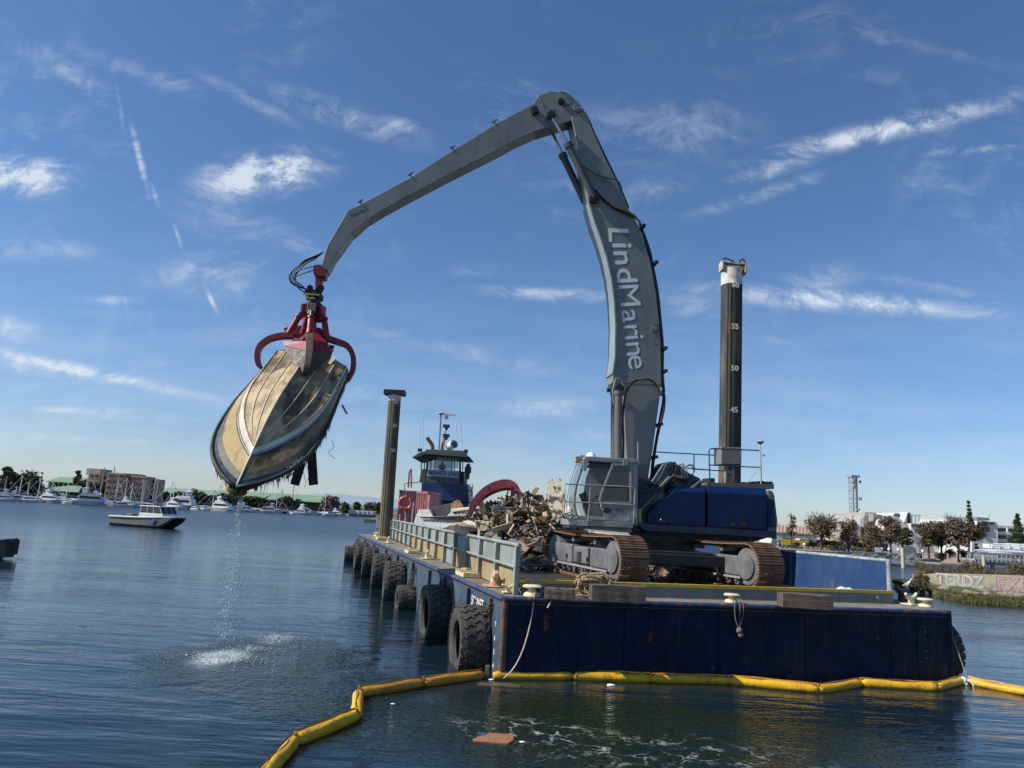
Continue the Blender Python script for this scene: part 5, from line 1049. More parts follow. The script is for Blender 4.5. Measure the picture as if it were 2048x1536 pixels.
q=MB().cyl((0,-.08,.25),(0,-.08,.6),.03,n=6); q.cyl((-.02,-.02,-.3),(.1,-.02,-.95),.045,n=6); q.cyl((.1,-.02,-.95),(.1,-.02,-1.15),.09,n=8); q.cyl((-.25,-.02,-.7),(-.25,-.02,-1.2),.06,n=8); q.build('rope_bag',M('pale_red_rope',(.55,.2,.17),rough=.7),e,smooth=True)
beam((823,1046),(827,1005),44.6,44.6,.09,M('white_pole',(.7,.7,.68),rough=.5),'white_pole','white pole leaning against the red container beside the life ring','pole')
# ================================================================ TUG
tg=empty('tugboat',gz(888,1052),R(-1),'blue and grey push tug with wheelhouse and radar mast moored behind the barge','tugboat'); TY_=58.; tg.location=V((at(888,1050,TY_).x,TY_,0)); TO=tg.location.copy()
tgrey=M('tug_grey_green',(.085,.105,.105),(.065,.08,.08),scale=1,rough=.5,grime=.3); tblue=M('tug_navy',(.010,.028,.10),(.02,.04,.13),scale=1,rough=.45,grime=.3); tdark=M('tug_dark_steel',(.03,.04,.045),(.05,.06,.06),scale=1,rough=.5)
def tpl(poly,y0,y1,mat,nm,par=None,bev=.02,Y=TY_):
    pts=[at(x,y,Y+y0)-TO for x,y in poly]; n=len(pts); b=[V((p.x,p.y+(y1-y0),p.z)) for p in pts]; q=MB().add(pts+b,[tuple(range(n)),tuple(range(2*n-1,n-1,-1))]+[(i,n+i,n+(i+1)%n,(i+1)%n) for i in range(n)]); return q.build(nm,mat,par or tg,bevel=bev)
tpl([(800,1062),(802,1036),(846,1030),(945,1036),(975,1042),(975,1066)],-1,8,tdark,'hull')
tpl([(848,1040),(850,1000),(936,1005),(938,1044)],.4,6,tdark,'lower_deckhouse')
tpl([(842,1000),(843,966),(848,963),(936,969),(938,1004)],0,6,tblue,'upper_deckhouse')
for k in range(5): tpl([(920,975+k*5),(936,976+k*5),(936,978+k*5),(920,977+k*5)],-.06,0,tdark,'vent_louvre',bev=0)
wh=tpl([(852,965),(853,938),(920,942),(918,969)],0,4.6,tgrey,'wheelhouse')
tpl([(838,964),(842,938),(852,938),(850,966)],.5,4.4,tgrey,'wheelhouse_wing'); tpl([(918,969),(920,942),(928,943),(928,969)],.5,4.4,tdark,'wheelhouse_wing')
for x in (853,861.5,869,903,908.5,919): 
    w_=2.6 if x in(853,919) else 1.8; tpl([(x-w_/2,942),(x-w_/2+.6,908),(x+w_/2+.6,908),(x+w_/2,942)],0,.15,tgrey,'window_post',wh,.005) .location-=V((0,0,0))
for x in (853,919): tpl([(x-1,942),(x-.4,908),(x+1.6,908),(x+1,942)],4.2,4.4,tgrey,'window_post',wh,.005)
for x in (842,848,925): tpl([(x-1,940),(x-.4,908),(x+1,908),(x+.8,940)],.8,1.,tdark,'window_post',wh,.005)
tpl([(852,914),(852.5,908),(921,909),(921,914)],0,.2,tgrey,'window_header',wh,.005)
tpl([(868,942),(868.5,914),(904,914),(904,942)],4.3,4.35,glassm,'window_pane',wh,0)
for a_,b_ in ((856,868),(871,902),(905,917)):
    tpl([(a_,937),(a_,915),(b_,915),(b_,937)],.03,.05,glassm,'window_pane',wh,0)
tpl([(824,915),(838,905),(850,902),(928,905),(940,914),(930,914),(850,908),(836,914)],-1.0,5.2,tgrey,'roof_eave'); tpl([(850,903),(852,898),(926,901),(932,906)],-.2,4.6,tgrey,'roof',bev=.04)
bd_=tpl([(855,952),(855,938),(918,941.5),(917,955.5)],-.09,-.02,M('name_board_grey',(.42,.47,.50),rough=.5),'name_board',wh,.01)
cpt=(at(886.5,947,TY_-.10)-TO); o=text('name_lettering','BERNICE LIND',.45,M('name_blue',(.01,.03,.10),rough=.5),wh,frame(cpt,(at(918,948.5,TY_)-at(855,945,TY_)),zz),.01,bold=.006,sx=.82)
q=MB(); x0=885
def T3(px,py,y=2.): return at(px,py,TY_+y)-TO
q.cyl(T3(877,898),T3(881,829),.07,n=8); q.cyl(T3(886,900),T3(892,850),.05,n=8); q.build('mast',M('mast_grey',(.22,.23,.23),rough=.5),tg,smooth=True)
q=MB().box(T3(892,828),(1.45,.3,.15),ry=R(2)); q.cyl(T3(892,838),T3(892,831),.16,n=12); q.lathe([(0,0),(.3,.05),(.32,.12),(0,.16)],14,'Z',T3(881,829)); q.build('radar',M('radar_white',(.6,.6,.6),rough=.4),tg,bevel=.01)
q=MB(); 
for yy in (852,871): q.box(T3(892,yy),(.55,.3,.24)); q.cyl(T3(892,yy+3),T3(892,yy+9),.16,.05,n=8)
q.build('mast_light_box',blk,tg)
q=MB(); c=T3(903,891); q.cyl(c+V((.2,-.3,.1)),c+V((-.25,.3,-.05)),.36,.32,n=18); q.ball(c+V((-.25,.3,-.05)),.32,14,7); sl=q.build('searchlight',M('searchlight_white',(.7,.7,.68),rough=.4),tg,smooth=True); q=MB().cyl(c+V((.215,-.325,.11)),c+V((.2,-.3,.1)),.30,n=18); q.build('lens',M('lens_dark',(.12,.13,.13),rough=.2),sl)
MB().cyl(T3(903,902),T3(903,893),.05,n=6).build('searchlight_stand',tgrey,tg)
q=MB().tube(spline([T3(864,900,3),T3(863,890,3),T3(856,880,3),T3(853,875,3)],4),.16,n=10); q.build('exhaust_stack',rustm,tg,smooth=True)
q=MB().tube(spline([T3(882,900,4),T3(884,888,4),T3(887,880,4),T3(887,874,4)],4),.13,n=10); q.build('exhaust_stack',rustm,tg,smooth=True)
q=MB()
for x,y0,y1 in ((845,898,835),(839,898,850),(915,898,850),(924,900,840),(868,898,885)): q.cyl(T3(x,y0),T3(x+(1 if x<860 else -3),y1),.012,n=4)
q.build('whip_antenna',M('antenna_grey',(.2,.2,.2)),tg)
q=MB().box(T3(839,900),(.35,.3,.25)); q.box(T3(932,903,0),(.3,.3,.3)); q.build('roof_light',blk,tg)
q=MB(); pa=[T3(816,975,1),T3(818,945,1),T3(822,938,1),T3(822,975,1)]; q.bar(pa[0],pa[1],.15,.1); q.bar(pa[1],pa[2],.12,.1); q.bar(pa[2],pa[3],.12,.1); q.build('red_davit',M('rust_red_davit',(.25,.06,.05),rough=.6),tg)
q=MB()
for p in ([(808,985),(809,968),(814,966),(840,964)],[(936,970),(946,969),(942,992)],[(936,981),(944,982)],[(936,960),(937,925)],[(930,969),(933,930)]): q.tube([T3(x,y,.3) for x,y in p],.035,n=5)
q.build('handrail',tdark,tg)
q=MB().cyl(T3(935,958,0),T3(937,928,0),.15,n=8); q.box(T3(936,940,0),(.5,.4,.5)); q.build('deck_winch',blk,tg)
pe=tag(MB().add([],[]).build('person',M('person_silhouette_dark',(.02,.02,.022),(.03,.03,.03),rough=.8)),'person seen only as a dark shape sitting at the tug wheelhouse window','person')  # whole figure near black, head too: silhouette shade put into the colour
bmv=[(0,0,0),(0,0,.28),(0,0,.5),(0,0,.62),(0,0,.74),(0,-.01,.86),(-.2,0,.5),(-.28,-.05,.25),(-.2,-.3,.12),(.2,0,.5),(.28,-.05,.25),(.2,-.3,.12)]; ed=[(0,1),(1,2),(2,3),(3,4),(4,5),(2,6),(6,7),(7,8),(2,9),(9,10),(10,11)]
pe.data.from_pydata(bmv,ed,[]); md=pe.modifiers.new('s','SKIN'); 
for v_,r_ in zip(pe.data.skin_vertices[0].data,(.19,.17,.17,.07,.11,.10,.09,.06,.045,.09,.06,.045)): v_.radius=(r_,r_*.85)
pe.data.skin_vertices[0].data[0].use_root=True; sm_=pe.modifiers.new('u','SUBSURF'); sm_.levels=sm_.render_levels=1
pe.location=TO+T3(884,940,1.6); pe.location.z-=.15
# ================================================================ CONTAINMENT BOOM
ybm=M('boom_yellow_vinyl',(.74,.43,.015),(.62,.33,.015),scale=2.5,rough=.5,grime=.5,bump=.02,bscale=12)
obm=M('boom_amber_vinyl',(.52,.25,.015),(.36,.16,.015),scale=2.5,rough=.45,grime=.4,bump=.012,bscale=9)
boomE=empty('containment_boom',gz(1300,1365),0,'yellow floating oil containment boom round the front of the barge','containment boom'); BO=boomE.location.copy()
def bseg(a,b,mat,r=.135,seed=0,tilt=0.):
    a,b=V(a),V(b); a.z=b.z=0; d_=(b-a); L_=d_.length; x=d_/L_; y=V((-x.y,x.x,0)); n=26; secs=[]; rr=random.Random(seed)
    for i in range(n+1):
        t=i/n; e=min(t,1-t)*L_; k=min(1,.62+e/.12*.38) if e<.12 else 1; k*=1+.02*sin(t*23+seed)+.035*rr.uniform(-1,1)*(e<.35); sag=.008*sin(t*PI*2+seed)
        c=a+x*(L_*t)+V((0,0,.07+sag)); ring=[]
        for j in range(12):
            u=2*PI*j/12+tilt; w=r*k*(1+.05*sin(3*u+t*9+seed)); ring.append(c+y*cos(u)*w*(1 if k>.9 else 1.0)+V((0,0,sin(u)*(w if k>.5 else w*1.6)))-BO)
        secs.append(ring)
    o=MB().loft(secs).build('float_segment',mat,boomE,smooth='all')
    # top seam fin and skirt
    q=MB(); pts=[a+x*(L_*i/10)+V((0,0,.07+r*.97+.006*sin(i*1.3+seed)))+y*(.03)-BO for i in range(11)]
    vs=[p for p in pts]+[p+V((0,0,.035))+y*.01 for p in pts]; q.add(vs,[(i,i+1,12+i,11+i) for i in range(10)]); q.build('top_seam',obm,boomE)
    return o
bm_pts=[(545,1536,obm),(588,1487,obm),(712,1437,ybm),(716,1390,ybm),(846,1370,obm),(966,1352,obm)]
P_=[gz(x,y+4) for x,y,_ in bm_pts]; P_[0]=gz(520,1570)
for i in range(len(P_)-1): bseg(P_[i],P_[i+1],(ybm,ybm,ybm,obm,obm)[i],seed=i*3,r=.105)
fr_=[(985,1356),(1145,1357),(1300,1362),(1458,1366),(1637,1384),(1722,1371),(1874,1380),(1928,1364)]
Q_=[gz(x,y+2) for x,y in fr_]
for i in range(len(Q_)-1): bseg(Q_[i],Q_[i+1],ybm,seed=20+i*5,r=.10+.01*(i%2))
R_=[gz(1935,1368),gz(2060,1393)]
bseg(R_[0],R_[1],ybm,seed=71,r=.095); R2=[gz(1940,1378),gz(2075,1402)]
R3=[gz(2075,1402),gz(2250,1420)]; bseg(gz(2062,1393),R3[1],ybm,seed=75,r=.095)
for p in P_[1:-1]+Q_[1:-1]:
    q=MB().bar(p-BO+V((0,0,-.05)),p-BO+V((0,0,.20)),.04,.05); q.build('joint_strap',obm,boomE,bevel=.01)
p=gz(974,1356)-BO; q=MB().bar(p+V((0,0,-.1)),p+V((0,0,.27)),.16,.10); q.build('end_connector',M('dark_connector',(.10,.10,.11),(.05,.05,.055),scale=6,rough=.5),boomE,bevel=.02)
p=gz(1930,1370)-BO; q=MB()
for k in range(5): q.tube(spline([p+V((U(-.08,.08),U(-.08,.08),U(0,.2))) for _ in range(5)],4),.018,n=5)
q.tube(spline([p+V((.05,-.1,.15)),p+V((.12,-.15,.02)),p+V((.13,-.15,-.1))],4),.018); q.build('knot',M('white_knot_line',(.7,.7,.68),rough=.7),boomE,smooth='all')
# ================================================================ FLOATING BITS
pw=MB().box((0,0,0),(.62,.42,.015)); pw=MB(); sh=[(-.33,-.12),(-.28,-.2),(.25,-.22),(.33,-.05),(.31,.2),(-.1,.22),(-.14,.1),(-.25,.02)]
pw.prism(sh,lambda a,b:V((a,b,.0)),lambda a,b:V((a,b,.03))); o=pw.build('plywood_scrap',M('wet_orange_plywood',(.34,.17,.08),(.25,.12,.05),scale=5,rough=.4,stretch=(1,6,1))); o.location=gz(987,1479); o.rotation_euler=(R(3),R(-2),R(-6)); tag(o,'orange brown piece of plywood floating inside the yellow boom','plywood')
pw=MB().prism([(-.5,-.15),(.4,-.18),(.5,.05),(.1,.2),(-.45,.12)],lambda a,b:V((a,b,-.01)),lambda a,b:V((a,b,.012))); o=pw.build('sunken_board',M('waterlogged_board',(.14,.10,.06),(.07,.05,.03),scale=4,rough=.4)); o.location=gz(1000,1366); o.location.y-=.2; tag(o,'dark waterlogged board awash below the boom connector','board')
for (x,y,s,lb) in ((1222,1371,.06,'white foam scrap floating just below the front boom'),(786,1409,.03,'tiny white scrap floating inside the bend of the boom'),(1044,1485,.03,'tiny pale scrap floating right of the plywood'),(983,1360,.04,'white scrap lodged at the boom connector')):
    lump('foam_scrap',gz(x,y)+V((0,0,.01)),s,(1.6,1,.4),M('white_foam',(.8,.8,.78),rough=.6),lb,'foam scrap',x)
# seagull on the cleat
gp=gz(1817,1203,F)+V((0,0,.36)); e=empty('seagull',gp,R(-50),'white seagull standing on the dark cleat at the right corner','seagull')
q=MB().loft([[V((x,cos(t)*r_,z_+sin(t)*r_*1.1)) for t in [i*PI/5 for i in range(10)]] for x,r_,z_ in ((-.24,.01,.09),(-.14,.035,.11),(-.04,.07,.15),(.05,.075,.19),(.11,.05,.25),(.13,.038,.30),(.15,.04,.34),(.185,.022,.345),(.19,.01,.345))]); q.build('body',M('gull_white',(.8,.8,.8),rough=.7),e,smooth='all')
q=MB()
for s_ in(-1,1): q.loft([[V((x,s_*(.06+w_*.2),z_+h_)),V((x,s_*(.075+w_*.2),z_)),V((x,s_*(.06+w_*.2),z_-h_))] for x,z_,h_,w_ in ((.06,.2,.02,0),(-.05,.17,.05,.03),(-.2,.11,.02,0),(-.27,.08,.004,-.1))])
q.build('wing',M('gull_grey',(.35,.37,.4),rough=.7),e)
MB().cyl((.185,0,.345),(.235,0,.33),.012,.003,n=6).build('beak',M('gull_beak',(.6,.4,.05)),e)
for s_ in(-1,1): MB().cyl((.0,s_*.025,.12),(.0,s_*.025,0),.006,n=5).build('leg',M('gull_beak',(.6,.4,.05)),e)
e.scale=(.62,.62,.8)
# ================================================================ WORK BOATS ON THE WATER
alu=M('grey_aluminium_hull',(.13,.135,.135),(.095,.105,.105),scale=.8,rough=.45,grime=.2); alud=M('dark_tunnel',(.02,.022,.024),rough=.6); wcab=M('white_cabin',(.62,.64,.63),rough=.4)
ws=85.; e=empty('patrol_catamaran',V((at(296,1052,ws).x,ws,0)),R(-20),'grey aluminium catamaran patrol boat with white cabin under way on open water','boat')
Lh=8.4
def cat_hull(y,par,nm='hull'):
    secs=[]
    for i in range(13):
        t=i/12; x=-Lh/2+Lh*t; b=.62*(1 if t<.6 else 1-((t-.6)/.4)**2*.75); k=-.3 if t<.7 else -.3+((t-.7)/.3)**1.7*1.15; g_=.86+.32*t; secs.append([V((x,y-b,g_)),V((x,y-b,max(.25,k+.2))),V((x+0,y,k)),V((x,y+b,max(.25,k+.2))),V((x,y+b,g_))])
    return MB().loft(secs).build(nm,alu,par,smooth=True)
cat_hull(-1.0,e); cat_hull(1.0,e)
MB().prism([(-Lh/2,.5),(-Lh/2,.95),(Lh/2-.1,1.22),(Lh/2+.25,1.2),(Lh/2-.4,.85)],lambda p,q_:V((p,-.75,q_)),lambda p,q_:V((p,.75,q_))).build('bridge_deck',alud,e)
MB().tube(spline([(-Lh/2,-1.66,1.0),(0,-1.68,1.08),(Lh/2-1.5,-1.45,1.2),(Lh/2+.2,-.8,1.28),(Lh/2+.35,0,1.3),(Lh/2+.2,.8,1.28),(Lh/2-1.5,1.45,1.2),(0,1.68,1.08),(-Lh/2,1.66,1.0)],4),.12,n=8).build('rubbing_strake',M('pale_fender_tube',(.42,.44,.44),rough=.5),e,smooth=True)
cb=MB().prism([(-.5,1.05),(-.35,1.6),(3.0,1.6),(3.1,1.1)],lambda p,q_:V((p,-1.15,q_)),lambda p,q_:V((p,1.15,q_))).build('cabin',wcab,e,bevel=.03)
MB().prism([(-.32,1.6),(-.12,2.32),(2.45,2.32),(2.9,1.6)],lambda p,q_:V((p,-1.1,q_)),lambda p,q_:V((p,1.1,q_))).build('window_band',M('dark_window_glass',(.02,.025,.03),rough=.08,spec=.8),e)
q=MB()
for x0,x1 in((-.33,-.13),(.75,.75),(1.7,1.6),(2.92,2.46)):
    for y in(-1.12,1.12): q.bar((x0,y,1.6),(x1,y,2.32),.07,.05)
for y in (-.4,.4): q.bar((2.92,y,1.6),(2.46,y,2.32),.05,.05)
q.build('window_post',wcab,e)
MB().box((1.1,0,2.37),(3.0,2.45,.1)).build('cabin_roof',wcab,e,bevel=.03)
q=MB().cyl((.9,0,2.4),(.9,0,2.75),.05); q.box((.9,0,2.78),(.3,1.3,.1)); q.lathe([(0,0),(.28,0),(.28,.16),(0,.2)],12,'Z',(1.3,0,2.42)); q.bar((.5,-.5,2.4),(.7,-.5,3.1),.05,.05); q.bar((.5,.5,2.4),(.7,.5,3.1),.05,.05); q.bar((.7,-.5,3.1),(.7,.5,3.1),.05,.05); q.build('radar_mast',blk,e)
q=MB().box((-2.2,0,1.2),(.9,1.6,.35)); q.box((-3.4,-.8,1.1),(.5,.3,.3)); q.box((-3.4,.8,1.1),(.5,.3,.3)); q.build('engine_cover',alu,e,bevel=.03)
for y in(-.7,.7): MB().box((-Lh/2-.3,y,.5),(.5,.35,.9)).build('outboard_motor',blk,e,bevel=.05)
q=MB().prism([(1.95,.45),(2.15,1.05),(2.6,1.05),(2.4,.45)],lambda p,q_:V((p,-1.64,q_)),lambda p,q_:V((p,-1.63,q_))); q.build('blue_slash',M('slash_blue',(.03,.06,.2)),e)
for x in (-.3,.9): 
    tag_=None
# left boat, bow at the left frame edge
lbp=gz(-9,1117); e=empty('aluminium_skiff',lbp,R(4),'bow of a grey aluminium skiff with rope and rail at the left frame edge','boat')
secs=[]
for x,b,k,g_ in ((-6,1.0,-.25,.62),(-3,1.05,-.25,.66),(-1.2,.95,-.25,.74),(-.2,.7,-.15,.84),(.45,.38,.1,.9),(.8,.12,.55,.95)): secs.append([V((x,-b,g_)),V((x,-b*.85,.1)),V((x,0,k)),V((x,b*.85,.1)),V((x,b,g_))])
MB().loft(secs).build('hull',alu,e,smooth=True)
MB().tube(spline([(-6,-1.05,.66),(-1.2,-1.0,.78),(.45,-.42,.94),(.85,0,1.0),(.45,.42,.94),(-1.2,1.0,.78),(-6,1.05,.66)],4),.06,n=6).build('gunwale_rail',M('dark_gunwale',(.05,.05,.05)),e,smooth=True)
q=MB().box((.72,0,.6),(.28,.7,.75)); q.build('bow_fender',blackr,e,bevel=.05)
q=MB().tube(spline([(-.3,-.5,.8),(-.25,-.5,1.4),(-.05,-.5,1.75),(.12,-.45,1.6),(.2,-.4,.9)],4),.03); q.tube([(-3,-.6,.8),(-3,-.6,1.5),(-.1,-.5,1.5)],.03); q.tube([(-1.6,-.6,1.15),(-.1,-.5,1.15)],.025); q.build('bow_rail',M('rail_dark',(.1,.1,.1)),e,smooth=True)
MB().box((-2.2,0,1.1),(.4,.5,.9)).build('console',blk,e,bevel=.05)
# ================================================================ FAR LEFT SHORE: marina
farland=M('far_shore_ground',(.10,.10,.07),(.16,.14,.11),scale=.05,rough=.9)
def land(poly,z,nm,mat=farland):
    q=MB().prism(poly,lambda a,b:V((a,b,-1)),lambda a,b:V((a,b,z))); return tag(q.build(nm,mat),kind='structure')
sh_pts=[gz(-120,995),gz(0,1000.5),gz(120,1006),gz(250,1013),gz(400,1020),gz(560,1026),gz(740,1033.5),gz(800,1036)]
SH=[(p.x,p.y+9) for p in sh_pts]
land([*SH,(60,420),(200,420),(200,900),(-700,900),(-500,180)],.9,'far_shore')
def hillsect(x0,x1,Y,h,seed,mat,nm):
    q=MB(); n=80; vs=[]
    for i in range(n+1):
        x=x0+(x1-x0)*i/n; hh=h*(.45+.55*mnoise.fractal(V((x/(abs(x1-x0)*.16),seed,0)),1,2,4)+.25)*sin(PI*min(1,max(0,i/n)))**.5; hh=max(1,hh); vs+=[(x,Y,-2),(x,Y+300,hh),(x,Y+900,-2)]
    q.add(vs,[(3*i+k,3*i+3+k,3*i+4+k,3*i+1+k) for i in range(n) for k in(0,1)]); return tag(q.build(nm,mat,smooth='all'),kind='structure')
hillsect(-3600,1200,5200,80,3.3,M('distant_hills_hazed',(.27,.34,.40),(.24,.31,.37),scale=.004,rough=1),'distant_hills')  # aerial haze put into the hill colour as pale blue
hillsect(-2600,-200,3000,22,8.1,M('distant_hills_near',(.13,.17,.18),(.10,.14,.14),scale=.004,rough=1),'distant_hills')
leafA=M('dark_evergreen_leaf',(.030,.048,.020),(.055,.075,.030),scale=.8,rough=.7); leafB=M('olive_leaf',(.060,.070,.028),(.09,.085,.035),scale=.8,rough=.7); leafC=M('autumn_leaf_brown',(.175,.11,.045),(.13,.085,.03),scale=.6,rough=.7); leafD=M('autumn_leaf_green',(.085,.085,.022),(.15,.11,.03),scale=.6,rough=.7); leafE=M('bare_twig_grey',(.24,.18,.15),(.17,.12,.10),scale=.6,rough=.8); bark=M('tree_bark',(.11,.09,.07),(.06,.05,.04),scale=3,rough=.9)
def tree(x,y,z,h,wd,lab,leafs=leafA,n=900,ls=.4,kind='tree',cl=9,shape='round',seed=0,grp=None,bare=.0,nm='tree',trunk=.3):
    rr=random.Random(seed*13+5); e=empty(nm,(x,y,z),rr.uniform(0,6),lab,'tree',grp); q=MB(); tops=[]; base=h*trunk
    q.cyl((0,0,-.3),(rr.uniform(-.03,.03)*h,0,h*.55),h*.022+.05,h*.012,n=7)
    for k in range(cl):
        if shape=='cone': t=k/(cl-1); zc=base+(h-base)*t*.95; r_=wd/2*(1-t)*.9+.15; a=rr.uniform(0,2*PI); c=V((cos(a)*r_*.35,sin(a)*r_*.35,zc)); sz=max(.25,r_)
        elif shape=='column': t=k/(cl-1); zc=base+(h-base)*t*.93; sz=wd/2*(.55+.6*sin(PI*min(1,t*.9+.15)))*rr.uniform(.6,1.05); a=rr.uniform(0,2*PI); c=V((cos(a)*wd*.10,sin(a)*wd*.10,zc))
        else: a=rr.uniform(0,2*PI); t=rr.random(); rad=wd/2*.62*math.sqrt(rr.random()); zc=base+(h-base)*(.18+.66*t*(1-.3*rad/(wd/2))); sz=wd*rr.uniform(.17,.30); c=V((cos(a)*rad,sin(a)*rad,zc))
        tops.append((c,sz))
        if shape=='round': q.tube(spline([(0,0,h*rr.uniform(.2,.42)),c*.5+V((0,0,h*.18)),c],3),h*.011+.02,n=4,rf=lambda t:1-.7*t)
        if leafs is leafE or bare>0:
            for j in range(16): d_=V((rr.gauss(0,1),rr.gauss(0,1),rr.gauss(.5,.8))).normalized()*sz*rr.uniform(.6,1.5); q.tube([c-d_*.2,c+d_*.5+V((0,0,.1)),c+d_],h*.004+.012,n=3)
    q.build('trunk',bark,e)
    lm=leafs if isinstance(leafs,(list,tuple)) else [leafs]; ql=MB(); 
    per=max(1,int(n/len(tops)))
    for c,sz in tops:
        for j in range(per):
            d_=V((rr.gauss(0,1),rr.gauss(0,1),rr.gauss(0,1))).normalized()*sz*(rr.random()**.4)*1.0; d_.z*=.8; p=c+d_
            u=V((rr.uniform(-1,1),rr.uniform(-1,1),rr.uniform(-.6,.6))).normalized(); v_=u.cross(V((rr.uniform(-1,1),rr.uniform(-1,1),rr.uniform(-1,1)))).normalized(); s_=ls*rr.uniform(.5,1.2)
            ql.add([p-u*s_*.6,p+v_*s_*.35,p+u*s_*.6,p-v_*s_*.35],[(0,1,2,3)])
    o=ql.build('crown',lm,e,fix=False)
    if len(lm)>1:
        for i,pf in enumerate(o.data.polygons): pf.material_index=(i//7)%len(lm) if rr.random()<.8 else rr.randrange(len(lm))
    return e
def px_tree(px,ytop,ybot,wpx,Y,lab,**k):
    a=at(px,ybot,Y); h=at(px,ytop,Y).z-a.z; return tree(a.x,Y,a.z,h,wpx*Y/F_PX,lab,**k)
MY=255.
# trees of the far left shore
TL=[(8,935,1004,44,235,'tall dark tree at the far left edge of the shore',leafA,'column'),(52,937,1006,62,240,'broad round dark tree left of the green roofed building',leafA,'round'),(28,958,1004,40,236,'dark tree behind the leftmost masts',leafA,'round'),(148,940,1008,20,262,'slim olive tree in front of the green roof left of the brown hotel',leafB,'column'),(170,950,1010,26,238,'tree in front of the left corner of the brown hotel',leafA,'round'),(190,962,1012,36,236,'dark bushy tree before the brown hotel facade',leafA,'round'),(290,962,1014,40,246,'dark tree at the right end of the brown hotel',leafA,'round'),(250,975,1014,30,238,'low dark tree in front of the hotel windows',leafB,'round'),(320,978,1016,36,250,'olive tree right of the brown hotel',leafB,'round'),(355,980,1019,40,255,'low olive tree under the long green roof',leafB,'round'),(392,975,1021,42,258,'dark tree with a rounded top left of the yellow float',leafA,'round'),(440,985,1022,50,265,'low tree band below the hanging bow',leafB,'round'),(500,990,1024,36,272,'small dark tree under the long green roof',leafA,'round'),(572,992,1026,34,280,'dark rounded tree in front of the long green roof',leafA,'round'),(658,987,1029,38,285,'large grey brown domed tree at the end of the green roof',[leafE,leafB,leafE],'round'),(690,1002,1031,22,300,'small dark tree right of the domed tree',leafA,'round'),(712,1000,1032,20,305,'pointed small tree near the marina end',leafB,'round'),(742,1004,1034,34,310,'dark tree in front of the distant hill left of the brown pile',leafA,'round'),(765,1000,1035,34,300,'dark tree just left of the brown pile',leafA,'round')]
for k,(px,yt,yb,wp,Y,lb,lf,shp) in enumerate(TL): px_tree(px,yt,yb,wp,Y,lb,leafs=lf,shape=shp,n=3000 if wp>30 else 1500,ls=.85,cl=24 if shp=='round' else 9,seed=k,trunk=.08,grp='trees on the far marina shore')
for k in range(18):
    px=470+k*17; Y=320; yb=1022+k*.75; px_tree(px+U(-5,5),yb-U(9,20),yb+3,U(22,34),Y,'low tree number %s of the hazy row behind the marina'%('one','two','three','four','five','six','seven','eight','nine','ten','eleven','twelve','thirteen','fourteen','fifteen','sixteen','seventeen','eighteen')[k],leafs=leafB if k%2 else leafA,n=350,ls=.9,cl=8,seed=60+k,trunk=.05,grp='low trees behind the marina')
for k,(px,yt,yb) in enumerate(((912,992,1035),(938,988,1035),(955,990,1036),(985,1000,1040),(1005,1004,1040))): px_tree(px+6,yt,yb,30,190,('grey green tree behind the tug, just right of it','grey green tree in the gap between tug and red arch','second tree in the gap left of the red arch','small tree seen through the red arch on the left','small tree seen through the red arch on the right')[k],leafs=leafB,n=700,ls=.6,seed=90+k,trunk=.1)
land([(-35,185),(30,185),(60,420),(-60,420)],.8,'far_shore_spit')
# hotel
hot=M('hotel_brown_concrete',(.40,.29,.21),(.34,.25,.18),scale=.15,rough=.8); hgl=M('hotel_dark_glass',(.02,.025,.03),rough=.15)
def bld(name,lab,cat='building',grp=None,loc=(0,0,0)): return empty(name,loc,0,lab,cat,grp)
hb_=bld('hotel_building','brown stepped concrete hotel with rows of dark windows beyond the marina'); 
def fac(e,x0,x1,y0,y1,Y,dep_,mat,nm='wall',win=None,wm=None,fy=.25,frm=.12,slope=0.):
    """block whose front spans photo x0..x1 / y0..y1 at distance Y"""
    dep=min(dep_,7)
    a=at(x0,y1,Y); b=at(x1,y1,Y); c=at(x0,y0,Y); z1=at((x0+x1)/2,y0,Y).z; z0=max(.5,at((x0+x1)/2,y1,Y).z); w_=b.x-a.x
    o=MB().box(((a.x+b.x)/2,Y+dep/2,(z0+z1)/2),(w_,dep,z1-z0)).build(nm,mat,e)
    if win:
        nx,nz,fx,fz=win
        for i in range(nx):
            for j in range(nz):
                cx=a.x+w_*(i+.5)/nx; cz=z0+(z1-z0)*(j+.5)/nz; MB().box((cx,Y-.03,cz),(w_/nx*fx,.16,(z1-z0)/nz*fz)).build('window',wm or hgl,o); 
                MB().box((cx,Y-.1,cz-(z1-z0)/nz*fz/2-.06),(w_/nx*fx+.2,.2,.12)).build('window_sill',mat,o)
    return o
fac(hb_,168,190,944,1010,236,20,hot,win=(2,4,.6,.45)); fac(hb_,172,200,937,950,238,18,hot,nm='penthouse'); fac(hb_,205,240,945,1014,233,22,hot,win=(3,5,.7,.5)); fac(hb_,187,206,950,1012,238,18,hot,win=(1,5,.9,.5)); fac(hb_,240,282,951,1015,235,24,hot,win=(5,5,.66,.5)); fac(hb_,282,303,957,1016,240,20,hot,win=(2,5,.6,.5)); fac(hb_,244,270,947,953,240,16,hot,nm='penthouse')
grn=M('green_metal_roof',(.20,.31,.19),(.23,.34,.21),scale=.3,rough=.5); wall_d=M('dark_brown_wall',(.06,.05,.04),rough=.8); gcol=M('pale_column',(.3,.29,.26),rough=.7)  # pale green roof, even dark brown walls, pale columns
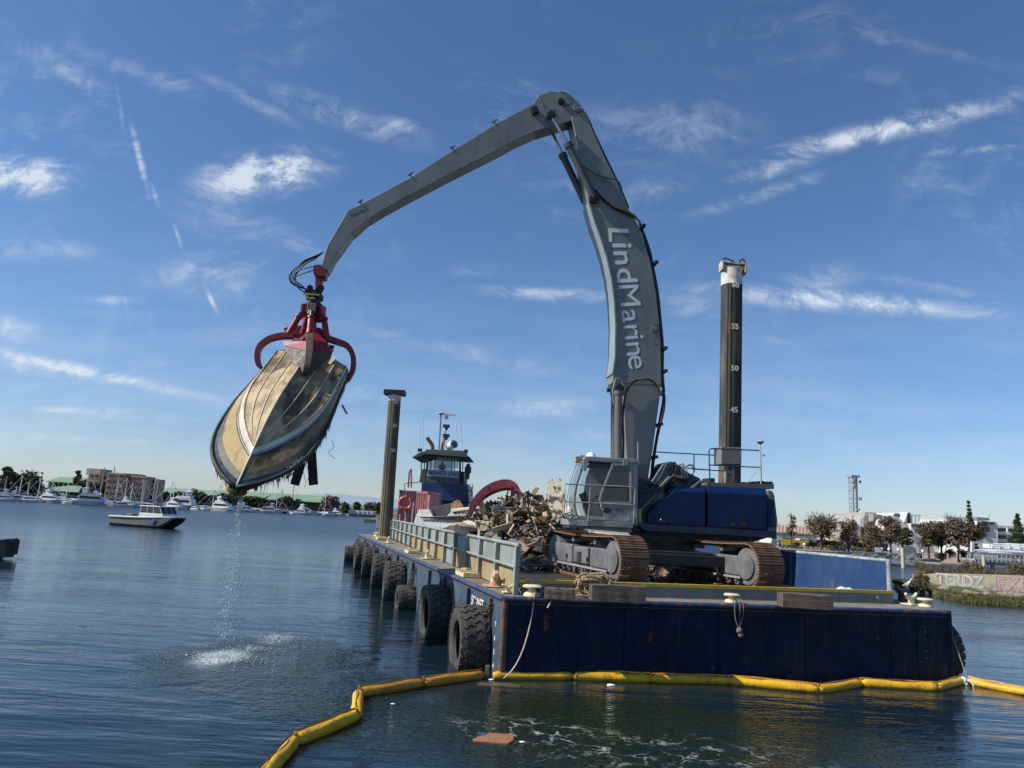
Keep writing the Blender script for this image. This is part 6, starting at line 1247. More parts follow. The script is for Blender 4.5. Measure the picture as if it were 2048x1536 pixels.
def longroof(e,x0,x1,yt,yb,slope,Y,dep,mat=grn):
    a=at(x0,yb,Y); b=at(x1,yb+slope,Y); a1=at(x0,yt,Y+dep); b1=at(x1,yt+slope,Y+dep); z0=min(a.z,b.z); z1=z0+((a1.z-a.z)+(b1.z-b.z))/2
    z0=(a.z+b.z)/2; z1=(a1.z+b1.z)/2
    q=MB().add([(a.x,Y,z0),(b.x,Y,z0),(b.x,Y+dep,z1),(a.x,Y+dep,z1),(b.x,Y+2*dep,z0),(a.x,Y+2*dep,z0),(a.x,Y,z0-.3),(b.x,Y,z0-.3)],[(0,1,2,3),(3,2,4,5),(0,6,7,1),(0,3,5),(1,4,2)]); return q.build('roof',mat,e),a,b,z0
e=bld('green_roofed_hall','long low hall with a pale green roof behind the left marina'); _,a,b,z0=longroof(e,92,150,952,962,3,262,8)
MB().box(((a.x+b.x)/2,270,z0/2),(b.x-a.x-1,14,z0)).build('wall',wall_d,e)
for k in range(6): MB().box((a.x+(b.x-a.x)*(k+.5)/6,262.6,z0*.62),(.5,.3,z0*.6)).build('column',gcol,e)
e=bld('restaurant_pavilion','wide low pavilion with green hipped roof and dark arcade behind the motor yachts'); z0=at(130,983,240).z; z1=at(130,970,246).z; x0=at(70,983,240).x; x1=at(186,985,240).x
MB().add([(x0,238,z0),(x1,238,z0),(x1-5,252,z1),(x0+4,252,z1),(x1,266,z0),(x0,266,z0)],[(0,1,2,3),(3,2,4,5),(0,3,5),(1,4,2)]).build('roof',grn,e); MB().box(((x0+x1)/2,252,z0/2),(x1-x0-6,20,z0)).build('wall',wall_d,e)
for k in range(12): MB().cyl((x0+2+(x1-x0-4)*k/11,240,.5),(x0+2+(x1-x0-4)*k/11,240,z0),.18,n=6).build('column',gcol,e)
e=bld('green_roofed_warehouse','very long warehouse with pale green roof stretching behind the marina centre')
for (xa,xb,yt,yb,sl) in ((308,420,974,984,6),(420,530,980,990,4),(530,642,986,999,4)):
    _,a,b,z0=longroof(e,xa,xb,yt,yb,sl,300,10); MB().box(((a.x+b.x)/2,311,z0/2),(b.x-a.x-.4,18,z0)).build('wall',wall_d,e)
for k in range(8):
    p=at(330+k*38,1003,299.6); MB().box((p.x,299.9,at(330+k*38,998+k*.5,300).z),(2.2,.3,1.4)).build('window',hgl,e)
# marina boats
bwh=M('boat_white_gelcoat',(.72,.73,.74),(.6,.6,.6),scale=.5,rough=.35); bdk=M('boat_dark_blue',(.02,.025,.05),rough=.3); bgl=M('boat_window',(.015,.02,.025),rough=.1); mastm=M('mast_alloy',(.55,.56,.56),rough=.4); mastd=M('mast_dark',(.06,.06,.06),rough=.4); sailc=M('sail_cover_blue',(.03,.06,.14),rough=.7); teak=M('boat_timber',(.22,.12,.06),rough=.6)
def bhull(L_,b,fb,mat,par,rk=.12):
    secs=[]
    for i in range(11):
        t=i/10; x=-L_/2+L_*t; w_=b/2*(.86+.14*min(1,t*3))*(1 if t<.5 else 1-((t-.5)/.5)**2.2); g_=fb*(1+.35*t*t); secs.append([V((x+rk*L_*t*t*.4,-w_,g_)),V((x,-w_*.75,-.2)),V((x,w_*.75,-.2)),V((x+rk*L_*t*t*.4,w_,g_))])
    return MB().loft(secs).build('hull',mat,par,smooth=True)
def motor(name,lab,x,y,rz,L_,fly=True,hm=None,grp='boats moored in the marina'):
    e=empty(name,(x,y,0),rz,lab,'boat',grp); fb=L_*.10; bhull(L_,L_*.30,fb,hm or bwh,e)
    MB().prism([(-L_*.36,fb),(-L_*.33,fb+L_*.14),(L_*.12,fb+L_*.14),(L_*.26,fb)],lambda p,q_:V((p,-L_*.12,q_)),lambda p,q_:V((p,L_*.12,q_))).build('deckhouse',bwh,e,bevel=.03)
    MB().prism([(-L_*.30,fb+L_*.06),(-L_*.29,fb+L_*.115),(L_*.13,fb+L_*.115),(L_*.20,fb+L_*.06)],lambda p,q_:V((p,-L_*.124,q_)),lambda p,q_:V((p,L_*.124,q_))).build('window_band',bgl,e)
    MB().box((-L_*.02,0,fb*.55),(L_*.7,L_*.262,.05)).build('hull_stripe',bdk,e)
    if fly:
        MB().prism([(-L_*.3,fb+L_*.15),(-L_*.28,fb+L_*.21),(L_*.0,fb+L_*.20),(L_*.06,fb+L_*.15)],lambda p,q_:V((p,-L_*.10,q_)),lambda p,q_:V((p,L_*.10,q_))).build('flybridge',bwh,e); MB().bar((-L_*.2,0,fb+L_*.2),(-L_*.24,0,fb+L_*.33),.1,L_*.14).build('radar_arch',bwh,e)
        MB().box((-L_*.16,0,fb+L_*.30),(L_*.24,L_*.2,.08)).build('bimini',bwh,e)
    return e
def sail(name,lab,x,y,rz,L_,mh,dark=False,grp='boats moored in the marina',hm=None):
    e=empty(name,(x,y,0),rz,lab,'boat',grp); fb=L_*.09; bhull(L_,L_*.28,fb,hm or (bdk if dark else bwh),e)
    MB().prism([(-L_*.22,fb),(-L_*.2,fb+L_*.05),(L_*.12,fb+L_*.045),(L_*.2,fb)],lambda p,q_:V((p,-L_*.08,q_)),lambda p,q_:V((p,L_*.08,q_))).build('cabin',bwh,e)
    MB().box((-L_*.03,0,fb+L_*.028),(L_*.26,L_*.165,.12)).build('window_band',bgl,e)
    MB().cyl((L_*.06,0,fb),(L_*.05,0,mh),.13,.09,n=5).build('mast',mastd if dark else mastm,e)
    q=MB().bar((L_*.05,-L_*.07,mh*.52),(L_*.05,L_*.07,mh*.52),.05,.05); q.bar((L_*.05,-L_*.05,mh*.78),(L_*.05,L_*.05,mh*.78),.05,.05); q.build('spreader',mastm,e)
    q=MB().cyl((L_*.05,0,fb+1.1),(-L_*.38,0,fb+1.15),.17,.1,n=6); q.build('furled_sail',sailc,e)
    q=MB(); q.cyl((L_*.47,0,fb*1.3),(L_*.05,0,mh*.97),.05,n=3); q.cyl((-L_*.48,0,fb),(L_*.05,0,mh*.98),.018,n=3); q.build('rigging',mastm,e)
    return e
OR=['first','second','third','fourth','fifth','sixth','seventh','eighth','ninth','tenth','eleventh','twelfth','thirteenth','fourteenth','fifteenth','sixteenth','seventeenth','eighteenth','nineteenth','twentieth','twenty-first','twenty-second','twenty-third','twenty-fourth','twenty-fifth']
def wl(px): # water line row of the marina front
    xs=[-120,0,120,250,400,560,740,800]; ys=[995,1000.5,1006,1013,1020,1026,1033.5,1036]
    for i in range(7):
        if px<=xs[i+1]: t=(px-xs[i])/(xs[i+1]-xs[i]); return ys[i]+(ys[i+1]-ys[i])*t
    return 1036
sails=[(10,952,0),(24,972,0),(40,950,0),(48,962,0),(78,955,0),(95,962,0),(134,955,0),(163,938,0),(201,933,0),(214,932,1),(232,962,0),(243,955,0),(262,965,0),(276,957,0),(287,960,0),(300,957,0),(312,955,0),(334,961,0),(346,975,0),(420,978,0),(440,970,0),(548,985,0),(563,978,1),(579,966,1),(650,985,0)]
for k,(px,yt,dk) in enumerate(sails):
    off=U(2,7); p=gz(px,wl(px)+.2); s=1+off/p.y; X,Yy=p.x*s,p.y*s; mh=at(px,yt,Yy).z
    where='left of the brown hotel' if px<165 else 'in front of the brown hotel' if px<305 else 'right of the hotel' if px<430 else 'below the hanging boat'
    sail('sailboat','%s sailing boat from the left, mast bare, %s'%(OR[k],where),X,Yy,R(U(-40,40)+(0 if k%2 else 180)),U(8,11),mh,bool(dk))
mot=[(-4,11),(14,9),(36,10),(58,9),(74,8),(104,13),(112,10),(130,8),(150,9),(172,14),(186,17),(205,12),(226,9),(246,8),(258,10),(292,8),(352,12),(368,7),(386,7),(404,9),(448,16),(470,10),(494,11),(513,9),(532,12),(545,9),(558,8),(598,10),(612,13),(626,9),(640,6),(666,9),(676,10)]
mo=OR+['twenty-sixth','twenty-seventh','twenty-eighth','twenty-ninth','thirtieth','thirty-first','thirty-second','thirty-third','thirty-fourth']
for k,(px,L_) in enumerate(mot):
    p=gz(px,wl(px)+U(.6,1.2)); where='left of the hotel' if px<165 else 'before the hotel' if px<305 else 'right of the hotel' if px<440 else 'below the hanging boat' if px<600 else 'near the marina end'
    motor('motor_yacht','%s white motor boat from the left, %s'%(mo[k],where),p.x,p.y,R(U(-25,25)+(0 if k%3 else 180)),L_*.64,fly=(L_>9),hm=bdk if k in(26,) else None)
p=gz(355,1018.4); e=motor('patrol_ship','grey hulled patrol ship with white superstructure and mast right of the hotel',p.x,p.y,R(178),13,True,M('ship_grey',(.25,.28,.29),rough=.5)); MB().cyl((-1,0,3),(-1.2,0,6.5),.12,n=5).build('mast',mastm,e)
q=MB(); p0,p1=gz(585,1027),gz(800,1036)
for k in range(9):
    a=gz(700+k*9,1031.5+k*.5); tag(MB().box((a.x,a.y+3,1.6),(2.6,2,1.5)).build('shore_shed',bwh),'small white shed or boat on the distant quay, %s from the left'%OR[k],'shed','white sheds on the distant quay')
a,b=gz(690,1032),gz(800,1037); tag(MB().bar((a.x,a.y+2,.5),(b.x,b.y+2,.5),3,.8).build('quay_wall',M('far_quay',(.25,.2,.17),rough=.9)),'low brown quay wall at the right end of the marina','quay')
# ================================================================ RIGHT SHORE
prom=M('sandy_promenade',(.30,.24,.19),(.24,.20,.16),scale=.4,rough=.9,grime=.1)
RS=[(1470,1108),(1600,1119),(1700,1124),(1850,1124),(1950,1131),(2100,1140),(2400,1160)]
rsp=[gz(*p) for p in RS]
base=[(p.x,p.y+4) for p in rsp]
land([(20,110),*base,(400,120),(400,600),(20,600)],1.15,'right_shore',prom)
slp=MB(); vs=[]
for x,y in [(20,106)]+[(a,b-4) for a,b in base]: vs+=[(x,y,-.5),(x,y+4.5,1.16)]
n=len(vs)//2; slp.add(vs,[(2*i,2*i+2,2*i+3,2*i+1) for i in range(n-1)]); tag(slp.build('shore_embankment',prom),kind='structure')
grass_m=M('shore_grass',(.06,.07,.025),(.12,.10,.05),scale=1,rough=.9)
TR=[(1547,1035,1100,26,112,'thin bare tree just right of the crane counterweight',leafE,'round',.0),(1583,1022,1098,24,118,'thin bare tree left of the big autumn tree',leafE,'round',0),(1642,1024,1103,74,112,'big russet and green autumn tree, largest of the shore row',[leafC,leafD,leafC,leafE],'round',1),(1697,1030,1110,40,112,'slender half bare autumn tree below the lattice tower',[leafC,leafE],'round',1),(1736,1032,1108,34,120,'tree with dark leafy top before the grey angular building',[leafE,leafD],'round',1),(1748,1045,1112,42,116,'bare reddish branched tree in front of the long grey roof',[leafE,leafC],'round',1),(1782,1024,1112,46,118,'tall thin autumn tree left of the dark evergreen',[leafE,leafC],'round',1),(1806,1046,1108,40,122,'dark green rounded evergreen beside the white stepped building',[leafA,leafA,leafD],'round',0),(1858,1036,1116,52,116,'green and brown autumn tree in front of the white building',[leafD,leafC],'round',1),(1884,1032,1118,46,118,'brown autumn tree in the middle of the right row',[leafC,leafD,leafC],'round',1),(1918,1024,1121,56,116,'big bare crowned tree next to the pointed conifer',[leafE,leafC,leafE],'round',1),(1944,1036,1120,50,120,'dense brown autumn tree left of the white apartments',[leafC,leafD,leafC],'round',1),(2040,1026,1112,52,125,'dark conifer at the right frame edge',leafA,'cone',0)]
for k,(px,yt,yb,wp,Y,lb,lf,shp,br) in enumerate(TR): px_tree(px,yt,yb,wp,Y,lb,leafs=lf,shape=shp,n=(2600 if wp>30 else 260) if lf is not leafE else 200,ls=.30 if lf is not leafA else .34,cl=20 if wp>30 else 12,seed=200+k,bare=br,grp='trees along the right shore',trunk=.22 if shp!='cone' else .05)
px_tree(1942,1000,1110,26,135,'tall dark pointed conifer rising behind the brown tree',leafs=leafA,shape='cone',n=2200,ls=.4,cl=14,seed=300,trunk=.1)
px_tree(2030,1060,1112,30,130,'dark evergreen bush beside the conifer at the right edge',leafs=leafA,n=1500,ls=.35,seed=301,trunk=.05)
r4=random.Random(9)
for k,(px,py,wp,hp,lf) in enumerate(((1688,1096,20,12,leafB),(1712,1100,24,8,leafD),(1735,1102,28,8,leafD),(1900,1108,30,12,leafB),(1880,1112,26,9,leafA),(1930,1108,30,14,leafA),(1622,1092,30,12,leafB),(1655,1098,30,8,leafD),(1838,1112,14,8,leafD),(1590,1092,22,8,leafB))):
    px_tree(px,py-hp,py+6,wp,119,'low green shrub of the promenade planting, %s in the row from the left'%OR[sorted([1688,1712,1735,1900,1880,1930,1622,1655,1838,1590]).index(px)],leafs=lf,n=600,ls=.25,cl=9,seed=320+k,trunk=.02,grp='shrubs along the promenade',nm='shrub')
# lattice tower
twm=M('tower_grey_steel',(.36,.38,.39),rough=.5,metal=.3); Yt=190.
tb=at(1709,1085,Yt); tt_=at(1710,953,Yt).z; e=empty('radio_tower',(tb.x,Yt,0),R(14),'slim lattice radio tower with round dish antennas above the shore trees','tower'); W_=.72
q=MB()
for x in(-W_,W_):
    for y in(-W_,W_): q.cyl((x,y,0),(x,y,tt_),.09,n=5)
q.build('leg',twm,e); q=MB(); n=26
for k in range(n):
    z0,z1=tt_*k/n,tt_*(k+1)/n
    for s_ in(-1,1): q.bar((-W_,s_*W_,z0),(W_,s_*W_,z1),.05,.05); q.bar((s_*W_,W_,z0),(s_*W_,-W_,z1),.05,.05); q.bar((W_,s_*W_,z0),(-W_,s_*W_,z1),.04,.04)
    if k%3==0:
        for s_ in(-1,1): q.bar((-W_,s_*W_,z0),(W_,s_*W_,z0),.09,.09)
o=q.build('lattice_brace',twm,e); 
q=MB().bar((W_+.3,0,0),(W_+.3,0,tt_),.35,.2); q.build('cable_tray',M('tray_grey',(.16,.18,.19),rough=.6),e)
for z,x,r_ in ((.93,-.3,.6),(.86,-.3,.6),(.47,.3,.6),(.55,W_+.2,.35),(.93,W_+.9,.35),(.70,W_+.8,.45),(.34,.1,.9),(.35,W_+.8,.4)):
    q=MB().lathe([(0,.12),(r_*.6,.05),(r_,-.15),(r_,-.45),(0,-.5)],16,'Y',(0,0,0)); q.v=[(p[0]+x,-p[1]-W_-.3,p[2]+tt_*z) for p in q.v]; q.build('dish_antenna',twm if z>.36 else bwh,e,smooth=True)
MB().box((0,0,tt_),(2.6,2.4,.5)).build('top_platform',twm,e)
# buildings
conc=M('pale_concrete',(.34,.32,.30),(.30,.29,.27),scale=.3,rough=.8); whb=M('white_render',(.66,.66,.63),(.6,.6,.57),scale=.3,rough=.7); greyr=M('long_grey_roof',(.26,.25,.26),(.22,.21,.22),scale=.4,rough=.7); tile=M('red_clay_tile',(.26,.13,.09),(.30,.17,.12),scale=1,rough=.8); cream2=M('yellow_awning_cloth',(.55,.47,.24),rough=.7); teal=M('teal_post_paint',(.05,.16,.16),rough=.5)
def fpoly(e,poly,Y,dep,mat,nm,bev=0.):
    pts=[at(x,y,Y) for x,y in poly]; q=MB().prism([(p.x,p.z) for p in pts],lambda a,b:V((a,Y,b)),lambda a,b:V((a,Y+dep,b))); return q.build(nm,mat,e)
e=bld('angular_building','grey windowless angular building behind the shore trees right of the tower')
fpoly(e,[(1690,1100),(1700,1062),(1717,1050),(1730,1030),(1742,1027),(1764,1030),(1766,1075),(1766,1102)],150,14,conc,'wall'); fpoly(e,[(1729,1029),(1730,1024.5),(1752,1025),(1753,1030)],151,9,conc,'roof_box'); fpoly(e,[(1752,1031),(1753,1029),(1765,1030),(1766,1042),(1758,1042)],149.6,9,M('brown_panel',(.2,.15,.12),rough=.8),'side_panel')
MB().box(at(1742,1035,149.7),(.8,.2,1.6)).build('window',hw,e); MB().box(at(1723,1046,149.7),(.8,.2,1.6)).build('window',hw,e)
e=bld('long_roof_building','building with a long sloping grey roof down to the promenade trees')
fpoly(e,[(1694,1082),(1712,1070),(1740,1068),(1780,1084),(1779,1084),(1778,1088),(1694,1084)],132,10,greyr,'roof'); fpoly(e,[(1698,1100),(1698,1083),(1776,1087),(1776,1103)],134,8,M('dark_glass_front',(.03,.025,.025),rough=.3),'wall')
for k in range(7): MB().box(at(1703+k*11,1094,133.8),(.25,.3,1.4)).build('window_mullion',conc,e)
e=bld('stepped_white_building','white modern stepped building with sloping buttresses behind the trees')
fpoly(e,[(1764,1110),(1764,1062),(1772,1040),(1790,1034),(1806,1040),(1816,1050),(1824,1072),(1834,1092),(1842,1112)],146,12,whb,'wall'); fpoly(e,[(1788,1032),(1790,1026),(1806,1027),(1807,1036)],148,8,whb,'upper_storey'); fpoly(e,[(1808,1044),(1816,1024),(1822,1025),(1824,1046)],145.5,3,whb,'buttress'); fpoly(e,[(1815,1047),(1816,1026),(1820,1027),(1821,1047)],145.2,.4,hgl,'window')
fpoly(e,[(1822,1112),(1822,1046),(1900,1049),(1906,1040),(1930,1041),(1932,1112)],152,12,whb,'rear_wing'); fpoly(e,[(1824,1054),(1824,1048),(1842,1049),(1842,1055)],151.7,.5,hgl,'window'); fpoly(e,[(1789,1032),(1789,1028),(1800,1028.5),(1800,1033)],147.7,.4,hgl,'window')
for x0,y0,x1,y1 in ((1848,1062,1856,1068),(1866,1064,1874,1070),(1884,1066,1892,1072),(1846,1082,1856,1089),(1870,1084,1880,1091)): fpoly(e,[(x0,y1),(x0,y0),(x1,y0+.4),(x1,y1+.4)],151.7,.4,hgl,'window')
q=MB()
for px in(1824,1831,1838): q.cyl(at(px,1046,148),at(px,1030,148),.07,n=4)
q.bar(at(1822,1030,148),at(1842,1031,148),.1,.1); q.build('roof_frame',M('rail_dark',(.1,.1,.1)),e)
e=bld('apartment_building','white apartment block with balconies at the far right of the shore')
fpoly(e,[(1952,1115),(1954,1042),(1994,1044),(1996,1050),(1996,1115)],140,12,whb,'wall'); fpoly(e,[(1954,1042),(1955,1034),(1978,1036),(1980,1041)],142,8,M('dark_fascia',(.16,.17,.18),rough=.6),'upper_storey')
fpoly(e,[(1994,1118),(1995,1051),(2034,1052),(2046,1058),(2046,1118)],143,12,whb,'side_wing')
for x0,y0,x1,y1 in ((1957,1044,1962,1050),(1965,1042,1976,1052),(1980,1044,1990,1048),(1963,1054,1980,1063),(1966,1068,1974,1073)): fpoly(e,[(x0,y1),(x0,y0),(x1,y0+.5),(x1,y1+.5)],139.7,.4,hgl,'window')
for y0 in (1056,1071,1085):
    fpoly(e,[(1998,y0+6),(1998,y0),(2014,y0+.6),(2014,y0+6.6)],142.7,.4,hgl,'window'); fpoly(e,[(2018,y0+6.8),(2018,y0+.8),(2032,y0+1.2),(2032,y0+7.2)],142.7,.4,hgl,'window')
    fpoly(e,[(1995,y0+12),(1995,y0+7),(2036,y0+8.5),(2036,y0+13.5)],141.2,.25,whb,'balcony_front'); fpoly(e,[(2014.6,y0+8),(2014.6,y0-1),(2016.5,y0-1),(2016.5,y0+8)],141.2,.3,whb,'balcony_column')
MB().cyl(at(1978,1036,142),at(1978,1027,142),.06,n=4).build('aerial',twm,e)
e=bld('tile_roofed_building','low building with a striped red tile roof behind the teal posts')
fpoly(e,[(1553,1096),(1553,1064),(1632,1069),(1632,1100)],150,10,whb,'wall')
for k in range(26):
    x=1548+k*3.4; a=at(x,1064+k*.2,149); b=at(x+1.5,1050+k*.2,156); MB().bar(a,b,.32,.10).build('roof_tile',tile if k%2 else M('pale_tile',(.5,.36,.28)),e)
fpoly(e,[(1546,1065),(1550,1050),(1634,1055),(1640,1070)],156.5,2,tile,'roof')
e=bld('teal_gazebo','teal painted post and beam shelter on the promenade beside the counterweight','shelter')
for x in(1566,1571,1583,1617,1550): MB().cyl(at(x,1096+(x-1560)*.05,122),at(x,1064+(x-1560)*.05,122),.16,n=6).build('post',teal,e)
MB().bar(at(1548,1068,122),at(1620,1071,122),.2,.2).build('beam',teal,e); MB().bar(at(1562,1083,121.8),at(1620,1087,121.8),.1,.9).build('yellow_banner',M('banner_yellow',(.55,.38,.05),rough=.6),e)
e=bld('yellow_awning','pair of pale yellow awnings under the autumn tree','awning')
for y in(1058,1075): fpoly(e,[(1664,y+6),(1668,y),(1694,y+2),(1697,y+7)],128,3,cream2,'canopy')
for x in(1670,1690): MB().cyl(at(x,1082,128),at(x,1100,128),.08,n=5).build('post',conc,e)
for k in range(6):
    c=('orange','teal','yellow','white','orange','blue')[k]; cc={'orange':(.5,.2,.05),'teal':(.05,.2,.2),'yellow':(.5,.4,.08),'white':(.7,.7,.7),'blue':(.05,.1,.3)}[c]
    p=at(1384+k*11+U(-2,2),1078,118); e=bld('parked_dinghy','%s upturned dinghy on the shore, %s from the left, seen under the crane'%(c,OR[k]),'dinghy','dinghies on the shore under the crane',(p.x,118,1.1)); bhull(3.4,1.3,.5,M('dinghy_'+c,cc,rough=.5),e); MB().box((0,0,.55),(1.1,1.0,.15)).build('thwart',conc,e)
# parked cars
for k,(px,cc,nm) in enumerate(((1606,(.55,.56,.58),'silver'),(1640,(.05,.06,.08),'dark blue'),(1659,(.03,.03,.035),'black'),(1570,(.12,.14,.15),'grey'))):
    p=at(px,1093+(px-1600)*.06,124); e=bld('parked_car','%s parked car half hidden on the promenade road'%nm,'car','cars parked behind the promenade',(p.x,124,1.15)); cm=M('car_'+nm.replace(' ','_'),cc,rough=.3)
    MB().prism([(-2.1,.3),(-2.1,.8),(-1.3,.95),(-.8,1.45),(.7,1.45),(1.3,.95),(2.1,.85),(2.1,.3)],lambda a,b:V((a,-.85,b)),lambda a,b:V((a,.85,b))).build('body',cm,e,bevel=.05)
    MB().prism([(-1.15,.97),(-.75,1.38),(.65,1.38),(1.1,.97)],lambda a,b:V((a,-.87,b)),lambda a,b:V((a,.87,b))).build('window_band',hgl,e)
    for x in(-1.3,1.3): MB().cyl((x,-.88,.32),(x,.88,.32),.32,n=12).build('wheel',blackr,e)
# low railings / bench posts along the promenade, lamp globes
for k,(px,py) in enumerate(((1609,1093),(1704,1097),(1797,1103),(1764,1096),(1778,1092),(1846,1109),(1556,1090))):
    p=at(px,py+8,112); e=bld('globe_lamp','round white globe lamp on a short post, %s from the left along the shore'%OR[sorted([1609,1704,1797,1764,1778,1846,1556]).index(px)],'lamp','globe lamps along the promenade',(p.x,112,.9)); MB().cyl((0,0,0),(0,0,.8),.09,n=6).build('post',conc,e); MB().ball((0,0,.98),.22,10,6).build('globe',M('white_globe',(.8,.8,.78),rough=.3),e,smooth=True)
e=bld('promenade_guardrail','low timber guard rail on short posts along the sandy promenade','guard rail')
for k in range(15):
    x=1556+k*9.4; MB().box(at(x,1095+k*.62,113),(.35,.35,.9)).build('post',conc,e)
MB().bar(at(1550,1091,113),at(1692,1100,113),.12,.25).build('rail',M('rail_timber',(.2,.17,.14),rough=.8),e)
for k,px in enumerate((1868,1896,1921,1936)): p=at(px,1112+(px-1868)*.05,112); tag(MB().cyl((p.x,112,.9),(p.x,112,1.75),.13,n=8).build('shore_bollard',conc),'pale concrete bollard, %s from the left below the brown trees'%OR[k],'bollard','concrete bollards on the right shore')
# gangway and floating dock
dk=M('dock_grey_alloy',(.40,.41,.40),(.32,.33,.32),scale=.5,rough=.5); 
e=bld('gangway_dock','grey railed gangway and floating dock in front of the shore trees','dock'); Yd=100.
MB().bar(at(1700,1121,Yd),at(1842,1127,Yd),2.2,.35).build('deck',dk,e)
for k in range(44):
    x=1706+k*3.1; y=1104+k*.16; MB().bar(at(x,y,Yd-1),at(x,y+13,Yd-1),.07,.07).build('baluster',dk,e)
MB().bar(at(1702,1103,Yd-1),at(1842,1110,Yd-1),.1,.1).build('handrail',dk,e); MB().bar(at(1702,1110,Yd-1),at(1842,1117,Yd-1),.06,.06).build('handrail',dk,e)
for x in(1715,1740,1765,1790,1815): MB().bar(at(x,1118,Yd-1.1),at(x+14,1106,Yd-1.1),.06,.06).build('truss_brace',dk,e)
MB().box(at(1757,1099,Yd-1.2),(.9,.1,.5)).build('white_sign',bwh,e)
for x in(1740,1770,1800,1826): MB().box(at(x,1126,Yd),(1.5,2,.4)).build('float',blackr,e)
fpoly(e,[(1800,1108),(1803,1097),(1812,1092),(1824,1092),(1832,1097),(1834,1110)],104,.08,M('wire_mesh_grey',(.22,.24,.24),rough=.6),'arched_gate')
pl_=M('pale_pile',(.55,.5,.38),(.4,.36,.28),scale=2,rough=.7)
for k,(x,y0,y1,lb) in enumerate(((1806,1097,1124,'pale timber pile at the right end of the gangway dock'),(1968,1112,1132,'pale pile standing in the water left of the boat rack'),)):
    a=at(x,y1,92 if k==0 else 96); tag(MB().cyl((a.x,a.y,-1),(a.x,a.y,at(x,y0,a.y).z),.22,n=10).build('mooring_pile',pl_,smooth=True),lb,'mooring pile')
e=bld('floating_breakwater','long thin pale floating breakwater log line across the right water','breakwater')
pts=[gz(1640,1116),gz(1730,1121),gz(1806,1124),gz(1880,1129),gz(1968,1134),gz(2060,1139),gz(2300,1155)]
for a,b in zip(pts[:-1],pts[1:]): MB().bar(a+V((0,0,.12)),b+V((0,0,.12)),.8,.35).build('float_log',M('pale_log',(.42,.38,.30),rough=.8),e)
# moored tarp covered skiffs left
for k,(x,y,c,lb) in enumerate(((1665,1118,(.6,.6,.6),'low white covered skiff moored at the shore behind the blue bulwark'),(1682,1120,(.30,.22,.2),'brown covered skiff moored right of the white one'),(1694,1122,(.5,.5,.5),'small grey skiff at the left end of the gangway'),(1640,1114,(.62,.62,.62),'low white skiff moored behind the crane track'))):
    p=gz(x,y); e=bld('moored_skiff',lb,'boat','skiffs moored at the right shore',(p.x,p.y,0)); bhull(3.8,1.4,.45,M('skiff_tone_%d'%k,c,rough=.5),e); MB().prism([(-1.5,.45),(-1.2,.68),(1.0,.65),(1.5,.5)],lambda a,b:V((a,-.5,b)),lambda a,b:V((a,.5,b))).build('cover',M('skiff_cover_%d'%k,tuple(min(.8,q*1.1) for q in c),rough=.8),e)
# rack with rowing shells
e=bld('rowing_pier','grey pier on piles with railing posts holding stacked white rowing shells','pier'); Yr=98.
MB().bar(at(1938,1119,Yr),at(2090,1127,Yr),3.2,.3).build('deck',dk,e)
for k in range(14): x=1941+k*9; MB().bar(at(x,1104+k*.4,Yr-1.6),at(x,1119+k*.4,Yr-1.6),.12,.12).build('rail_post',dk,e)
MB().bar(at(1938,1104,Yr-1.6),at(2080,1111,Yr-1.6),.1,.12).build('rail',dk,e); MB().bar(at(1938,1112,Yr-1.6),at(2080,1119,Yr-1.6),.06,.08).build('rail',dk,e)
for x in(1943,1950,1984,2022,2040): MB().cyl(at(x,1120,Yr-1)-V((0,0,0)),V((at(x,1120,Yr-1).x,Yr-1,-1)),.25,n=8).build('pile',conc,e)
q=MB(); q.bar(at(1944,1112,Yr-1.4),at(1945,1086,Yr-1.4),.35,.35); q.bar(at(1942,1085,Yr-1.4),at(1957,1085,Yr-1.4),.3,.2); q.build('hoist_post',bwh,e)
for k in range(5): MB().cyl(at(1960+k*20,1108,Yr),at(1960+k*20,1088,Yr),.07,n=5).build('rack_post',dk,e)
for k,(x0,x1,y,lb) in enumerate(((1948,2035,1105,'lowest and nearest'),(1946,2080,1100,'second lowest'),(1982,2090,1096,'middle'),(1984,2090,1092,'second highest'),(1985,2090,1088,'topmost'))):
    a=at(x0,y,Yr-.8+k*.5); b=at(x1,y+(x1-x0)*.055,Yr-.8+k*.5); n=12; pts=[a.lerp(b,i/n) for i in range(n+1)]
    tag(MB().tube(pts,.24,n=8,rf=lambda t:max(.12,sin(PI*t)**.45)).build('rowing_shell',bwh,smooth='all'),'long white rowing shell stacked %s on the pier rack'%lb,'rowing shell','rowing shells on the pier rack')
fpoly(e,[(1984,1096),(1985,1088.5),(2026,1090),(2028,1099)],Yr+2,2,bwh,'white_shed'); fpoly(e,[(1990,1092.5),(1990,1090),(2009,1091),(2009,1093)],Yr+1.9,.1,hgl,'shed_window')
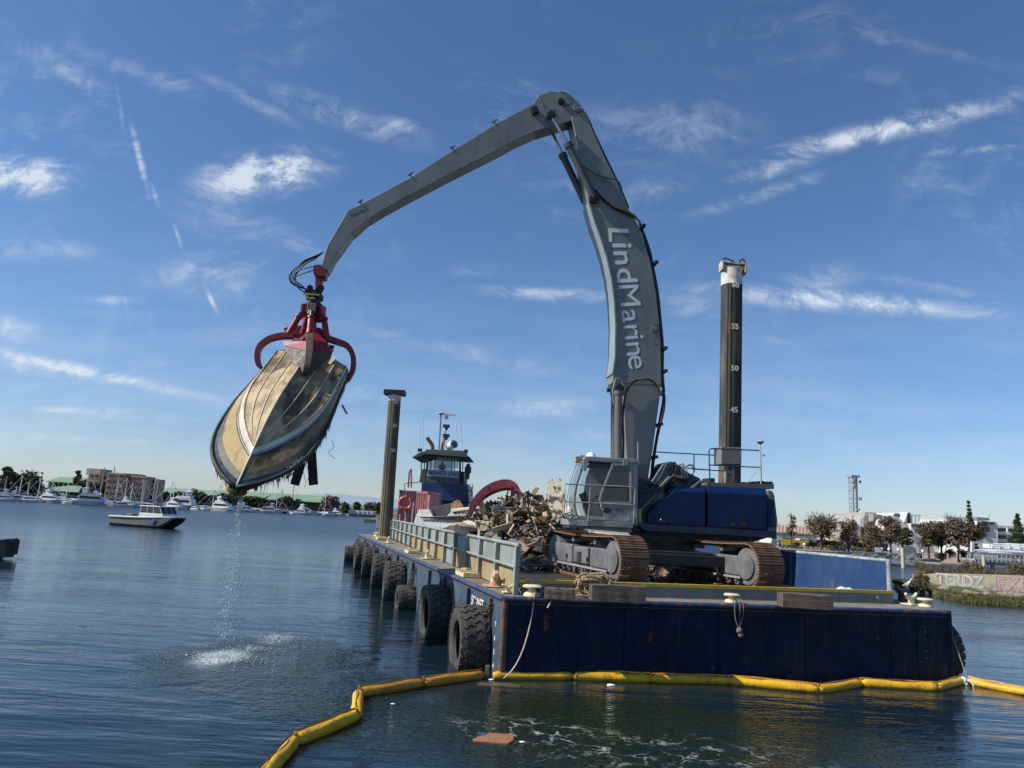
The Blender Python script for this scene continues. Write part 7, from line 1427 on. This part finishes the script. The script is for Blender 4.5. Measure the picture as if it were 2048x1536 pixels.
# ================================================================ ISLAND WITH GRAFFITI WALL
isl=[gz(1790,1172),gz(1830,1176),gz(1880,1196),gz(1935,1206),gz(2000,1212),gz(2070,1216)]
grs=M('island_grass_ground',(.06,.085,.02),(.10,.10,.035),scale=1.5,rough=.9,bump=.05,bscale=5)
back=[(40,62),(30,62),(24,58)]
q=MB(); front=[(p.x,p.y) for p in isl]; front2=[(x+.3,y+1.2) for x,y in front]; bk=[(x+1.5,y+9) for x,y in front]
n=len(front); vs=[(x,y,-.2) for x,y in front]+[(x,y,.35) for x,y in front2]+[(x,y,.5) for x,y in bk]; q.add(vs,[(i,i+1,n+i+1,n+i) for i in range(n-1)]+[(n+i,n+i+1,2*n+i+1,2*n+i) for i in range(n-1)]); tag(q.build('island_ground',grs,smooth='all'),kind='structure')
iw=[(1846,1168,1150),(1866,1176,1152),(1900,1180,1149),(1960,1186,1150),(2020,1192,1152),(2080,1198,1154)]
wallm=M('old_sea_wall_concrete',(.36,.32,.24),(.26,.23,.18),scale=1.2,rough=.9,bump=.03,bscale=5,grime=.4)
we=bld('graffiti_wall','low crumbling concrete sea wall covered in graffiti on the small island','wall')
wp=[]
for x,yb,yt in iw:
    p=gz(x,yb,.2); p.y+=.9; s=p.y/(p.y-.9); p=V((p.x*s if 0 else p.x,p.y,.2)); wp.append((p,at(x,yt,p.y).z))
for i in range(len(wp)-1):
    (a,z0),(b,z1)=wp[i],wp[i+1]; q=MB(); o_=V((.1,.8,0)); z0=min(z0,2.1); z1=min(z1,2.1); q.add([V((a.x,a.y,.0)),V((b.x,b.y,.0)),V((b.x,b.y,z1)),V((a.x,a.y,z0)),V((a.x,a.y,.0))+o_,V((b.x,b.y,.0))+o_,V((b.x,b.y,z1))+o_,V((a.x,a.y,z0))+o_],[(0,1,2,3),(4,7,6,5),(3,2,6,7),(0,3,7,4),(1,5,6,2)]); q.build('wall_block',wallm,we)
gw_=M('graffiti_white',(.56,.57,.55),(.36,.35,.31),scale=2.5,rough=.7); gp_=M('graffiti_pink',(.48,.27,.32),(.33,.24,.24),scale=2.5,rough=.7); gg=M('graffiti_green',(.05,.2,.14),rough=.7); gk=M('graffiti_dark_outline',(.12,.10,.12),rough=.7)
def gtext(s_,px,i,size,mat,dz,bold,off,sx=1.):
    (a,_),(b,_)=wp[i],wp[i+1]; d_=(b-a); d_.z=0; t=(at(px,1180,a.y).x-a.x)/(b.x-a.x); p=a.lerp(b,t); nrm=V((d_.y,-d_.x,0)).normalized(); p=p+nrm*off; p.z=dz; text('graffiti',s_,size,mat,we,frame(p,d_,zz),.004,bold=bold,sx=sx)
gtext('TERDZ',1906,2,1.08,gk,.85,.03,.012,.9); gtext('TERDZ',1906,2,1.05,gw_,.85,.045,.022,.9); gtext('TERDZ',1906,2,.97,M('graffiti_grey_fill',(.30,.31,.29),rough=.8),.85,-.010,.034,.94)
gtext('EXE',2016,4,1.22,gk,.88,.035,.012,.95); gtext('EXE',2016,4,1.18,gp_,.88,.018,.024,.95)
rk=M('island_rock',(.26,.23,.18),(.16,.14,.11),scale=2,rough=.9,bump=.04,bscale=6)
for k,(x,y,s,lb) in enumerate(((1947,1197,.65,'large slanted concrete rock at the water below the white graffiti'),(1970,1200,.6,'brown rock right of the largest slanted one'),(1992,1192,.9,'tall broken slab leaning on the graffiti wall'),(2030,1200,.55,'low rock at the foot of the pink graffiti'),(1862,1178,.7,'pale stone block at the left end of the sea wall'),(1880,1186,.55,'flat rock in the grass left of the graffiti'),(1905,1188,.4,'small rock near the grass edge'))):
    o=lump('shore_rock',gz(x,y,.15)+V((0,.3,.05)),s,(1.5,.9,.6),rk,lb,'rock',k+30,9,6,.7,True); o.rotation_euler=(U(-.2,.2),U(-.3,.3),U(0,3))
def grassy(fn,n,h0,h1,mat,nm,seed,w0=.03,lab='grass tufts'):
    rr=random.Random(seed); q=MB()
    for k in range(n):
        p=fn(rr); h=rr.uniform(h0,h1); u=V((rr.uniform(-1,1),rr.uniform(-1,1),0)).normalized()*w0*rr.uniform(.5,1.3); l_=V((rr.gauss(0,.25),rr.gauss(0,.25),1))*h
        q.add([p-u,p+u,p+l_*.6+u*.6,p+l_,p+l_*.6-u*.6],[(0,1,2,3,4)])
    return tag(q.build(nm,mat,fix=False),lab,kind='stuff')
def along(lst,rr,back=0.,z=.2):
    i=rr.randrange(len(lst)-1); t=rr.random(); a,b=lst[i],lst[i+1]; x,y=a[0]+(b[0]-a[0])*t+rr.uniform(-.2,.2),a[1]+(b[1]-a[1])*t; k=1+back/math.hypot(x,y); return V((x*k,y*k,z))
gm1=M('marsh_grass_green',(.06,.075,.02),(.13,.115,.04),scale=2,rough=.8); gm2=M('dry_grass_straw',(.26,.19,.09),(.16,.12,.05),scale=2,rough=.8); gm3=M('marsh_shrub_brown',(.075,.05,.035),(.09,.08,.03),scale=2,rough=.8)
def _fz(rr): b_=rr.uniform(0,1.3); p=along(front,rr,b_,-.05+.42*min(1,b_/1.2)); return p
grassy(_fz,9000,.06,.26,gm1,'marsh_grass',1,.022,'low green marsh grass along the island waterline')
wl2=[(p.x,p.y) for p,_ in wp]
grassy(lambda rr:along(wl2,rr,rr.uniform(.9,4.5),.4+rr.random()*.5),6000,.25,.6,gm2,'dry_grass',2,.02,'dry straw grass behind the sea wall')
grassy(lambda rr:along(wl2,rr,rr.uniform(1,4),.3+rr.random()*1.2),3500,.2,.6,gm3,'marsh_brush',3,.02,'brown marsh brush behind the sea wall')
def clump(px,py,wpx,hpx,Y,n,mats,lab,seed,ls=.12): px_tree(px,py-hpx,py,wpx,Y,lab,leafs=mats,n=n,ls=ls,cl=12,seed=seed,trunk=.02,grp='shrubs on the small island',nm='shrub',bare=.5)
clump(1950,1152,44,30,56,2600,[gm3,gm2,gm3],'large dark brown shrub behind the middle of the graffiti wall',401); clump(1842,1165,34,14,54,1800,[gm3,gm1],'round green brown shrub at the left end of the island',402); clump(1838,1176,40,12,50,1400,[gm1,gm3],'low green shrub on the island tip',403); clump(2036,1156,50,28,57,2400,[gm2,gm3],'straw and brown shrub at the right frame edge of the island',404); clump(1995,1158,40,14,56,1500,[gm2,gm3],'straw coloured shrub between the two taller island shrubs',405)

# ---- lettering becomes plain mesh
bpy.context.view_layer.update(); dg=bpy.context.evaluated_depsgraph_get()
for o in [q for q in bpy.data.objects if q.type=='FONT']:
    me=bpy.data.meshes.new_from_object(o.evaluated_get(dg)); nm=o.name; cu=o.data; par=o.parent; mt=o.matrix_local.copy(); o.name='old'; n_=bpy.data.objects.new(nm,me); col.objects.link(n_); n_.parent=par; n_.matrix_local=mt
    if not me.materials: me.materials.append(cu.materials[0])
    bpy.data.objects.remove(o); bpy.data.curves.remove(cu)
